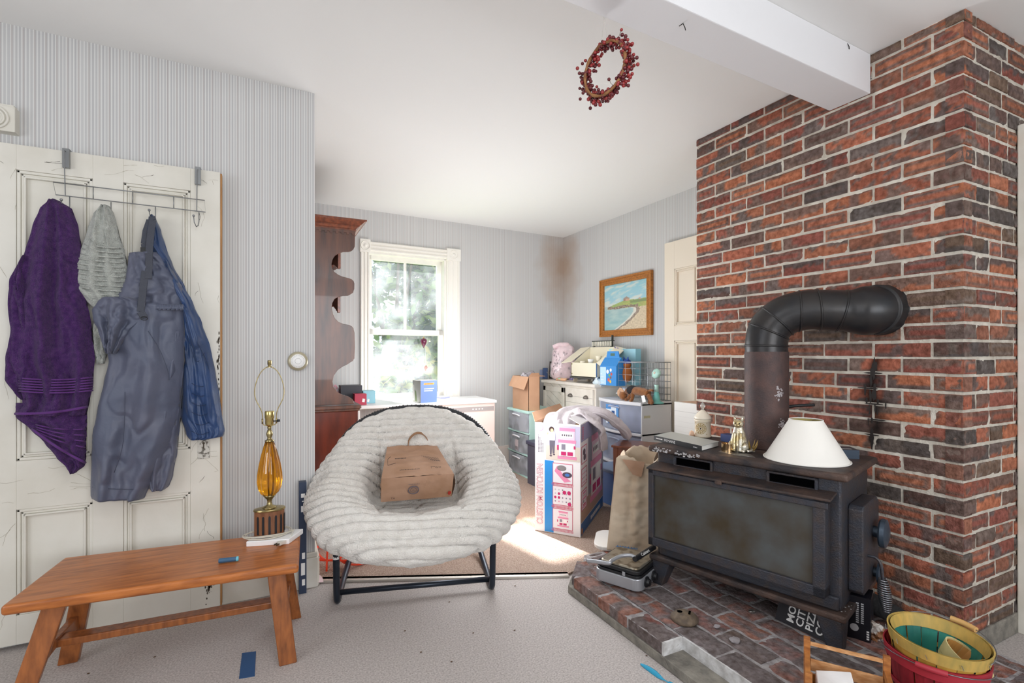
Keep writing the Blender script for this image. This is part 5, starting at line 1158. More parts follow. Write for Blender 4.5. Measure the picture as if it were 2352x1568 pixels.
q.obj('bag_body', None, gb_, smooth=True, solid=.0015, weld=.0004)
q = MB(Tg); q.mt(mat('blue_stamp', '5b8fc0', .8)); F_ = frame((0, -.010, 0), (1, 0, 0), (0, 0, 1))
for k in range(16): q.rect(F_, .05 + .0072 * k, .028, .055 + .0072 * k, .034 + .004 * (k % 2), .006)
q.obj('blue_print', None, gb_, recalc=False)
q = MB(Tg); q.mt(M_kraft); q.poly([(Wb * .30, -.018, Hb * 1.0), (Wb * .72, -.020, Hb * .99), (Wb * .66, -.024, Hb * .83), (Wb * .50, -.026, Hb * .85)]); q.obj('folded_flap', None, gb_, solid=.001)
# pizza cartons under the stove, kindling and crumpled wrapper
pa, pb2 = at(1780, 1420, Z=hz), at(1898, 1476, Z=hz); u = (pb2 - pa).normalized(); v_ = Vector((-u.y, u.x, 0)); v_ = v_ if v_.x > 0 else -v_
o = thing('pizza_carton', 'flattened black pizza carton with big white lettering under the stove front', 'carton', (pa + pb2) / 2)
T_ = Matrix(((u.x, v_.x, 0, pa.x), (u.y, v_.y, 0, pa.y), (0, 0, 1, hz), (0, 0, 0, 1))); W_ = (pb2 - pa).length
M_blk = mat('glossy_black_card', '17171f', .3)
q = MB(T_); q.mt(M_blk); q.hexa([(0, 0, 0), (W_, 0, 0), (W_, .09, 0), (0, .09, 0), (0, .045, .105), (W_, .045, .105), (W_, .10, .105), (0, .10, .105)])
q.mt(M_white2); Fc = T_ @ frame((0, 0, 0), (1, 0, 0), (0, .394, .919)); q.M = Matrix()
for i, t_ in enumerate(('MOTOR', 'CITY', 'PIZZA', 'CO.')):
    q.text(t_, .040, Fc @ Matrix.Translation((W_ * (.30 + .185 * i), .012, 0)) @ Matrix.Rotation(R(90), 4, 'Z'), .0006, align='LEFT', bold=.02)
q.mt(mat('grey_ink', '6f6468', .8)); q.text('Detroit', .022, Fc @ Matrix.Translation((W_ * .13, .03, 0)) @ Matrix.Rotation(R(90), 4, 'Z'), .0006, align='LEFT') if False else None
q.obj('carton_body', None, o)
pa, pb2 = at(1948, 1462, Z=hz), at(2000, 1478, Z=hz); u = (pb2 - pa).normalized(); v_ = Vector((-u.y, u.x, 0))
o = thing('charcoal_carton', 'upright black carton with a pale round stamp behind the front right stove leg', 'carton', (pa + pb2) / 2)
T_ = Matrix(((u.x, v_.x, 0, pa.x), (u.y, v_.y, 0, pa.y), (0, 0, 1, hz), (0, 0, 0, 1))); W_ = (pb2 - pa).length
q = MB(T_); q.mt(M_blk); q.box((-.02, 0, 0), (W_, .10, .165)); q.mt(mat('pale_stamp', 'b9b9bc', .6)); Fc = T_ @ frame((0, 0, 0), (1, 0, 0), (0, 0, 1)); q.M = Matrix(); q.disc(Fc, W_ * .28, .045, .014)
for r_ in range(2):
    for k in range(10): q.rect(Fc, W_ * (.35 + .22 * r_), .065 + .008 * k, W_ * (.35 + .22 * r_) + .009, .070 + .008 * k, .0004)
q.mt(M_white2); 
for k in range(4): q.rect(Fc, W_ * .82, .010 + .009 * k, W_ * .82 + .008, .016 + .009 * k, .0004)
q.obj('carton_body', None, o)
c = at(2012, 1452, Z=hz + .03); o = thing('crumpled_wrapper', 'crumpled white and brown wrapper beside the black carton at the stove corner', 'wrapper', c)
q = MB(); q.ball(c, .030, 3, (.7, .9, 1.2))
for v in q.bm.verts: v.co += Vector([.022 * fbm((v.co.x * 45, v.co.y * 45, v.co.z * 45 + k * 7), 2) for k in range(3)])
q.obj('wrapper', mat('wrapper_mix', 'cfc9c2', .4, col2='8a5a34', ns=18, lo=.48, hi=.56), o)
q = MB(); a, b = at(1996, 1385, Z=hz + .03), at(2060, 1430, Z=hz + .03); q.tube([a + Vector((.0, .06, 0)), a.lerp(b, .5), b], [.012, .013, .012], 9); o = q.obj('kindling_stick', mat('grey_bark', '7d7063', .9, bump=.6, bs=60), smooth=True); tag(o, 'grey wooden stick lying on the hearth against the chimney behind the baskets', 'stick')
q = MB(); a = at(2020, 1398, Z=hz + .05); q.tube([a + Vector((-.0, .10, .02)), a + Vector((.0, .02, .01)), a + Vector((0, -.10, -.0))], [.036, .042, .030], 12); o = q.obj('charred_log', mat('charred', '1f1e1f', .9, bump=.9, bs=40), smooth=True); tag(o, 'charred black log against the foot of the chimney, behind the baskets', 'log')

# ------------------------------------------------------------------ crate
zc1 = .285
ca_, cb_ = at(1846, 1462, Z=zc1), at(2046, 1510, Z=zc1); u = (cb_ - ca_); u.z = 0; Wc = u.length; u.normalize(); v_ = Vector((u.y, -u.x, 0)); v_ = v_ if v_.y < 0 else -v_
Tc = Matrix(((u.x, v_.x, 0, ca_.x), (u.y, v_.y, 0, ca_.y), (0, 0, 1, hz), (0, 0, 0, 1)))
cr_ = thing('wooden_crate', 'small slatted pine crate on the hearth in front of the baskets', 'crate', Tc @ Vector((Wc / 2, .1, 0)))
M_pl = mat('pale_pine', 'd9a878', .6, col2='b9814e', ns=10, stretch=(3, 3, 10)); M_pd = mat('amber_pine', 'b9793e', .55, col2='8f5527', ns=9, stretch=(3, 3, 9))
Hc = zc1 - hz; Dc = .19
for x in (0, Wc - .018):
    q = MB(Tc); q.box((x, -.012, 0), (x + .018, .0, Hc)); q.box((x, Dc, 0), (x + .018, Dc + .012, Hc)); q.box((x + .002, 0, .0), (x + .016, Dc, Hc * .55)); q.box((x + .002, 0, Hc * .62), (x + .016, Dc, Hc * .78)); q.obj('end_frame', M_pd, cr_, bevel=.001)
    q = MB(Tc); q.box((x + .0, -.0135, .01), (x + .018, -.012, Hc - .012)); q.obj('paint_edge', mat('chipped_mint', 'c9cfb8', .7), cr_)
q = MB(Tc); q.bar((.018, -.005, Hc - .018), (Wc - .018, -.005, Hc - .018), .008, .010); q.obj('top_rail', M_pl, cr_, bevel=.001)
for k, (z0_, z1_) in enumerate(((.01, .045), (.055, .09), (.10, .135))):
    for y in (-.001, Dc - .006): q = MB(Tc); q.box((.018, y, z0_), (Wc - .018, y + .007, z1_)); q.obj('slat', M_pl if (k % 2 == 0) else M_pd, cr_, bevel=.001)
for k in range(5): q = MB(Tc); q.box((.018, .012 + .036 * k, .004), (Wc - .018, .040 + .036 * k, .010)); q.obj('floor_slat', M_pd, cr_, bevel=.001)
q = MB(Tc); q.hexa([(.03, .05, .012), (.12, .045, .012), (.13, .15, .012), (.035, .155, .012), (.03, .05, .13), (.12, .045, .15), (.13, .15, .13), (.035, .155, .12)]); o = q.obj('paper_packet', mat('white_packet', 'eceaea', .6, bump=.3, bs=20), bevel=.003); tag(o, 'white paper packet standing inside the slatted crate', 'packet')

# ------------------------------------------------------------------ baskets
def basket(name, lab, c, r0, r1, H_, m_out, m_in, m_rim, tiltm, nst=16, inner=None):
    T_ = Matrix.Translation(Vector(c)) @ tiltm
    o = thing(name, lab, 'basket', c)
    q = MB(T_); q.mt(m_out)
    def wall_(rad, mm):
        q.mt(mm)
        for k in range(nst):
            a0_, a1_ = 2 * math.pi * k / nst + .012, 2 * math.pi * (k + 1) / nst - .012; off = .0025 if k % 2 else 0
            for j in range(6):
                t0, t1 = j / 6, (j + 1) / 6
                P_ = []
                for (a, t) in ((a0_, t0), ((a0_ + a1_) / 2, t0), (a1_, t0), (a1_, t1), ((a0_ + a1_) / 2, t1), (a0_, t1)):
                    rr_ = r0 + (r1 - r0) * t ** .8 + off + rad; P_.append((rr_ * math.cos(a), rr_ * math.sin(a), H_ * t))
                q.poly([P_[0], P_[1], P_[4], P_[5]]); q.poly([P_[1], P_[2], P_[3], P_[4]])
    wall_(0, m_out); wall_(-.003, m_in); q.mt(m_in); q.lathe([(r0 + .001, .002), (.0001, .002)], nst * 2, close=False)
    q.mt(m_out); q.lathe([(r0 - .002, .0), (r0 + .004, .0)], nst * 2, close=False)
    q.obj('staves', None, o, recalc=False)
    for z_, hh_ in ((H_ - .030, .034), (H_ * .42, .012)):
        t = z_ / H_; rr_ = r0 + (r1 - r0) * t ** .8 + .005; r2_ = r0 + (r1 - r0) * min((z_ + hh_) / H_, 1) ** .8 + .005
        q = MB(T_); q.lathe([(rr_, z_), (r2_, z_ + hh_), (r2_ - .004, z_ + hh_), (rr_ - .004, z_)], 48, close=False)
        if z_ > H_ * .6: q.lathe([(r2_ - .009, z_ + hh_), (rr_ - .012, z_ - .002), (rr_ - .008, z_ - .002), (r2_ - .005, z_ + hh_)], 48, close=False)
        q.obj('rim' if z_ > H_ * .6 else 'hoop', m_rim, o, auto=40)
    return o, T_
M_red = mat('red_stave', '94202e', .5, col2='781a26', ns=14, stretch=(6, 6, 1)); M_redr = mat('red_rim', 'a52a38', .5)
M_grn = mat('teal_stave', '2f8a7c', .5, col2='256e66', ns=14); M_yel = mat('yellow_basket_rim', 'c8a455', .55, col2='a8934f', ns=12, stretch=(4, 4, 1))
M_yst = mat('yellow_stave', 'bf9440', .55)
bcn = Vector((1.832, .800, hz))
basket('basket', 'red painted stave basket on the hearth holding the yellow rimmed basket', bcn, .090, .124, .185, M_red, M_red, M_redr, Matrix())
b1_, T1 = basket('basket', 'yellow rimmed basket with teal inside, nested in the red basket', bcn + Vector((0, 0, .090)), .086, .121, .143, M_yst, M_grn, M_yel, Matrix.Rotation(R(3), 4, 'X'))
b2_, T2 = basket('basket', 'small natural wood basket lying inside the teal lined basket', bcn + Vector((.030, -.025, .122)), .040, .058, .075, mat('natural_stave', 'c99f60', .6), mat('natural_inner', 'c08a48', .6), mat('natural_rim', 'cfc08a', .6), Matrix.Rotation(R(30), 4, 'X') @ Matrix.Rotation(R(12), 4, 'Y'), nst=12)
def bail(root, T_, r_, z_, ang, m_grip, low):
    q = MB(T_); P_ = []
    for k in range(25):
        a = math.pi * k / 24; P_.append((r_ * math.cos(a + ang), r_ * math.sin(a + ang), z_ + low * math.sin(a)))
    q.tube(P_, .0014, 6); q.obj('wire_bail', mat('grey_wire2', '7d7f82', .4, .8), root, smooth=True)
    q = MB(T_); mid = [Vector(P_[k]) for k in (10, 11, 12, 13, 14)]; q.tube(catmull(mid, 3), .0085, 12); q.obj('handle_grip', m_grip, root, auto=50)
bail(b1_, T1, .128, .135, R(-95), mat('natural_grip', 'd2a566', .5), .022)
bail(C.objects['basket'], Matrix.Translation(bcn), .134, .170, R(110), M_redr, .018)
for k in range(10):
    a = k * .63 + .2; p = T1 @ Vector((.1275 * math.cos(a), .1275 * math.sin(a), .133)); q = MB(); t = Vector((-math.sin(a), math.cos(a), 0))
    q.tube([p - t * .003, p + Vector((0, 0, -.012)) + t * .002], .0009, 5); q.obj('staple', M_chrome, b1_)

# blue plastic utensil on the floor
o = thing('plastic_scoop', 'translucent bright blue plastic utensil on the carpet at the hearth edge', 'utensil', at(1500, 1545, Z=0))
q = MB(); P_ = catmull([at(x, y, Z=.006) for x, y in ((1471, 1524), (1488, 1534), (1505, 1546), (1518, 1556), (1534, 1566), (1550, 1574))], 5); n_ = len(P_)
q.tube(P_, [.002 + .0075 * math.sin(math.pi * min(i / n_ * 1.5, 1)) ** .8 + (.004 if i > n_ * .8 else 0) for i in range(n_)], 10, flat=.5); q.obj('scoop_body', mat('blue_plastic', '3fb4dc', .25, trans=.3), o, smooth=True)
for k, (x, y) in enumerate([(1032, 1382), (930, 1448), (1087, 1453), (967, 1497), (1037, 1519), (1182, 1447), (1485, 1545 - 40), (355, 1508), (203, 1546), (1183, 1345)]):
    c = at(x, y, Z=.003); q = MB(); q.ball(c, .004, 1, (1.3, .8, .5))
    o = q.obj('crumb', mat('brown_crumb', '5a4432', .9)); tag(o, 'tiny brown crumb on the front carpet, ' + ['just in front of the chair crossbar', 'in the open middle of the floor', 'right of the centre crumb', 'straight above the lowest middle crumb', 'nearest the bottom edge in the middle', 'between the chair and the hearth corner', 'beside the blue plastic utensil', 'under the bench, behind the front left leg', 'between the bench legs', 'just right of the right chair rocker'][k], 'crumb', group='crumbs on the front carpet')
# ------------------------------------------------------------------ berry wreath
hk = at(1388, 42, Z=z1b); pl_n = Vector((hk.x, hk.y, 0)).normalized(); wc = at(1388, 158, P=hk, n=pl_n)
wr = thing('berry_wreath', 'dried red berry wreath on a vine ring hanging by threads from the ceiling beam', 'wreath', wc)
wu = Matrix.Rotation(R(-38), 3, 'Z') @ Vector((pl_n.y, -pl_n.x, 0)); wu.normalize(); Rw = .086
q = MB(); rgw = random.Random(9)
rp = [wc + wu * (Rw * math.cos(k * .1571)) + Vector((0, 0, Rw * 1.02 * math.sin(k * .1571))) for k in range(40)]
q.tube(rp, [.0052 + .0012 * math.sin(k * 1.7) for k in range(40)], 8, closed=True); q.tube([p + Vector((.002 * math.sin(k), .002 * math.cos(k), .003 * math.sin(k * 2.1))) for k, p in enumerate(rp)], .003, 6, closed=True)
q.obj('vine_ring', mat('brown_vine', '9a6c42', .7, col2='6f4426', ns=40), wr, smooth=True)
q = MB(); q2 = MB(); q3 = MB(); wn_ = wu.cross(Vector((0, 0, 1)))
for k in range(380):
    a = rgw.uniform(0, 6.2832) + .12 * math.sin(k); rr_ = Rw + rgw.gauss(.005, .0115); off = .012 + rgw.gauss(0, .009)
    base = wc + wu * (Rw * math.cos(a)) + Vector((0, 0, Rw * math.sin(a))); p = wc + wu * (rr_ * math.cos(a)) + Vector((0, 0, rr_ * math.sin(a))) + wn_ * (off if wn_.dot(pl_n) > 0 else -off)
    (q if rgw.random() < .6 else q2).ball(p, rgw.uniform(.0052, .0070), 2)
    if k % 3 == 0: q3.tube([base, base.lerp(p, .6) + Vector((0, 0, -.004)), p], .0007, 4)
q.obj('berries', mat('dark_red_berry', '5c1a20', .35), wr, smooth=True)['kind'] = 'stuff'; q2.obj('bright_berries', mat('red_berry', '8e2a2a', .35), wr, smooth=True)['kind'] = 'stuff'; q3.obj('twigs', mat('twig', '4a3226', .8), wr)['kind'] = 'stuff'
tp = wc + Vector((0, 0, Rw + .004))
for k in (-1, 1):
    q = MB(); q.tube([tp + wu * .012 * k, hk + wu * .002 * k], .0007, 5); q.tube([hk + wu * .002 * k, hk + wu * .01 * k + Vector((0, -.006, .06))], .0006, 5); q.obj('thread', mat('grey_thread', 'b9b5ae', .7), wr)

# ------------------------------------------------------------------ picture on the right wall
PX = 3.032
A_, B_, C_, D_ = [at(x, y, X=PX) for x, y in ((1375, 646), (1494, 618), (1496, 768), (1377, 775))]
yl, yr, zb0, zt0_ = (A_.y + D_.y) / 2, (B_.y + C_.y) / 2, (C_.z + D_.z) / 2, (A_.z + B_.z) / 2
pc_ = thing('painting', 'wood framed seaside painting of a cottage above a sandy cove', 'painting', (3.06, (yl + yr) / 2, zb0))
Wp, Hp = yl - yr, zt0_ - zb0; Fp = frame((3.048, yl, zb0), (0, -1, 0), (0, 0, 1))
q = MB(Fp); fw = .062
for (o_, w__, zt1) in ((0, .020, .016), (.018, .028, .010), (.044, .020, .013)):
    for P_ in ([(o_, o_), (Wp - o_, o_), (Wp - o_ - w__, o_ + w__), (o_ + w__, o_ + w__)], [(Wp - o_, o_), (Wp - o_, Hp - o_), (Wp - o_ - w__, Hp - o_ - w__), (Wp - o_ - w__, o_ + w__)], [(Wp - o_, Hp - o_), (o_, Hp - o_), (o_ + w__, Hp - o_ - w__), (Wp - o_ - w__, Hp - o_ - w__)], [(o_, Hp - o_), (o_, o_), (o_ + w__, o_ + w__), (o_ + w__, Hp - o_ - w__)]):
        q.prism([(x, y, 0) for x, y in P_], (0, 0, -.014), (0, 0, zt1))
q.obj('frame', mat('honey_oak', 'b8762c', .4, col2='8f5519', ns=14, stretch=(1, 8, 8)), pc_, bevel=.003)
def paint(x, y):   # colour of the canvas at 0..1, 0..1
    n = fbm((x * 6, y * 14, 1), 3); n2 = fbm((x * 30, y * 40, 3), 3)
    hz_ = .50
    if y > .52:
        t = (y - .5) / .5; c = [.70 + .0 * t, .84, .86]; cl_ = max(0, fbm((x * 3 + y * 4, y * 13 - x * 4, 5), 3) + .12); k = min(cl_ * 1.6, .75); c = [a * (1 - k) + b * k for a, b in zip((.60 - .08 * t, .80, .88), (.90, .90, .86))]
        land = None
    else: c = None
    top = .52 + .10 * max(0, min(1, (x - .12) / .35)) - .02 * max(0, x - .6) + .01 * n   # grassy headland
    if .10 < x and .46 < y < top: c = (.60 + .1 * n, .68 + .12 * n2, .34)
    if c is None or (.10 < x < .80 and y < .52 and y > .455):
        edge = .455 + .02 * n
        if .08 < x < .85 and edge < y < .53 - .05 * abs(n): c = (.50 + .25 * n2, .42 + .2 * n2, .36 + .2 * n2)
        if c is None:
            # shoreline of the cove
            xs = .72 - 1.9 * max(0, (.40 - y)) ** 1.5 - (.0 if y < .44 else (y - .44) * 4) ; 
            if x < xs - .02: t = y / .5; c = (.56 + .10 * n + .06 * t, .76 + .06 * n, .78 + .03 * n)
            elif x < xs + .03 + .02 * n: c = (.88, .88, .84)
            elif x < xs + .10 + .05 * n: c = (.55 + .2 * n2, .47 + .2 * n2, .42 + .2 * n2)
            else: k = .12 * n2; c = (.84 + k, .76 + k, .63 + k)
    hx, hy = x - .535, y - .60
    if abs(hx) < .065 and 0 < hy < .055: c = (.80, .60, .48) if hx > -.02 else (.60, .42, .36)
    if 0.05 < hy < .05 + .05 * (1 - abs(hx) / .085) and abs(hx) < .08: c = (.58, .50, .46)
    if abs(x - .83) < .035 and .60 < y < .64 - abs(x - .83) * .5: c = (.76, .62, .55)
    if x > .62 and .55 < y < .585 + .03 * abs(n2) + .01: c = (.42, .52, .30)
    return c
q = MB(Fp, col=True); nx_, ny_ = 150, 112; i0, i1, j0_, j1_ = fw, Wp - fw, fw, Hp - fw
V = []
for j in range(ny_ + 1):
    row = []
    for i in range(nx_ + 1):
        v = q.v((i0 + (i1 - i0) * i / nx_, j0_ + (j1_ - j0_) * j / ny_, -.004)); cc_ = paint(i / nx_, j / ny_); v[q.lay] = (*[lin((max(0, min(255, (a * .74 + g_ * .26) * 255)),))[0] for a, g_ in zip(cc_, (.74, .72, .66))], 1); row.append(v)
    V.append(row)
for j in range(ny_):
    for i in range(nx_): q.f([V[j][i], V[j][i + 1], V[j + 1][i + 1], V[j + 1][i]])
m_c = mat('painted_canvas', 'ffffff', .55, bump=.1, bs=300, attr='Col'); q.obj('canvas', m_c, pc_, recalc=False, smooth=True)
q = MB(); q.box((3.055, yr + .01, zb0 + .01), (3.062, yl - .01, zt0_ - .01)); q.obj('backing_board', M_card, pc_)

# ------------------------------------------------------------------ white table under the window, heater, things on them
zt1 = .755
wt_ = thing('table', 'white table under the window, mostly hidden by the chair', 'table', (1.0, 4.45, 0))
q = MB(); q.box((.62, 4.12, zt1 - .025), (1.36, 4.66, zt1)); q.obj('table_top', M_white2, wt_, bevel=.003)
for x in (.66, 1.32):
    for y in (4.16, 4.62): q = MB(); q.box((x - .02, y - .02, 0), (x + .02, y + .02, zt1 - .025)); q.obj('leg', M_white2, wt_, bevel=.003)
M_pk = mat('pale_pink_metal', 'ead6cf', .45)
xr_ = at(1137, 960, Y=4.18).x
ht = thing('cabinet_heater', 'pale pink cabinet heater with a grey control strip under the window, right of the table', 'heater', (1.6, 4.45, 0))
q = MB(); q.box((1.38, 4.18, .03), (xr_, 4.66, zt1 - .03)); q.obj('housing', M_pk, ht, bevel=.008)
q = MB(); q.box((1.37, 4.16, zt1 - .03), (xr_ + .01, 4.67, zt1 - .005)); q.obj('white_top', M_white2, ht, bevel=.004)
q = MB(); q.mt(mat('grey_strip', 'a49c9a', .5)); q.box((1.40, 4.176, zt1 - .10), (xr_ - .012, 4.182, zt1 - .060)); q.mt(M_white2)
for k in range(4): q.box((1.66 + .03 * k, 4.174, zt1 - .085), (1.672 + .03 * k, 4.177, zt1 - .075))
q.obj('control_strip', None, ht)
q = MB(); q.mt(mat('pink_groove', 'cdb8b2', .6))
for k in range(2): q.box((1.42, 4.1775, .12 + .25 * k), (xr_ - .04, 4.1805, .125 + .25 * k))
q.obj('grooves', None, ht)
def simplebox(name, lab, cat, x0, y0, x1, y1, z0, z1, m, rz=0, bevel=.002, dec=None, part='box_body', grp=None):
    c = Vector(((x0 + x1) / 2, (y0 + y1) / 2, z0)); o = thing(name, lab, cat, c, R(rz), group=grp)
    q = MB(o); q.mt(m); q.box((-(x1 - x0) / 2, -(y1 - y0) / 2, 0), ((x1 - x0) / 2, (y1 - y0) / 2, z1 - z0))
    if dec: dec(q, (x1 - x0), (y1 - y0), (z1 - z0))
    q.obj(part, None, o, bevel=0 if dec else bevel); return o
def dec_game(q, W_, D_, H_):
    F = frame((0, -D_ / 2, 0), (1, 0, 0), (0, 0, 1)); L_ = frame((-W_ / 2, 0, 0), (0, -1, 0), (0, 0, 1)); T = frame((0, 0, H_), (1, 0, 0), (0, 1, 0))
    q.mt(mat('game_blue', '6c86c0', .5)); q.rect(F, -W_ / 2 + .002, .0, W_ / 2 - .002, H_ - .004)
    q.mt(mat('game_yellow', 'e6a93c', .5)); q.poly_on(F, [(-.055, H_ * .80), (.05, H_ * .80), (.055, H_ * .88), (-.05, H_ * .88)], .0008)
    q.mt(mat('game_red', 'b0523c', .5)); q.text('BURGERS', .020, F @ Matrix.Translation((0, H_ * .84, 0)), .0012) if False else [q.rect(F, -.042 + .012 * k, H_ * .82, -.034 + .012 * k, H_ * .86, .0012) for k in range(7)]
    q.mt(M_white2)
    for r_ in range(2):
        for k in range(8 - r_): q.rect(F, -.05 + .013 * k, H_ * (.60 - .09 * r_), -.041 + .013 * k, H_ * (.64 - .09 * r_), .0008)
    q.mt(mat('photo_grey', 'a9aca8', .5)); q.rect(L_, -D_ / 2 + .002, 0, D_ / 2 - .002, H_ - .004)
    q.mt(mat('photo_green', '6f7f5c', .5)); q.poly_on(L_, [(-D_ * .2, .01), (D_ * .1, .01), (-D_ * .05, H_ * .5), (-D_ * .25, H_ * .6)], .0008)
    q.mt(M_white2); q.poly_on(L_, [(-D_ * .4, .02), (-D_ * .25, .02), (-D_ * .3, H_ * .8), (-D_ * .42, H_ * .8)], .0008)
    q.mt(mat('cream_box_top', 'efe6c8', .5)); q.rect(T, -W_ / 2, -D_ / 2, W_ / 2, D_ / 2)
g_ = at(976, 914, Y=4.22)
simplebox('game_box', 'blue and grey game box standing on the table against the window', 'box', g_.x - .085, 4.16, g_.x + .085, 4.28, zt1, zt1 + .19, mat('game_card', '8f96a0', .5), rz=18, dec=dec_game)
p_ = at(1020, 911, Y=4.25)
simplebox('book', 'white book lying flat on the heater top, right of the game box', 'book', p_.x - .07, 4.24, p_.x + .08, 4.42, zt1 - .005, zt1 + .018, mat('white_book', 'eceaf0', .5), rz=8, part='book_block')
simplebox('book', 'thin violet blue book on top of the white book by the window', 'book', p_.x - .05, 4.26, p_.x + .05, 4.38, zt1 + .018, zt1 + .033, mat('violet_book', '8f93c8', .5), rz=14, part='book_block')
def mid(px, py, Y): return at(px, py, Y=Y)
def bx(name, lab, cat, pxl, pxr, pyt, Y, dep, m, z0=None, rz=0, dec=None, part='box_body'):
    a, b = at(pxl, pyt, Y=Y), at(pxr, pyt, Y=Y); z0 = zt1 if z0 is None else z0
    return simplebox(name, lab, cat, a.x, Y, b.x, Y + dep, z0, max(a.z, z0 + .008), m, rz=rz, dec=dec, part=part)
def dec_tag(q, W_, D_, H_):
    F = frame((0, -D_ / 2, 0), (1, 0, 0), (0, 0, 1)); q.mt(M_white2); q.poly_on(F, [(.01, H_ * .3), (.03, H_ * .25), (.035, H_ * .55), (.015, H_ * .6)]); q.poly_on(F, [(.05, H_ * .3), (.065, H_ * .25), (.07, H_ * .5), (.055, H_ * .55)])
bx('box', 'black cardboard box beside the hutch on the white table', 'box', 783, 832, 886, 4.30, .14, mat('soft_black', '2c2c34', .5), dec=dec_tag)
bx('box', 'red patterned box in front of the black box on the white table', 'box', 815, 842, 905, 4.18, .10, mat('red_box', 'b2304a', .5), dec=dec_tag)
bx('book', 'teal and white book beside the red box, left of the window', 'book', 834, 862, 898, 4.30, .12, mat('teal_book', '8cc4d2', .5), part='book_block')
c = at(788, 902, Y=4.16); o = thing('cloth', 'cream cloth piece crumpled in front of the black box', 'cloth', (c.x, 4.2, zt1)); q = MB()
q.grid(lambda u, v: (c.x - .07 + .13 * u, 4.13 + .12 * v, zt1 + .002 + .07 * math.sin(math.pi * u) ** .6 * math.sin(math.pi * v) ** .6 * (1 + .5 * fbm((u * 4, v * 4, 1), 3))), 24, 24); q.obj('cloth_piece', mat('cream_cloth', 'e9dfce', .9), o, smooth=True, solid=.003)
c = at(771, 868, Y=4.34); o = thing('pouch', 'pink patterned pouch behind the black box beside the hutch', 'pouch', (c.x, 4.4, zt1)); q = MB(o); q.lathe([(.03, 0), (.04, .03), (.038, .09), (.028, .13), (.01, .16)], 20, 1, .6); q.obj('pouch_body', mat('pink_pattern', 'e8a9b8', .8, col2='f6e6ea', ns=50, lo=.45, hi=.55), o, smooth=True)

# ------------------------------------------------------------------ mint drawer unit, cardboard box
M_mint = mat('mint_plastic', 'bfe3db', .4); M_fros = haze('frosted_plastic', .95, 'e6eaf0', 6)
mx0, my0, mx1, my1, mh = 2.175, 4.09, 2.56, 4.53, .632
mu = thing('drawer_tower', 'mint green plastic three-drawer tower with frosted drawers below the cardboard box', 'drawer unit', (mx0 + .2, my0 + .2, 0))
q = MB(); q.box((mx0 + .02, my0, .01), (mx1, my0 + .012, mh)); q.box((mx0 + .02, my1 - .012, .01), (mx1, my1, mh)); q.box((mx1 - .01, my0, .01), (mx1, my1, mh)); q.box((mx0 - .002, my0 - .006, mh - .02), (mx1 + .004, my1 + .006, mh))
for k in range(4): q.box((mx0 + .004, my0 + .002, .01 + k * .203), (mx1, my1 - .002, .026 + k * .203))
q.obj('carcass', M_mint, mu, bevel=.004)
def drawer(root, x0, y0, y1, z0, z1, m, bow, dep, hm_=None):
    q = MB(); n_ = 12; pts = [(x0 - bow * math.sin(math.pi * k / n_), y0 + (y1 - y0) * k / n_, 0) for k in range(n_ + 1)]
    inn = [(x + .004, y, 0) for x, y, z in pts]
    q.prism(pts + inn[::-1], (0, 0, z0), (0, 0, z1)); q.box((x0, y0 + .004, z0), (x0 + dep, y0 + .007, z1 - .02)); q.box((x0, y1 - .007, z0), (x0 + dep, y1 - .004, z1 - .02)); q.box((x0, y0 + .005, z0), (x0 + dep, y1 - .005, z0 + .003))
    d_ = q.obj('drawer', m, root)
    q = MB(); ym = (y0 + y1) / 2; zz = z1 - .035; q.tube(catmull([(x0 - bow - .002, ym - .07, zz), (x0 - bow - .015, ym - .05, zz + .01), (x0 - bow - .018, ym, zz + .012), (x0 - bow - .015, ym + .05, zz + .01), (x0 - bow - .002, ym + .07, zz)], 4), .007, 8); q.obj('handle', hm_ or mat('milky_handle', 'e8e8ee', .35), d_, smooth=True); return d_
for k in range(3): drawer(mu, mx0 + .012, my0 + .012, my1 - .012, .03 + k * .203, .208 + k * .203, M_fros, .018, .34)
rgt = random.Random(12)
def contents(o, box, cols, n, r0_=.03, nm='contents'):
    (x0, y0, z0), (x1, y1, z1) = box
    for c_ in cols:
        q = MB()
        for k in range(n // len(cols)): q.ball((rgt.uniform(x0, x1), rgt.uniform(y0, y1), rgt.uniform(z0, z1)), r0_ * rgt.uniform(.6, 1.2), 2, (1, 1.2, .8))
        q.obj(nm, mat('content_' + c_, c_, .7), o, smooth=True)['kind'] = 'stuff'
contents(mu, ((mx0 + .06, my0 + .08, .48), (mx0 + .2, my1 - .08, .50)), ['c9a0a8', 'e8e4ea'], 12); contents(mu, ((mx0 + .06, my0 + .08, .27), (mx0 + .2, my1 - .08, .29)), ['e8e4ea', 'b8a8a0'], 12); contents(mu, ((mx0 + .06, my0 + .08, .07), (mx0 + .2, my1 - .08, .09)), ['b8a8a8', 'd8c8d0'], 12)
q = MB(); F = frame((mx0 - .010, (my0 + my1) / 2, .30), (0, -1, 0), (0, 0, 1)); q.mt(mat('grey_label', 'c9bfc2', .6)); q.rect(F, -.02, -.05, .05, .05, .003); q.mt(M_black)
for k in range(7): q.rect(F, -.015 + .008 * k, -.045, -.011 + .008 * k, -.015, .0035)
q.obj('label_sticker', None, mu, recalc=False)
zcb = mh; e0 = at(1182, 938, Z=zcb); e0.x = max(e0.x, mx0 + .03)
cbx = thing('cardboard_box', 'open brown cardboard box on top of the mint drawer tower', 'cardboard box', (e0.x + .13, e0.y + .12, zcb))
ex, ey = e0.x, 4.13; rxw, ryw, hbx = at(1240, 930, Y=ey).x - ex, .33, at(1182, 866, Y=ey).z - zcb
q = MB()
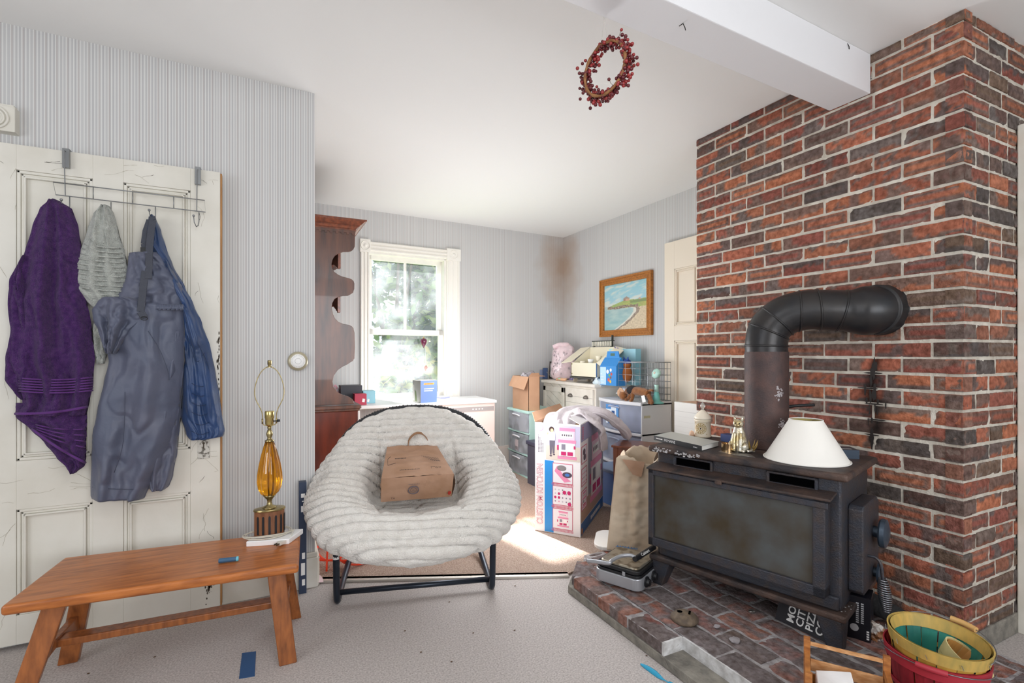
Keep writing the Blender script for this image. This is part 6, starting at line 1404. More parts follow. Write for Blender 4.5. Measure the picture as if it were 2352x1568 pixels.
q.prism([(ex, ey, 0), (ex + rxw, ey, 0), (ex + rxw, ey + .004, 0), (ex, ey + .004, 0)], (0, 0, zcb), (0, 0, zcb + hbx)); q.box((ex, ey + ryw, zcb), (ex + rxw, ey + ryw + .004, zcb + hbx)); q.box((ex, ey, zcb), (ex + .004, ey + ryw, zcb + hbx)); q.box((ex + rxw - .004, ey, zcb), (ex + rxw, ey + ryw, zcb + hbx)); q.box((ex, ey, zcb), (ex + rxw, ey + ryw, zcb + .004))
q.obj('carton', M_card, cbx)
zz = zcb + hbx
q = MB(); q.prism([(ex + rxw, ey, zz), (ex + rxw, ey + ryw, zz), (ex + rxw + .07, ey + ryw - .02, zz + .012), (ex + rxw + .07, ey + .02, zz + .0)], (0, 0, 0), (0, 0, .004)); q.obj('flap', M_card, cbx)
q = MB(); q.prism([(ex, ey, zz), (ex, ey + ryw, zz), (ex - .05, ey + ryw, zz - .10), (ex - .05, ey + .0, zz - .12)], (0, 0, 0), (.004, 0, 0)); q.obj('flap', M_card, cbx)
q = MB(); q.prism([(ex, ey, zz), (ex + rxw, ey, zz), (ex + rxw - .02, ey - .02, zz + .035), (ex + .02, ey - .02, zz + .035)], (0, 0, 0), (0, .004, 0)); q.obj('flap', M_card, cbx)
o = thing('plastic_bag', 'crumpled clear plastic bag poking out of the cardboard box', 'plastic bag', (ex + .10, ey + .16, zcb + hbx - .06)); q = MB(o); q.ball((0, 0, .055), .06, 4, (1.3, 1, .7))
for v in q.bm.verts: v.co += Vector([.035 * fbm((v.co.x * 20, v.co.y * 20, v.co.z * 20 + k * 9), 3) for k in range(3)])
q.obj('bag_film', mat('grey_film', 'b4acb0', .25, trans=.3), o, smooth=True)

# ------------------------------------------------------------------ white dresser
dx, dzt = 2.65, .895; dyn, dyf = 3.70, 4.64
ds = thing('dresser', 'off-white dresser with cup pulls and a plank door, along the right wall', 'dresser', (2.85, 4.2, 0))
M_dr = mat('dresser_white', 'e9e4da', .45, col2='ddd6ca', ns=9)
q = MB(); q.box((dx + .01, dyn, .04), (3.04, dyf, dzt - .03)); q.obj('carcass', M_dr, ds, bevel=.004)
q = MB(); q.box((dx - .015, dyn - .015, dzt - .03), (3.045, dyf + .015, dzt)); q.obj('top', M_dr, ds, bevel=.006)
ysp = 4.18
q = MB(); a, b = ysp + .03, dyf - .02
for r_ in ((a, .10, a + .05, dzt - .06), (b - .05, .10, b, dzt - .06)): q.box((dx - .008, r_[0], r_[1]), (dx + .010, r_[2], r_[3]))
q.box((dx - .008, a, .10), (dx + .01, b, .15)); q.box((dx - .008, a, dzt - .11), (dx + .01, b, dzt - .06)); q.box((dx, a, .1), (dx + .01, b, dzt - .06))
dd_ = q.obj('door', M_dr, ds, bevel=.003)
q = MB(); q.mt(mat('groove_grey', 'a8a298', .7))
for k in range(9): q.bar((dx - .0005, a + .06, .2 + .08 * k), (dx - .0005, b - .06, .2 + .08 * k + .14), .0012, .003)
q.obj('plank_grooves', None, dd_)
q = MB(); q.cyl((dx - .01, a - .012, .32), (dx - .01, a - .012, .38), .006, 8); q.obj('hinge', M_chrome, dd_)
for k in range(3):
    z1_ = dzt - .05 - k * .27
    q = MB(); q.box((dx - .012, dyn + .02, z1_ - .25), (dx + .01, ysp - .01, z1_)); dw = q.obj('drawer', M_dr, ds, bevel=.003)
    q = MB(); q.mt(mat('groove_grey', 'a8a298', .7))
    for j in range(3): q.box((dx - .0128, dyn + .022, z1_ - .06 * (j + 1) - .02), (dx - .0118, ysp - .012, z1_ - .06 * (j + 1) - .017))
    q.obj('plank_grooves', None, dw)
    for y in (ysp - .10, dyn + .12):
        q = MB(Matrix.Translation((dx - .012, y, z1_ - .085)) @ Matrix.Rotation(R(-90), 4, 'Z')); q.lathe([(.032, 0), (.031, .010), (.026, .020), (.012, .028), (.0001, .030)], 20, 1, .9, a0=math.pi, a1=2 * math.pi, close=False); q.obj('cup_pull', mat('pewter_pull', '7a746e', .35, .8), dw, smooth=True, solid=.002)

# ---- things on the dresser (near its front edge unless noted)
ZD = dzt
def ond(px, X=2.75): d = ray(px, 870); return Vector((X, X * d.y / d.x, ZD))
pk = ond(1290, 2.82); o = thing('blanket', 'pale pink blanket with black print, folded in a clear bag on the dresser', 'blanket', pk)
M_pf = mat('pale_pink_fleece', 'f0dade', .95, col2='e6ccd2', ns=12, bump=.4, bs=60)
q = MB(o @ Matrix() if False else Matrix.Translation(pk) @ Matrix.Rotation(R(-20), 4, 'Z'))
def pil(u, v):
    a = u * 6.2832; z = v * .36; r_ = .5 + .5 * math.sin(math.pi * min(v, .999)) ** .35; n = fbm((math.cos(a) * 1.5, math.sin(a) * 1.5, v * 3), 3)
    return (.115 * r_ * math.copysign(abs(math.cos(a)) ** .6, math.cos(a)) * (1 + .15 * n) + .03 * v, .12 * r_ * math.copysign(abs(math.sin(a)) ** .6, math.sin(a)) * (1 + .15 * n), z + .012 * n)
q.grid(pil, 60, 50, wrapu=True); q.obj('folded_fleece', M_pf, o, smooth=True)
q = MB(Matrix.Translation(pk) @ Matrix.Rotation(R(-20), 4, 'Z'))
for k in range(3): q.tube(catmull([(-.10, -.05, .345), (-.03 + .03 * k, -.07, .372), (.06, -.04, .36), (.10, .02, .345)], 5), .022, 10)
q.obj('top_fold', M_pf, o, smooth=True)
q = MB(Matrix.Translation(pk) @ Matrix.Rotation(R(-20), 4, 'Z')); q.mt(mat('fleece_print', '6c6068', .8)); rgl = random.Random(3)
for k in range(46):
    u = .52 + rgl.random() * .36; v = .12 + .7 * rgl.random(); c0 = Vector(pil(u, v)); t1 = (Vector(pil(u + .012, v)) - c0).normalized(); t2 = (Vector(pil(u, v + .02)) - c0).normalized(); n = t1.cross(t2); n = n if n.dot(c0 - Vector((0, 0, c0.z))) > 0 else -n; c0 = c0 + n * .004
    P_ = [c0 + t1 * .011 * math.cos(t) * rgl.uniform(.5, 1) + t2 * .013 * math.sin(t) * rgl.uniform(.5, 1) for t in (0, 1.2, 2.4, 3.6, 4.8)]; q.tube(P_, .0017, 4, closed=rgl.random() < .5)
q.obj('black_print', None, o)['kind'] = 'stuff'
q = MB(Matrix.Translation(pk) @ Matrix.Rotation(R(-20), 4, 'Z')); q.grid(lambda u, v: Vector(pil(u, v)) * 1.0 + Vector((.012 * math.cos(u * 6.28), .012 * math.sin(u * 6.28), .008 * fbm((u * 8, v * 8, 3), 2))), 40, 30, wrapu=True); q.obj('clear_bag', haze('bag_film_clear', .16, 'ffffff', 14), o, smooth=True)
c = ond(1266, 2.80); o = thing('picture_frame', 'dark picture frame leaning at the left of the pink blanket bag', 'picture frame', c + Vector((.02, .0, 0)))
q = MB(); F = frame(c + Vector((-.0, .05, 0)), (.35, -.93, 0), (.06, .02, .99)); 
for r_ in ((0, 0, .10, .02), (0, .17, .10, .19), (0, 0, .015, .19), (.085, 0, .10, .19)): q.prism([F @ Vector((x, y, 0)) for x, y in ((r_[0], r_[1]), (r_[2], r_[1]), (r_[2], r_[3]), (r_[0], r_[3]))], (0, 0, 0), (.012, 0, 0))
q.obj('frame', mat('dark_frame', '3a302c', .5), o); q = MB(); q.poly([F @ Vector((x, y, -.001)) for x, y in ((.012, .017), (.088, .017), (.088, .173), (.012, .173))]); q.obj('print', mat('grey_print', 'b8b4b4', .4), o)
for k, (px, col, lab, hh_) in enumerate(((1235, 'c8c4c0', 'white spined magazine leftmost in the row on the dresser corner', .11), (1241, '7f8aa8', 'grey-blue magazine second in the row on the dresser corner', .10), (1248, '22406c', 'dark blue box with white lettering at the right of the magazines', .12))):
    c = ond(px, 2.72); o = simplebox('magazine' if k < 2 else 'box', lab, 'magazine' if k < 2 else 'box', c.x, c.y - .006 - .01 * (k == 2), c.x + .05, c.y + .006 + .015 * (k == 2), ZD, ZD + hh_, mat('mag_%s' % col, col, .5), rz=-20, part='cover')
c = ond(1252, 2.90); o = thing('wooden_toy', 'small brown wooden toy peeking up behind the magazines', 'toy', c); q = MB(o); q.tube([(0, 0, 0), (0, .02, .10), (.0, .05, .16)], [.018, .014, .010], 10); q.obj('toy_body', M_woodd, o, smooth=True)
c = ond(1290, 2.70); o = thing('hand_towel', 'small peach and green cloth on the dresser edge in front of the pink blanket', 'cloth', c)
q = MB(o); q.mt(mat('peach_cloth', 'e8b890', .8)); q.tube(catmull([(-.0, .09, .012), (-.01, .03, .02), (.0, -.03, .014), (0, -.08, .018)], 5), .016, 10, flat=.7); q.obj('peach_part', None, o, smooth=True); q = MB(o); q.ball((-.01, .02, .022), .018, 2, (1, 1.5, .5)); q.obj('green_patch', mat('seafoam', 'a8d4bc', .8), o, smooth=True)
# purple box behind, cream toy cottage on a wheeled base
c = ond(1309, 2.86); simplebox('box', 'lilac patterned box between the pink blanket and the cream toy cottage', 'box', c.x, c.y - .02, c.x + .06, c.y + .03, ZD, ZD + .25, mat('lilac_box', 'a79bd0', .5, col2='e8e4f4', ns=30, lo=.5, hi=.6))
c0 = ond(1312, 2.70); c1_ = ond(1370, 2.70); LY = c0.y - c1_.y
cot = thing('toy_cottage', 'cream toy cottage with its roof halves opened out, holding cups, on a dark wheeled board', 'toy house', (2.78, (c0.y + c1_.y) / 2, ZD))
M_cot = mat('cream_toy', 'ece4cc', .5)
q = MB(); yA, yB = c1_.y, c0.y; x0_, x1_ = 2.70, 2.92; zB = ZD + .055; hW = at(1312, 832, X=x0_).z - zB
q.box((x0_ - .01, yA - .01, ZD + .04), (x1_, yB + .01, zB)); q.obj('wheeled_board', mat('dark_board', '4a4844', .6), cot, bevel=.002)
for x in (x0_ + .03, x1_ - .03):
    for y in (yA + .03, yB - .03, ): q = MB(); q.cyl((x, y - .01, ZD + .020), (x, y + .01, ZD + .020), .020, 16); q.obj('wheel', mat('beige_wheel', 'b8a890', .5), cot, auto=40)
q = MB()
for r_ in (((x0_, yA, zB), (x0_ + .005, yB, zB + hW)), ((x1_ - .005, yA, zB), (x1_, yB, zB + hW)), ((x0_, yA, zB), (x1_, yA + .005, zB + hW)), ((x0_, yB - .005, zB), (x1_, yB, zB + hW)), ((x0_, yA, zB), (x1_, yB, zB + .006))): q.box(*r_)
q.obj('walls', M_cot, cot)
q = MB(); q.mt(mat('cottage_back', 'e0d8c0', .5)); hg = .15
q.prism([(x1_ - .005, yA, zB + hW), (x1_ - .005, yB, zB + hW), (x1_ - .005, yB - .02, zB + hW + hg), (x1_ - .005, yA + .02, zB + hW + hg)], (0, 0, 0), (.005, 0, 0)); q.prism([(x0_ + .02, yA + .005, zB + hW), (x1_, yA + .005, zB + hW), (x1_, yA + .005, zB + hW + hg)], (0, 0, 0), (0, .005, 0)); q.prism([(x0_ + .02, yB - .005, zB + hW), (x1_, yB - .005, zB + hW), (x1_, yB - .005, zB + hW + hg)], (0, 0, 0), (0, -.005, 0)); q.obj('gable', None, cot)
q = MB(); q.prism([(x0_ + .0, yB, zB + hW + .005), (x1_, yB, zB + hW + hg), (x1_ - .02, yB + .13, zB + hW + hg - .01), (x0_ - .02, yB + .15, zB + hW - .01)], (0, 0, 0), (0, 0, .005)); q.obj('roof_half', M_cot, cot)
q = MB(); q.prism([(x0_ + .0, yA, zB + hW + .0), (x1_, yA, zB + hW + hg), (x1_ - .0, yA - .14, zB + hW + hg - .02), (x0_ - .0, yA - .12, zB + hW - .055)], (0, 0, 0), (0, 0, .005)); q.obj('roof_half', M_cot, cot)
q = MB(); q.mt(mat('blue_edge', '3f6ea0', .5)); q.box((x0_ - .001, yA - .002, zB), (x0_ + .006, yA + .006, zB + hW)); q.mt(M_brass)
for z in (hW - .02, .02): q.box((x0_ - .003, yB - .02, zB + z), (x0_, yB - .005, zB + z + .012))
q.obj('edge_trim', None, cot)
for k, (fy, fx, fz) in enumerate(((.3, .05, .0), (.55, .07, .02), (.75, .10, .05))):
    p = Vector((x0_ + fx, yB + (yA - yB) * fy, zB + hW - .03 + fz)); o = thing('teacup', ['cream cup nearest the left side inside the open toy cottage', 'white cup with blue pattern in the middle of the open toy cottage', 'cream ladle-shaped bowl at the back right of the open toy cottage'][k], 'cup', p, group=None)
    q = MB(o); q.lathe([(.016, 0), (.020, .004), (.027, .03), (.029, .045), (.026, .045), (.022, .01), (.0001, .006)], 24); q.obj('cup_body', mat('cup_cream' if k != 1 else 'cup_white', 'efe6d0' if k != 1 else 'f2f2f2', .3), o, smooth=True)
# small rack of white pegs against the wall
a = at(1362, 783, X=2.99); b = at(1408, 786, X=2.99); o = thing('peg_rack', 'small dark stand with a row of white pegs against the wall below the painting', 'rack', (2.99, (a.y + b.y) / 2, ZD))
q = MB(); q.box((2.975, b.y, a.z - .008), (3.01, a.y, a.z)); q.box((2.98, b.y + .01, ZD), (3.0, b.y + .03, a.z)); q.box((2.98, a.y - .03, ZD), (3.0, a.y - .01, a.z)); q.box((2.985, b.y + .005, a.z), (3.0, b.y + .02, a.z + .05)); q.obj('stand', mat('dark_green_black', '2e3530', .5), o)
for k in range(12): y = a.y + (b.y - a.y) * (k + .5) / 12; q = MB(); q.box((2.972, y - .006, a.z - .055), (2.98, y + .006, a.z - .008)); q.obj('peg', mat('peg_white', 'e8e4d4', .5), o)
# blue gabled toy carton
def dec_tote(q, W_, D_, H_): pass
c0, c1_ = at(1378, 880, X=2.70), at(1402, 884, X=2.70); c0.z = ZD
tb = thing('toy_carton', 'bright blue gabled toy carton with carry handle right of the cream cottage', 'carton', (2.78, c0.y - .06, ZD))
yF, yN = ond(1376, 2.68).y, ond(1422, 2.72).y; Ht = at(1385, 840, X=2.68).z - ZD; Wt = yF - yN
M_bl = mat('toy_blue', '2f86cc', .4); M_lbl = mat('toy_pale_blue', 'b9daf0', .4)
q = MB(); q.mt(M_bl); q.box((2.69, yN, ZD), (2.80, yF, ZD + Ht)); zz = ZD + Ht
q.prism([(2.69, yN, zz), (2.80, yN, zz), (2.745, yN, zz + .075)], (0, 0, 0), (0, Wt, 0)); q.prism([(2.742, yN + .02, zz + .06), (2.742, yF - .02, zz + .06), (2.742, yF - .04, zz + .13), (2.742, yN + .04, zz + .13)], (0, 0, 0), (.006, 0, 0))
q.mt(M_lbl); F = frame((2.69, (yN + yF) / 2, ZD), (0, -1, 0), (0, 0, 1)); q.M = Matrix(); q.rect(F, -Wt / 2 + .004, .004, -Wt * .12, Ht - .01)
q.mt(M_white2); rgl = random.Random(1)
for k in range(14): x = -Wt / 2 + .01 + .012 * (k % 4); q.rect(F, x, .02 + .025 * (k // 4), x + .008, .026 + .025 * (k // 4), .0008)
for col, x, y, r_ in (('d8604a', .02, .05, .016), ('e0b23a', .045, .035, .014), ('7ab04a', .03, .09, .012), ('f0f0f0', .005, .12, .018), ('c84a3c', .06, .10, .013), ('8a5a3c', .05, .07, .012), ('f0f0f0', .05, .135, .014)): q.mt(mat('print_' + col, col, .5)).disc(F, x - .01, y, r_, off=.0009)
q.mt(M_lbl)
for k in range(3): q.disc(frame((2.718, (yN + yF) / 2, zz + .035), (0, -1, 0), (.59, 0, .81)), -.05 + .05 * k, 0, .016, off=.001)
q.mt(mat('handle_slot', '4a6a5c', .6)); q.poly_on(frame((2.7415, (yN + yF) / 2, zz + .10), (0, -1, 0), (0, 0, 1)), [(-.03, -.012), (.03, -.012), (.03, .012), (-.03, .012)], .001)
q.obj('carton_body', None, tb, recalc=False)
y0_, y1_ = at(1405, 830, X=2.93).y, at(1466, 830, X=2.93).y; zt_c = at(1452, 801, X=2.93).z
tq = thing('box', 'flat pale turquoise box standing against the wall behind the wire basket', 'box', (2.96, (y0_ + y1_) / 2, ZD))
q = MB(); q.mt(mat('turquoise_box', 'a6d8e4', .45)); q.box((2.90, y1_, ZD), (2.96, y0_, zt_c)); q.mt(mat('turquoise_side', '8cc4d4', .45)); q.box((2.901, y1_ - .0008, ZD), (2.959, y1_ + .001, zt_c)); F = frame((2.90, (y0_ + y1_) / 2, ZD + .2), (0, -1, 0), (0, 0, 1)); q.mt(mat('purple_mark', '6a5aa0', .5))
for dx_, dy_, r_ in ((-.08, .10, .022), (-.06, .12, .014), (-.095, .13, .010), (-.075, .075, .016)): q.disc(F, dx_, dy_, r_)
q.mt(mat('snow_mark', '7cc0d4', .5))
for k in range(3): a = k * 1.047; q.poly_on(F, [(.03 - .025 * math.cos(a) - .002 * math.sin(a), .11 - .025 * math.sin(a) + .002 * math.cos(a)), (.03 + .025 * math.cos(a) - .002 * math.sin(a), .11 + .025 * math.sin(a) + .002 * math.cos(a)), (.03 + .025 * math.cos(a) + .002 * math.sin(a), .11 + .025 * math.sin(a) - .002 * math.cos(a))], .001)
q.obj('box_body', None, tq, recalc=False)
# two generic plush toys in the basket
for px, py, c1c, c2c, lab in ((1422, 838, 'b03a34', 'f0ece8', 'red and white stuffed toy head showing above the wire basket, left'), (1440, 832, '3558a8', '9a5a2c', 'brown stuffed toy with a blue cap in the wire basket, right')):
    p = at(px, py, X=2.80); o = thing('stuffed_toy', lab, 'toy', (2.80, p.y, ZD))
    q = MB(); q.ball((2.80, p.y, p.z - .10), .045, 3, (1, 1, 1.6)); q.obj('body', mat('toy_' + c2c, c2c, .9), o, smooth=True); q = MB(); q.ball((2.80, p.y, p.z - .02), .036, 3); q.obj('head', mat('toy_' + c2c, c2c, .9), o, smooth=True)
    q = MB(); q.ball((2.80, p.y, p.z), .036, 3, (1, 1, .8)); q.tube([(2.79, p.y + .02, p.z + .02), (2.79, p.y + .03, p.z + .05)], [.012, .002], 8); q.tube([(2.79, p.y - .02, p.z + .02), (2.79, p.y - .03, p.z + .05)], [.012, .002], 8); q.obj('cap', mat('toy_' + c1c, c1c, .9), o, smooth=True)

# ------------------------------------------------------------------ large clear drawer tower
kx, ky0, ky1, kh = 2.67, 3.10, 3.66, .785; kx1 = 2.985
kt = thing('drawer_tower', 'large white three-drawer tower with bowed see-through drawers full of toys', 'drawer unit', (2.83, 3.38, 0))
M_kw = mat('cool_white_plastic', 'dfe0e4', .4)
q = MB(); n_ = 14; bowp = [(kx - .055 * math.sin(math.pi * k / n_), ky0 + (ky1 - ky0) * k / n_, 0) for k in range(n_ + 1)]
for z0_, z1_ in ((kh - .028, kh), (.515, .535), (.255, .272), (0.0, .02)):
    q.prism([(x - .01, y, 0) for x, y, z in bowp] + [(kx1, ky1, 0), (kx1, ky0, 0)], (0, 0, z0_), (0, 0, z1_))
q.box((kx, ky0, 0), (kx1, ky0 + .012, kh - .01)); q.box((kx, ky1 - .012, 0), (kx1, ky1, kh - .01)); q.box((kx1 - .01, ky0, 0), (kx1, ky1, kh - .01)); q.obj('carcass', M_kw, kt, bevel=.004)
M_clr = haze('clear_drawer_plastic', .62, 'dfe6f6', 3)
for k in range(3):
    dr3 = drawer(kt, kx, ky0 + .014, ky1 - .014, .022 + .262 * k, .235 + .262 * k, M_clr, .055, .27, M_clr)
    contents(dr3, ((kx + .03, ky0 + .08, .05 + .262 * k), (kx + .2, ky1 - .08, .13 + .262 * k)), ['d8a0c0', 'f4f4fa', '8fc0dc', 'c85a6a'], 28, .035)
q = MB(); F = frame((kx - .056, (ky0 + ky1) / 2 + .02, .655), (0, -1, 0), (0, 0, 1)); q.mt(mat('label_white', 'e4eef8', .5)); q.rect(F, -.09, -.07, .08, .09, .001); q.mt(mat('label_blue', '4f90d0', .5))
for r_ in ((-.09, .05, -.02, .09), (.05, -.07, .08, .09), (-.085, -.03, -.03, .03), (-.06, -.07, .05, -.05)): q.rect(F, *r_, .0015)
q.mt(mat('label_navy', '26508c', .5)); q.rect(F, -.02, .07, .05, .09, .002); q.rect(F, -.01, -.02, .03, .04, .002); q.obj('label_sticker', None, kt, recalc=False)
q = MB(); q.mt(mat('tape_beige', 'cdc8a8', .5))
for z in (.66, .45): q.box((kx + .02, ky0 - .0012, z), (kx + .085, ky0, z + .02))
q.obj('tape_marks', None, kt)
# wire baskets on top
M_wire = mat('pale_wire', 'c9ccd0', .35, .6)
def wirebasket(lab, x0, x1, y0, y1, h_, nv_, nh, m, loc=None):
    o = thing('wire_basket', lab, 'basket', ((x0 + x1) / 2, (y0 + y1) / 2, kh))
    z0 = kh + .003; q = MB()
    for z, r_ in ((z0 + h_, .0032), (z0, .0022)): q.tube([(x0, y0, z), (x1, y0, z), (x1, y1, z), (x0, y1, z)], r_, 6, closed=True)
    q.obj('rim', m, o, smooth=True); q = MB()
    for k in range(1, nh + 1):
        z = z0 + h_ * k / (nh + 1); q.tube([(x0, y0, z), (x1, y0, z), (x1, y1, z), (x0, y1, z)], .0014, 5, closed=True)
    for k in range(nv_ + 1):
        y = y0 + (y1 - y0) * k / nv_; q.tube([(x0, y, z0), (x0, y, z0 + h_)], .0014, 5); q.tube([(x1, y, z0), (x1, y, z0 + h_)], .0014, 5); q.tube([(x0, y, z0), (x1, y, z0)], .0012, 5)
    for k in range(4):
        x = x0 + (x1 - x0) * k / 3; q.tube([(x, y0, z0), (x, y0, z0 + h_)], .0014, 5); q.tube([(x, y1, z0), (x, y1, z0 + h_)], .0014, 5)
    q.obj('wires', m, o, smooth=True); return o
zt5 = at(1470, 833, X=2.72).z - kh
wirebasket('small white wire basket at the left on the clear drawer tower', 2.70, 2.95, at(1469, 860, X=2.70).y, at(1421, 860, X=2.70).y, zt5, 3, 5, M_wire)
wirebasket('wide grey wire basket against the wall on the clear drawer tower', 2.86, 2.98, ky0 + .01, at(1474, 860, X=2.86).y, zt5, 6, 5, M_chrome)
# plush dog lying, its tag, mint toy, white plush, tissue
M_dog = mat('brown_plush', '9c6230', .95, col2='7c4a20', ns=30, bump=.8, bs=160, sheen=.3); M_tan = mat('tan_plush', 'd0a684', .95, bump=.6, bs=160, sheen=.3)
dc = at(1465, 893, X=2.69); dz = kh
dog = thing('plush_dog', 'brown plush dog with a black saddle lying on the clear drawer tower', 'plush toy', (2.69, dc.y, kh))
yy = lambda px: at(px, 893, X=2.69).y
q = MB(); P_ = [(2.69, yy(1440), kh + .075), (2.69, yy(1455), kh + .085), (2.69, yy(1475), kh + .085), (2.69, yy(1490), kh + .075)]; q.tube(catmull(P_, 5), [.020 + .014 * math.sin(math.pi * (i + 2) / 20) for i in range(16)], 14); q.obj('body', M_dog, dog, smooth=True)
q = MB(); q.ball((2.67, yy(1436), kh + .04), .036, 3, (.9, 1, 1.05)); q.tube([(2.665, yy(1436), kh + .035), (2.655, yy(1441), kh + .018)], [.024, .013], 10); q.obj('head', M_dog, dog, smooth=True)
q = MB(); q.ball((2.66, yy(1434), kh + .085), .022, 3, (.5, 1.6, .7), T=Matrix.Rotation(R(25), 4, 'X')); q.obj('ear', M_tan, dog, smooth=True)
q = MB(); q.ball((2.665, yy(1427), kh + .06), .020, 3, (.5, 1, 1.6)); q.obj('ear', M_tan, dog, smooth=True)
q = MB(); q.tube(catmull([(2.688, yy(1447), kh + .082), (2.688, yy(1452), kh + .092), (2.69, yy(1458), kh + .088)], 4), [.0335, .035, .0355, .036, .036, .0355, .035, .034, .033], 14); q.obj('saddle', mat('black_plush', '26262a', .9, bump=.5, bs=160), dog, smooth=True)
for px, lx, xx in ((1457, 1457, 2.675), (1450, 1443, 2.69), (1492, 1503, 2.68), (1486, 1494, 2.70)):
    q = MB(); q.tube(catmull([(xx, yy(px), kh + .065), (xx - .005, yy((px + lx) / 2), kh + .035), (xx - .012, yy(lx), kh + .012), (xx - .03, yy(lx), kh + .010)], 4), [.018, .0175, .017, .016, .015, .014, .014, .013, .013, .013, .0135, .014, .012], 10); q.obj('leg', M_dog, dog, smooth=True)
q = MB(); q.tube(catmull([(2.69, yy(1488), kh + .095), (2.69, yy(1495), kh + .105), (2.69, yy(1500), kh + .100)], 4), .009, 8); q.obj('tail', M_dog, dog, smooth=True)
q = MB(); q.prism([(2.655, yy(1481), kh + .055), (2.655, yy(1488), kh + .065), (2.65, yy(1493), kh + .015), (2.65, yy(1485), kh + .004)], (0, 0, 0), (-.0012, 0, 0)); q.obj('paper_tag', M_white2, dog)
c = at(1508, 900, X=2.74); tf = thing('toy_fan', 'mint green toy fan with a round face on the clear drawer tower', 'toy', (2.74, c.y, kh))
M_tm = mat('mint_toy', 'b6e0d4', .4); M_tt = mat('teal_toy', '6fb8b0', .4)
q = MB(tf); q.lathe([(.055, 0), (.055, .010), (.030, .018), (.024, .06), (.016, .09)], 28); q.obj('base', M_tt, tf, smooth=True)
q = MB(tf); q.lathe([(.016, .085), (.015, .13), (.018, .145)], 20); q.obj('neck', M_tm, tf, smooth=True)
hz2 = at(1506, 858, X=2.74).z - kh
q = MB(Matrix.Translation((2.74, c.y, kh + hz2)) @ Matrix.Rotation(R(-70), 4, 'Y')); q.lathe([(.0001, -.02), (.030, -.016), (.040, 0), (.038, .014), (.012, .022), (.0001, .022)], 28, rib=8, ribd=.06); q.obj('face', M_tm, tf, smooth=True)
q = MB(Matrix.Translation((2.74, c.y, kh + hz2)) @ Matrix.Rotation(R(-70), 4, 'Y')); q.lathe([(.0001, .027), (.010, .026), (.012, .018)], 14); q.obj('hub', mat('toy_hub', 'd8c8b8', .5), tf, smooth=True)
for px, py, rr_, m_, lab, nm, ct, XX in ((1436, 862, .042, mat('white_plush', 'f0eeee', .95, bump=.5, bs=120), 'white plush seal in the small wire basket above the brown dog', 'plush_seal', 'plush toy', 2.82), (1408, 876, .034, mat('blue_tissue', 'd8e6ee', .9, bump=.6, bs=40), 'crumpled pale blue tissue between the blue carton and the wire basket', 'tissue', 'tissue', 2.71)):
    c = at(px, py, X=XX); c.z = (kh if XX > 2.8 else kh) + .03; 
    if nm == 'tissue': c.y = max(c.y, dyn + .03); c.z = ZD + .02
    else: c.z = kh + .06
    o = thing(nm, lab, ct, c - Vector((0, 0, .03))); q = MB(); q.ball(c, rr_, 4, (1, 1.7, .9))
    for v in q.bm.verts: v.co += Vector([(.03 if nm == 'tissue' else .008) * fbm((v.co.x * 25, v.co.y * 25, v.co.z * 25 + k * 7), 3) for k in range(3)])
    q.obj('body' if nm != 'tissue' else 'paper', m_, o, smooth=True)
    if nm == 'plush_seal':
        for sy_ in (-1, 1): q = MB(); q.ball(c + Vector((-.03, .06 * sy_, -.02)), .016, 2, (1.4, 1, .5)); q.obj('flipper', m_, o, smooth=True)

# ------------------------------------------------------------------ tall white box, end table, bins
def dec_tall(q, W_, D_, H_):
    L_ = frame((-W_ / 2, 0, 0), (0, -1, 0), (0, 0, 1)); q.mt(mat('faint_grey', 'cfccc6', .6)); q.rect(L_, -D_ / 2, H_ - .065, D_ / 2, H_ - .061); 
    for k in range(9): q.rect(L_, -D_ / 2, H_ - .10 - .035 * k, D_ / 2, H_ - .101 - .035 * k, .0003)
    T = frame((0, 0, H_), (1, 0, 0), (0, 1, 0)); q.mt(mat('tan_top', 'c9a184', .6)); q.rect(T, -W_ / 2 + .02, -D_ / 2 + .03, W_ / 2 - .03, D_ / 2 - .02)
zz = at(1549, 922, X=2.62).z
simplebox('box', 'tall narrow white carton standing between the old door and the chimney', 'box', 2.62, 2.34, 2.86, at(1549, 930, X=2.62).y, 0, zz, mat('white_carton', 'e8e6e0', .5), dec=dec_tall)
e0 = at(1408, 1024, Z=.56); e1 = at(1500, 1032, Z=.56); u = (e1 - e0); u.z = 0; We = .27; u.normalize(); v_ = Vector((-u.y, u.x, 0)); v_ = v_ if v_.x > 0 else -v_
Te = Matrix(((u.x, v_.x, 0, e0.x), (u.y, v_.y, 0, e0.y), (0, 0, 1, 0), (0, 0, 0, 1)))
et = thing('end_table', 'small dark red wooden side table behind the tall grocery bag', 'side table', Te @ Vector((We / 2, .12, 0)))
M_rw = mat('red_brown_wood', '7a3c1e', .35, col2='5a2a14', ns=8, stretch=(4, 4, 1), coat=.2)
q = MB(Te); q.box((-.01, -.01, .552), (We + .01, .24, .566)); q.obj('table_top', M_rw, et, bevel=.003)
q = MB(Te); q.box((.03, .004, .49), (We - .03, .016, .552)); q.box((.03, .214, .49), (We - .03, .226, .552)); q.box((.004, .03, .49), (.016, .20, .552)); q.box((We - .016, .03, .49), (We - .004, .20, .552)); q.obj('apron', M_rw, et, bevel=.001)
for x in (0, We - .032):
    for y in (0, .198): q = MB(Te); q.hexa([(x + .006, y + .006, 0), (x + .026, y + .006, 0), (x + .026, y + .026, 0), (x + .006, y + .026, 0), (x, y, .552), (x + .032, y, .552), (x + .032, y + .032, .552), (x, y + .032, .552)]); q.obj('leg', M_rw, et, bevel=.002)
o = thing('storage_bin', 'blue plastic storage bin behind the toy kitchen carton', 'bin', (2.47, 3.12, 0))
M_bb = mat('blue_bin', '5d86c8', .35); q = MB()
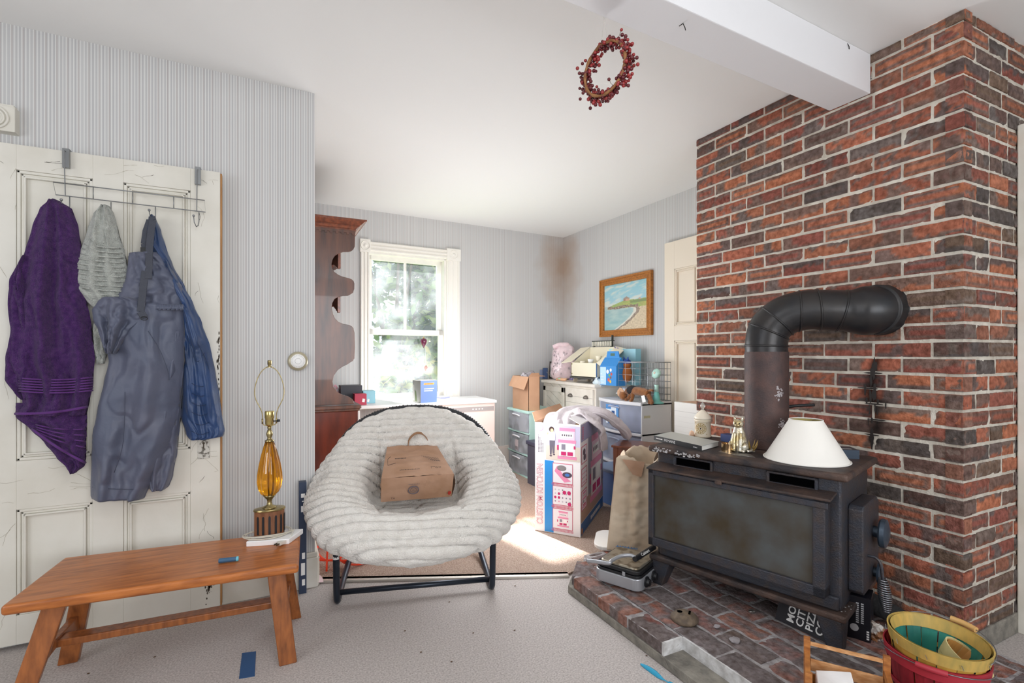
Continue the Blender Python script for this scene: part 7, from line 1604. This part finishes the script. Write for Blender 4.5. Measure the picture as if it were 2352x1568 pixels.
q.hexa([(2.37, 2.99, 0), (2.57, 2.99, 0), (2.57, 3.26, 0), (2.37, 3.26, 0), (2.34, 2.95, .27), (2.60, 2.95, .27), (2.60, 3.30, .27), (2.34, 3.30, .27)]); q.obj('tub', M_bb, o, bevel=.01)
q = MB(); q.box((2.33, 2.94, .27), (2.61, 3.31, .295)); q.obj('lid', mat('grey_blue_lid', '7f93b4', .4), o, bevel=.006)
o = thing('storage_box', 'dark grey storage box between the mint drawer tower and the toy kitchen carton', 'box', (2.28, 3.82, 0))
q = MB(); q.box((2.11, 3.66, 0), (2.46, 3.98, .36)); q.obj('tub', mat('dark_slate', '4a4c5c', .5), o, bevel=.008); q = MB(); q.box((2.10, 3.65, .36), (2.47, 3.99, .395)); q.obj('lid', mat('dark_slate_lid', '43455a', .5), o, bevel=.006)

# ------------------------------------------------------------------ toy kitchen carton
k0, k1, k2 = Vector((1.59, 2.888, 0)), Vector((1.78, 2.641, 0)), Vector((2.311, 3.123, 0)); kH = .712
ku = (k1 - k0).normalized(); kv = (k2 - k1).normalized(); kW, kD = (k1 - k0).length, (k2 - k1).length; zf = .0125
kc = thing('toy_kitchen_carton', 'tall open toy kitchen carton with pink lettering and product pictures standing on the rear carpet', 'carton', (k0 + k2) / 2)
M_kb = mat('carton_white', 'f0eef0', .45)
q = MB(); k3 = k0 + kv * kD
pan = lambda a, b: q.prism([a, b, b + Vector((0, 0, kH)), a + Vector((0, 0, kH))], (0, 0, zf), Vector((0, 0, zf)) + (-(b - a).cross(Vector((0, 0, 1))).normalized() * .004))
q.mt(M_kb); pan(k0, k1); pan(k1, k2); q.mt(M_card); pan(k2, k3); pan(k3, k0); q.prism([k0, k1, k2, k3], (0, 0, zf), (0, 0, zf + .004)); q.obj('walls', None, kc, recalc=True)
FF_ = frame(k0 + Vector((0, 0, zf)), ku, (0, 0, 1)); FS_ = frame(k1 + Vector((0, 0, zf)), kv, (0, 0, 1))
c_ = lambda n, x: mat('print_' + n, x, .45)
pink, hot, lpink, blue, lav = c_('pink', 'e890b4'), c_('hotpink', 'c8286c'), c_('lightpink', 'f4cfe0'), c_('blue', '2f8fd8'), c_('lavender', 'c8c4dc')
q = MB(); U = lambda u: u * kW; Vv = lambda v: v * kH
def r(F, m, u0, v0, u1, v1, off=.001, W_=kW): q.mt(m); q.rect(F, u0 * W_, Vv(v0), u1 * W_, Vv(v1), off)
r(FF_, blue, .22, .01, .42, .66); r(FF_, lav, .25, .67, .99, .985); r(FF_, c_('floor', 'd8ccc0'), .25, .67, .99, .80, .0014)
# little kitchen drawn on the picture
def kit(F, u0, v0, u1, v1, W_=kW, off=.002):
    g = lambda a, b, c2, d, m, o: r(F, m, u0 + (u1 - u0) * a, v0 + (v1 - v0) * b, u0 + (u1 - u0) * c2, v0 + (v1 - v0) * d, off + o, W_)
    g(.02, 0, .98, .10, pink, 0); g(.10, .08, .90, .52, c_('cream', 'f2eef0'), 0); g(.05, .52, .95, .62, pink, .0004); g(.16, .62, .88, .92, lpink, 0); g(.12, .90, .90, 1.0, pink, .0004)
    g(.20, .12, .46, .24, hot, .0006); g(.52, .12, .80, .24, hot, .0006); g(.22, .30, .42, .48, c_('grey', '8a8494'), .0006); g(.54, .28, .78, .50, c_('white', 'fafafa'), .0006); g(.22, .70, .80, .84, c_('white', 'fafafa'), .0006)
    for k in range(5): g(.24 + .11 * k, .74, .30 + .11 * k, .80, c_('dark', '5a4a5a'), .0010)
    g(.0, .28, .08, .44, hot, .0004); g(.84, .34, .92, .44, hot, .0008)
kit(FF_, .50, .685, .93, .965)
def dsc(F, m, u, v, ru, rv, off=.002, W_=kW): q.mt(m); q.disc(F, u * W_, Vv(v), ru * W_, rv * kH, off)
dsc(FF_, c_('hair', '3c2620'), .375, .945, .055, .026, .0022); dsc(FF_, c_('skin', 'e8b898'), .385, .935, .036, .018, .0026)
q.mt(c_('shirt', 'dfe8ee')); q.poly_on(FF_, [(U(.33), Vv(.845)), (U(.45), Vv(.845)), (U(.46), Vv(.91)), (U(.42), Vv(.925)), (U(.36), Vv(.925)), (U(.30), Vv(.90))], .0024)
q.mt(c_('jeans', '6a6472')); q.poly_on(FF_, [(U(.34), Vv(.715)), (U(.375), Vv(.715)), (U(.39), Vv(.79)), (U(.40), Vv(.725)), (U(.44), Vv(.73)), (U(.45), Vv(.85)), (U(.33), Vv(.85))], .0023)
dsc(FF_, c_('dark', '5a4a5a'), .36, .705, .03, .007); dsc(FF_, c_('dark', '5a4a5a'), .43, .718, .025, .006); dsc(FF_, c_('skin', 'e8b898'), .29, .905, .02, .01)
for v0, v1 in ((.46, .645), (.265, .44), (.05, .235)):
    for o__, m_ in ((0, c_('rose', 'd0607c')), (.012, c_('panel', 'eceaf0'))): r(FF_, m_, .40 + o__, v0 + o__ * .5, .84 - o__, v1 - o__ * .5, .0012 + o__ * .05)
q.mt(pink); q.poly_on(FF_, [(U(.44), Vv(.57)), (U(.50), Vv(.62)), (U(.62), Vv(.55)), (U(.80), Vv(.49)), (U(.66), Vv(.475))], .0022)
dsc(FF_, c_('pan', '8a8688'), .60, .605, .10, .022, .0028); dsc(FF_, c_('pan2', '5a5658'), .60, .600, .10, .022, .0024); dsc(FF_, c_('dark', '5a4a5a'), .72, .545, .105, .026, .0026); dsc(FF_, c_('coil', '4a80c8'), .72, .545, .05, .014, .0030)
rgk = random.Random(8)
for k in range(18): m_ = rgk.choice([hot, c_('grey', '8a8494'), pink, c_('lgrey', 'c4c0cc')]); dsc(FF_, m_, .46 + .32 * (k % 5) / 4, .30 + .105 * (k // 5) / 3, .016 if m_ is not hot else .028, .007 if m_ is not hot else .012)
dsc(FF_, hot, .66, .385, .04, .018, .0026); dsc(FF_, hot, .76, .385, .04, .018, .0026); dsc(FF_, hot, .77, .285, .04, .016, .0026)
kit(FF_, .50, .075, .76, .215)
for vv_ in (.455, .445, .247, .24, .255, .040, .030):
    for k in range(16): r(FF_, c_('rose', 'd0607c'), .38 + .030 * k, vv_, .402 + .030 * k, vv_ + .006, .0030)
Ft = FF_ @ Matrix.Translation((U(.115), Vv(.345), 0)) @ Matrix.Rotation(R(90), 4, 'Z')
q.mt(c_('rose', 'd0607c')); q.text('CUSTOM KITCHEN', .058, Ft, .0014, bold=.028, sx=.80); q.mt(c_('white', 'fafafa')); q.text('CUSTOM KITCHEN', .058, Ft, .0020, bold=-.012, sx=.80)
dsc(FF_, pink, .12, .952, .07, .030, .0014); dsc(FF_, c_('white', 'fafafa'), .12, .952, .055, .024, .0018); q.mt(pink); q.text('3+', .022, FF_ @ Matrix.Translation((U(.12), Vv(.952), 0)) @ Matrix.Rotation(R(90), 4, 'Z'), .0022, bold=.02)
q.mt(c_('ink', '6a5a68'))
for r_ in range(4):
    for k in range(13 - r_ * 2): q.rect(FF_, U(.07 + .034 * r_), Vv(.73 + .0125 * k), U(.088 + .034 * r_), Vv(.738 + .0125 * k), .0014)
# side face
KD = lambda u: u
def rs(m, u0, v0, u1, v1, off=.001): r(FS_, m, u0, v0, u1, v1, off, kD)
rs(c_('side_lav', '9c98b8'), .02, .84, .98, .995); rs(c_('side_tan', 'c0a08c'), .02, .12, .98, .30); rs(c_('side_blue', '3a6fae'), .02, .01, .98, .115); rs(c_('side_grey', '8f8a98'), .30, .30, .99, .86)
for v0, v1 in ((.64, .80), (.44, .60), (.22, .40)): rs(c_('rose', 'd0607c'), .03, v0, .24, v1, .0014); rs(c_('panel', 'eceaf0'), .045, v0 + .008, .225, v1 - .008, .0018)
q.mt(c_('dark', '5a4a5a')); q.disc(FS_, .13 * kD, Vv(.74), .05 * kD, .03 * kH, .0024); q.disc(FS_, .15 * kD, Vv(.69), .05 * kD, .03 * kH, .0024)
for k in range(12): q.mt(rgk.choice([hot, pink, c_('grey', '8a8494')])); q.disc(FS_, (.07 + .045 * (k % 4)) * kD, Vv(.47 + .04 * (k // 4)), .012 * kD, .008 * kH, .0024)
kit(FS_, .06, .24, .21, .38, kD)
kit(FS_, .36, .20, .95, .84, kD, .0018)
q.mt(c_('white', 'fafafa')); q.text('CUSTOM', .040, FS_ @ Matrix.Translation((.135 * kD, Vv(.90), 0)), .002, bold=.02) if False else None
q.mt(c_('rose', 'd0607c')); q.text('CLUB', .05, FS_ @ Matrix.Translation((.085 * kD, Vv(.905), 0)) @ Matrix.Rotation(R(90), 4, 'Z'), .002, bold=.02) if False else None
for k in range(6): q.rect(FS_, .06 * kD, Vv(.86 + .02 * k), .11 * kD, Vv(.872 + .02 * k), .002)
q.mt(c_('orange', 'd88a3c')); q.rect(FS_, .03 * kD, Vv(.02), .07 * kD, Vv(.07), .002); q.mt(c_('white', 'fafafa'))
for k in range(9): q.rect(FS_, (.40 + .05 * k) * kD, Vv(.04), (.435 + .05 * k) * kD, Vv(.075), .002)
q.obj('printed_pictures', None, kc, recalc=False)
zz = kH + zf
q = MB(); q.mt(M_card); q.prism([k0 + Vector((0, 0, zz)), k3 + Vector((0, 0, zz)), k3 + Vector((.03, .03, zz + .045)) - ku * .05, k0 + kv * .08 + Vector((0, 0, zz + .05)) - ku * .05], (0, 0, 0), (0, 0, .004)); q.obj('flap', None, kc)
q = MB(); q.mt(M_kb); q.prism([k1 + Vector((0, 0, zz)), k2 + Vector((0, 0, zz)), k2 + Vector((0, 0, zz + .03)) - ku * .09, k1 + kv * .06 + Vector((0, 0, zz + .03)) - ku * .09], (0, 0, 0), (0, 0, .003)); q.obj('flap', None, kc)
# blanket spilling out
bl = thing('blanket', 'soft grey lilac blanket spilling out of the open top of the toy kitchen carton', 'blanket', (2.0, 2.9, kH))
M_blk2 = mat('grey_lilac_fleece', 'cfc6c8', .95, col2='bcb2b6', ns=12, bump=.4, bs=80, sheen=.3)
def blanket(cl_, wd, n_f, seed, nu=70, nv=26, amp=.016):
    P_ = catmull(cl_, 12); N_ = len(P_) - 1; q = MB()
    def fn(u, v):
        i = min(int(u * N_), N_ - 1); p = P_[i].lerp(P_[i + 1], u * N_ - i); t = (P_[i + 1] - P_[i]).normalized(); sd = t.cross(Vector((0, 0, 1))); sd.normalize(); up = sd.cross(t)
        w0 = wd * (.55 + .45 * math.sin(math.pi * min(u * .8 + .15, 1))) * (1 - .45 * max(0, u - .7) / .3)
        return p + sd * (v - .5) * w0 + up * (amp * math.sin(v * n_f * 6.2832 + u * 5 + seed) + .015 * fbm((u * 4, v * 3, seed), 3) - .10 * wd * (2 * abs(v - .5)) ** 2)
    q.grid(fn, nu, nv); return q
q = blanket([(1.75, 2.86, kH - .06), (1.80, 2.92, kH + .03), (1.92, 2.99, kH + .062), (2.06, 2.98, kH + .072), (2.17, 2.90, kH + .045), (2.25, 2.83, kH - .04), (2.30, 2.80, kH - .13)], .24, 2.5, 1); q.obj('main_fold', M_blk2, bl, smooth=True, solid=.012)
q = blanket([(1.88, 2.93, kH + .045), (1.97, 2.87, kH + .05), (2.03, 2.80, kH + .0), (2.055, 2.785, kH - .08), (2.07, 2.78, kH - .19)], .17, 1.5, 4); q.obj('hanging_corner', M_blk2, bl, smooth=True, solid=.012)
q = blanket([(1.70, 2.86, kH - .05), (1.76, 2.92, kH + .0), (1.86, 3.02, kH + .03), (2.0, 3.10, kH + .05), (2.12, 3.12, kH + .02)], .15, 1.5, 7); q.obj('rear_fold', M_blk2, bl, smooth=True, solid=.012)
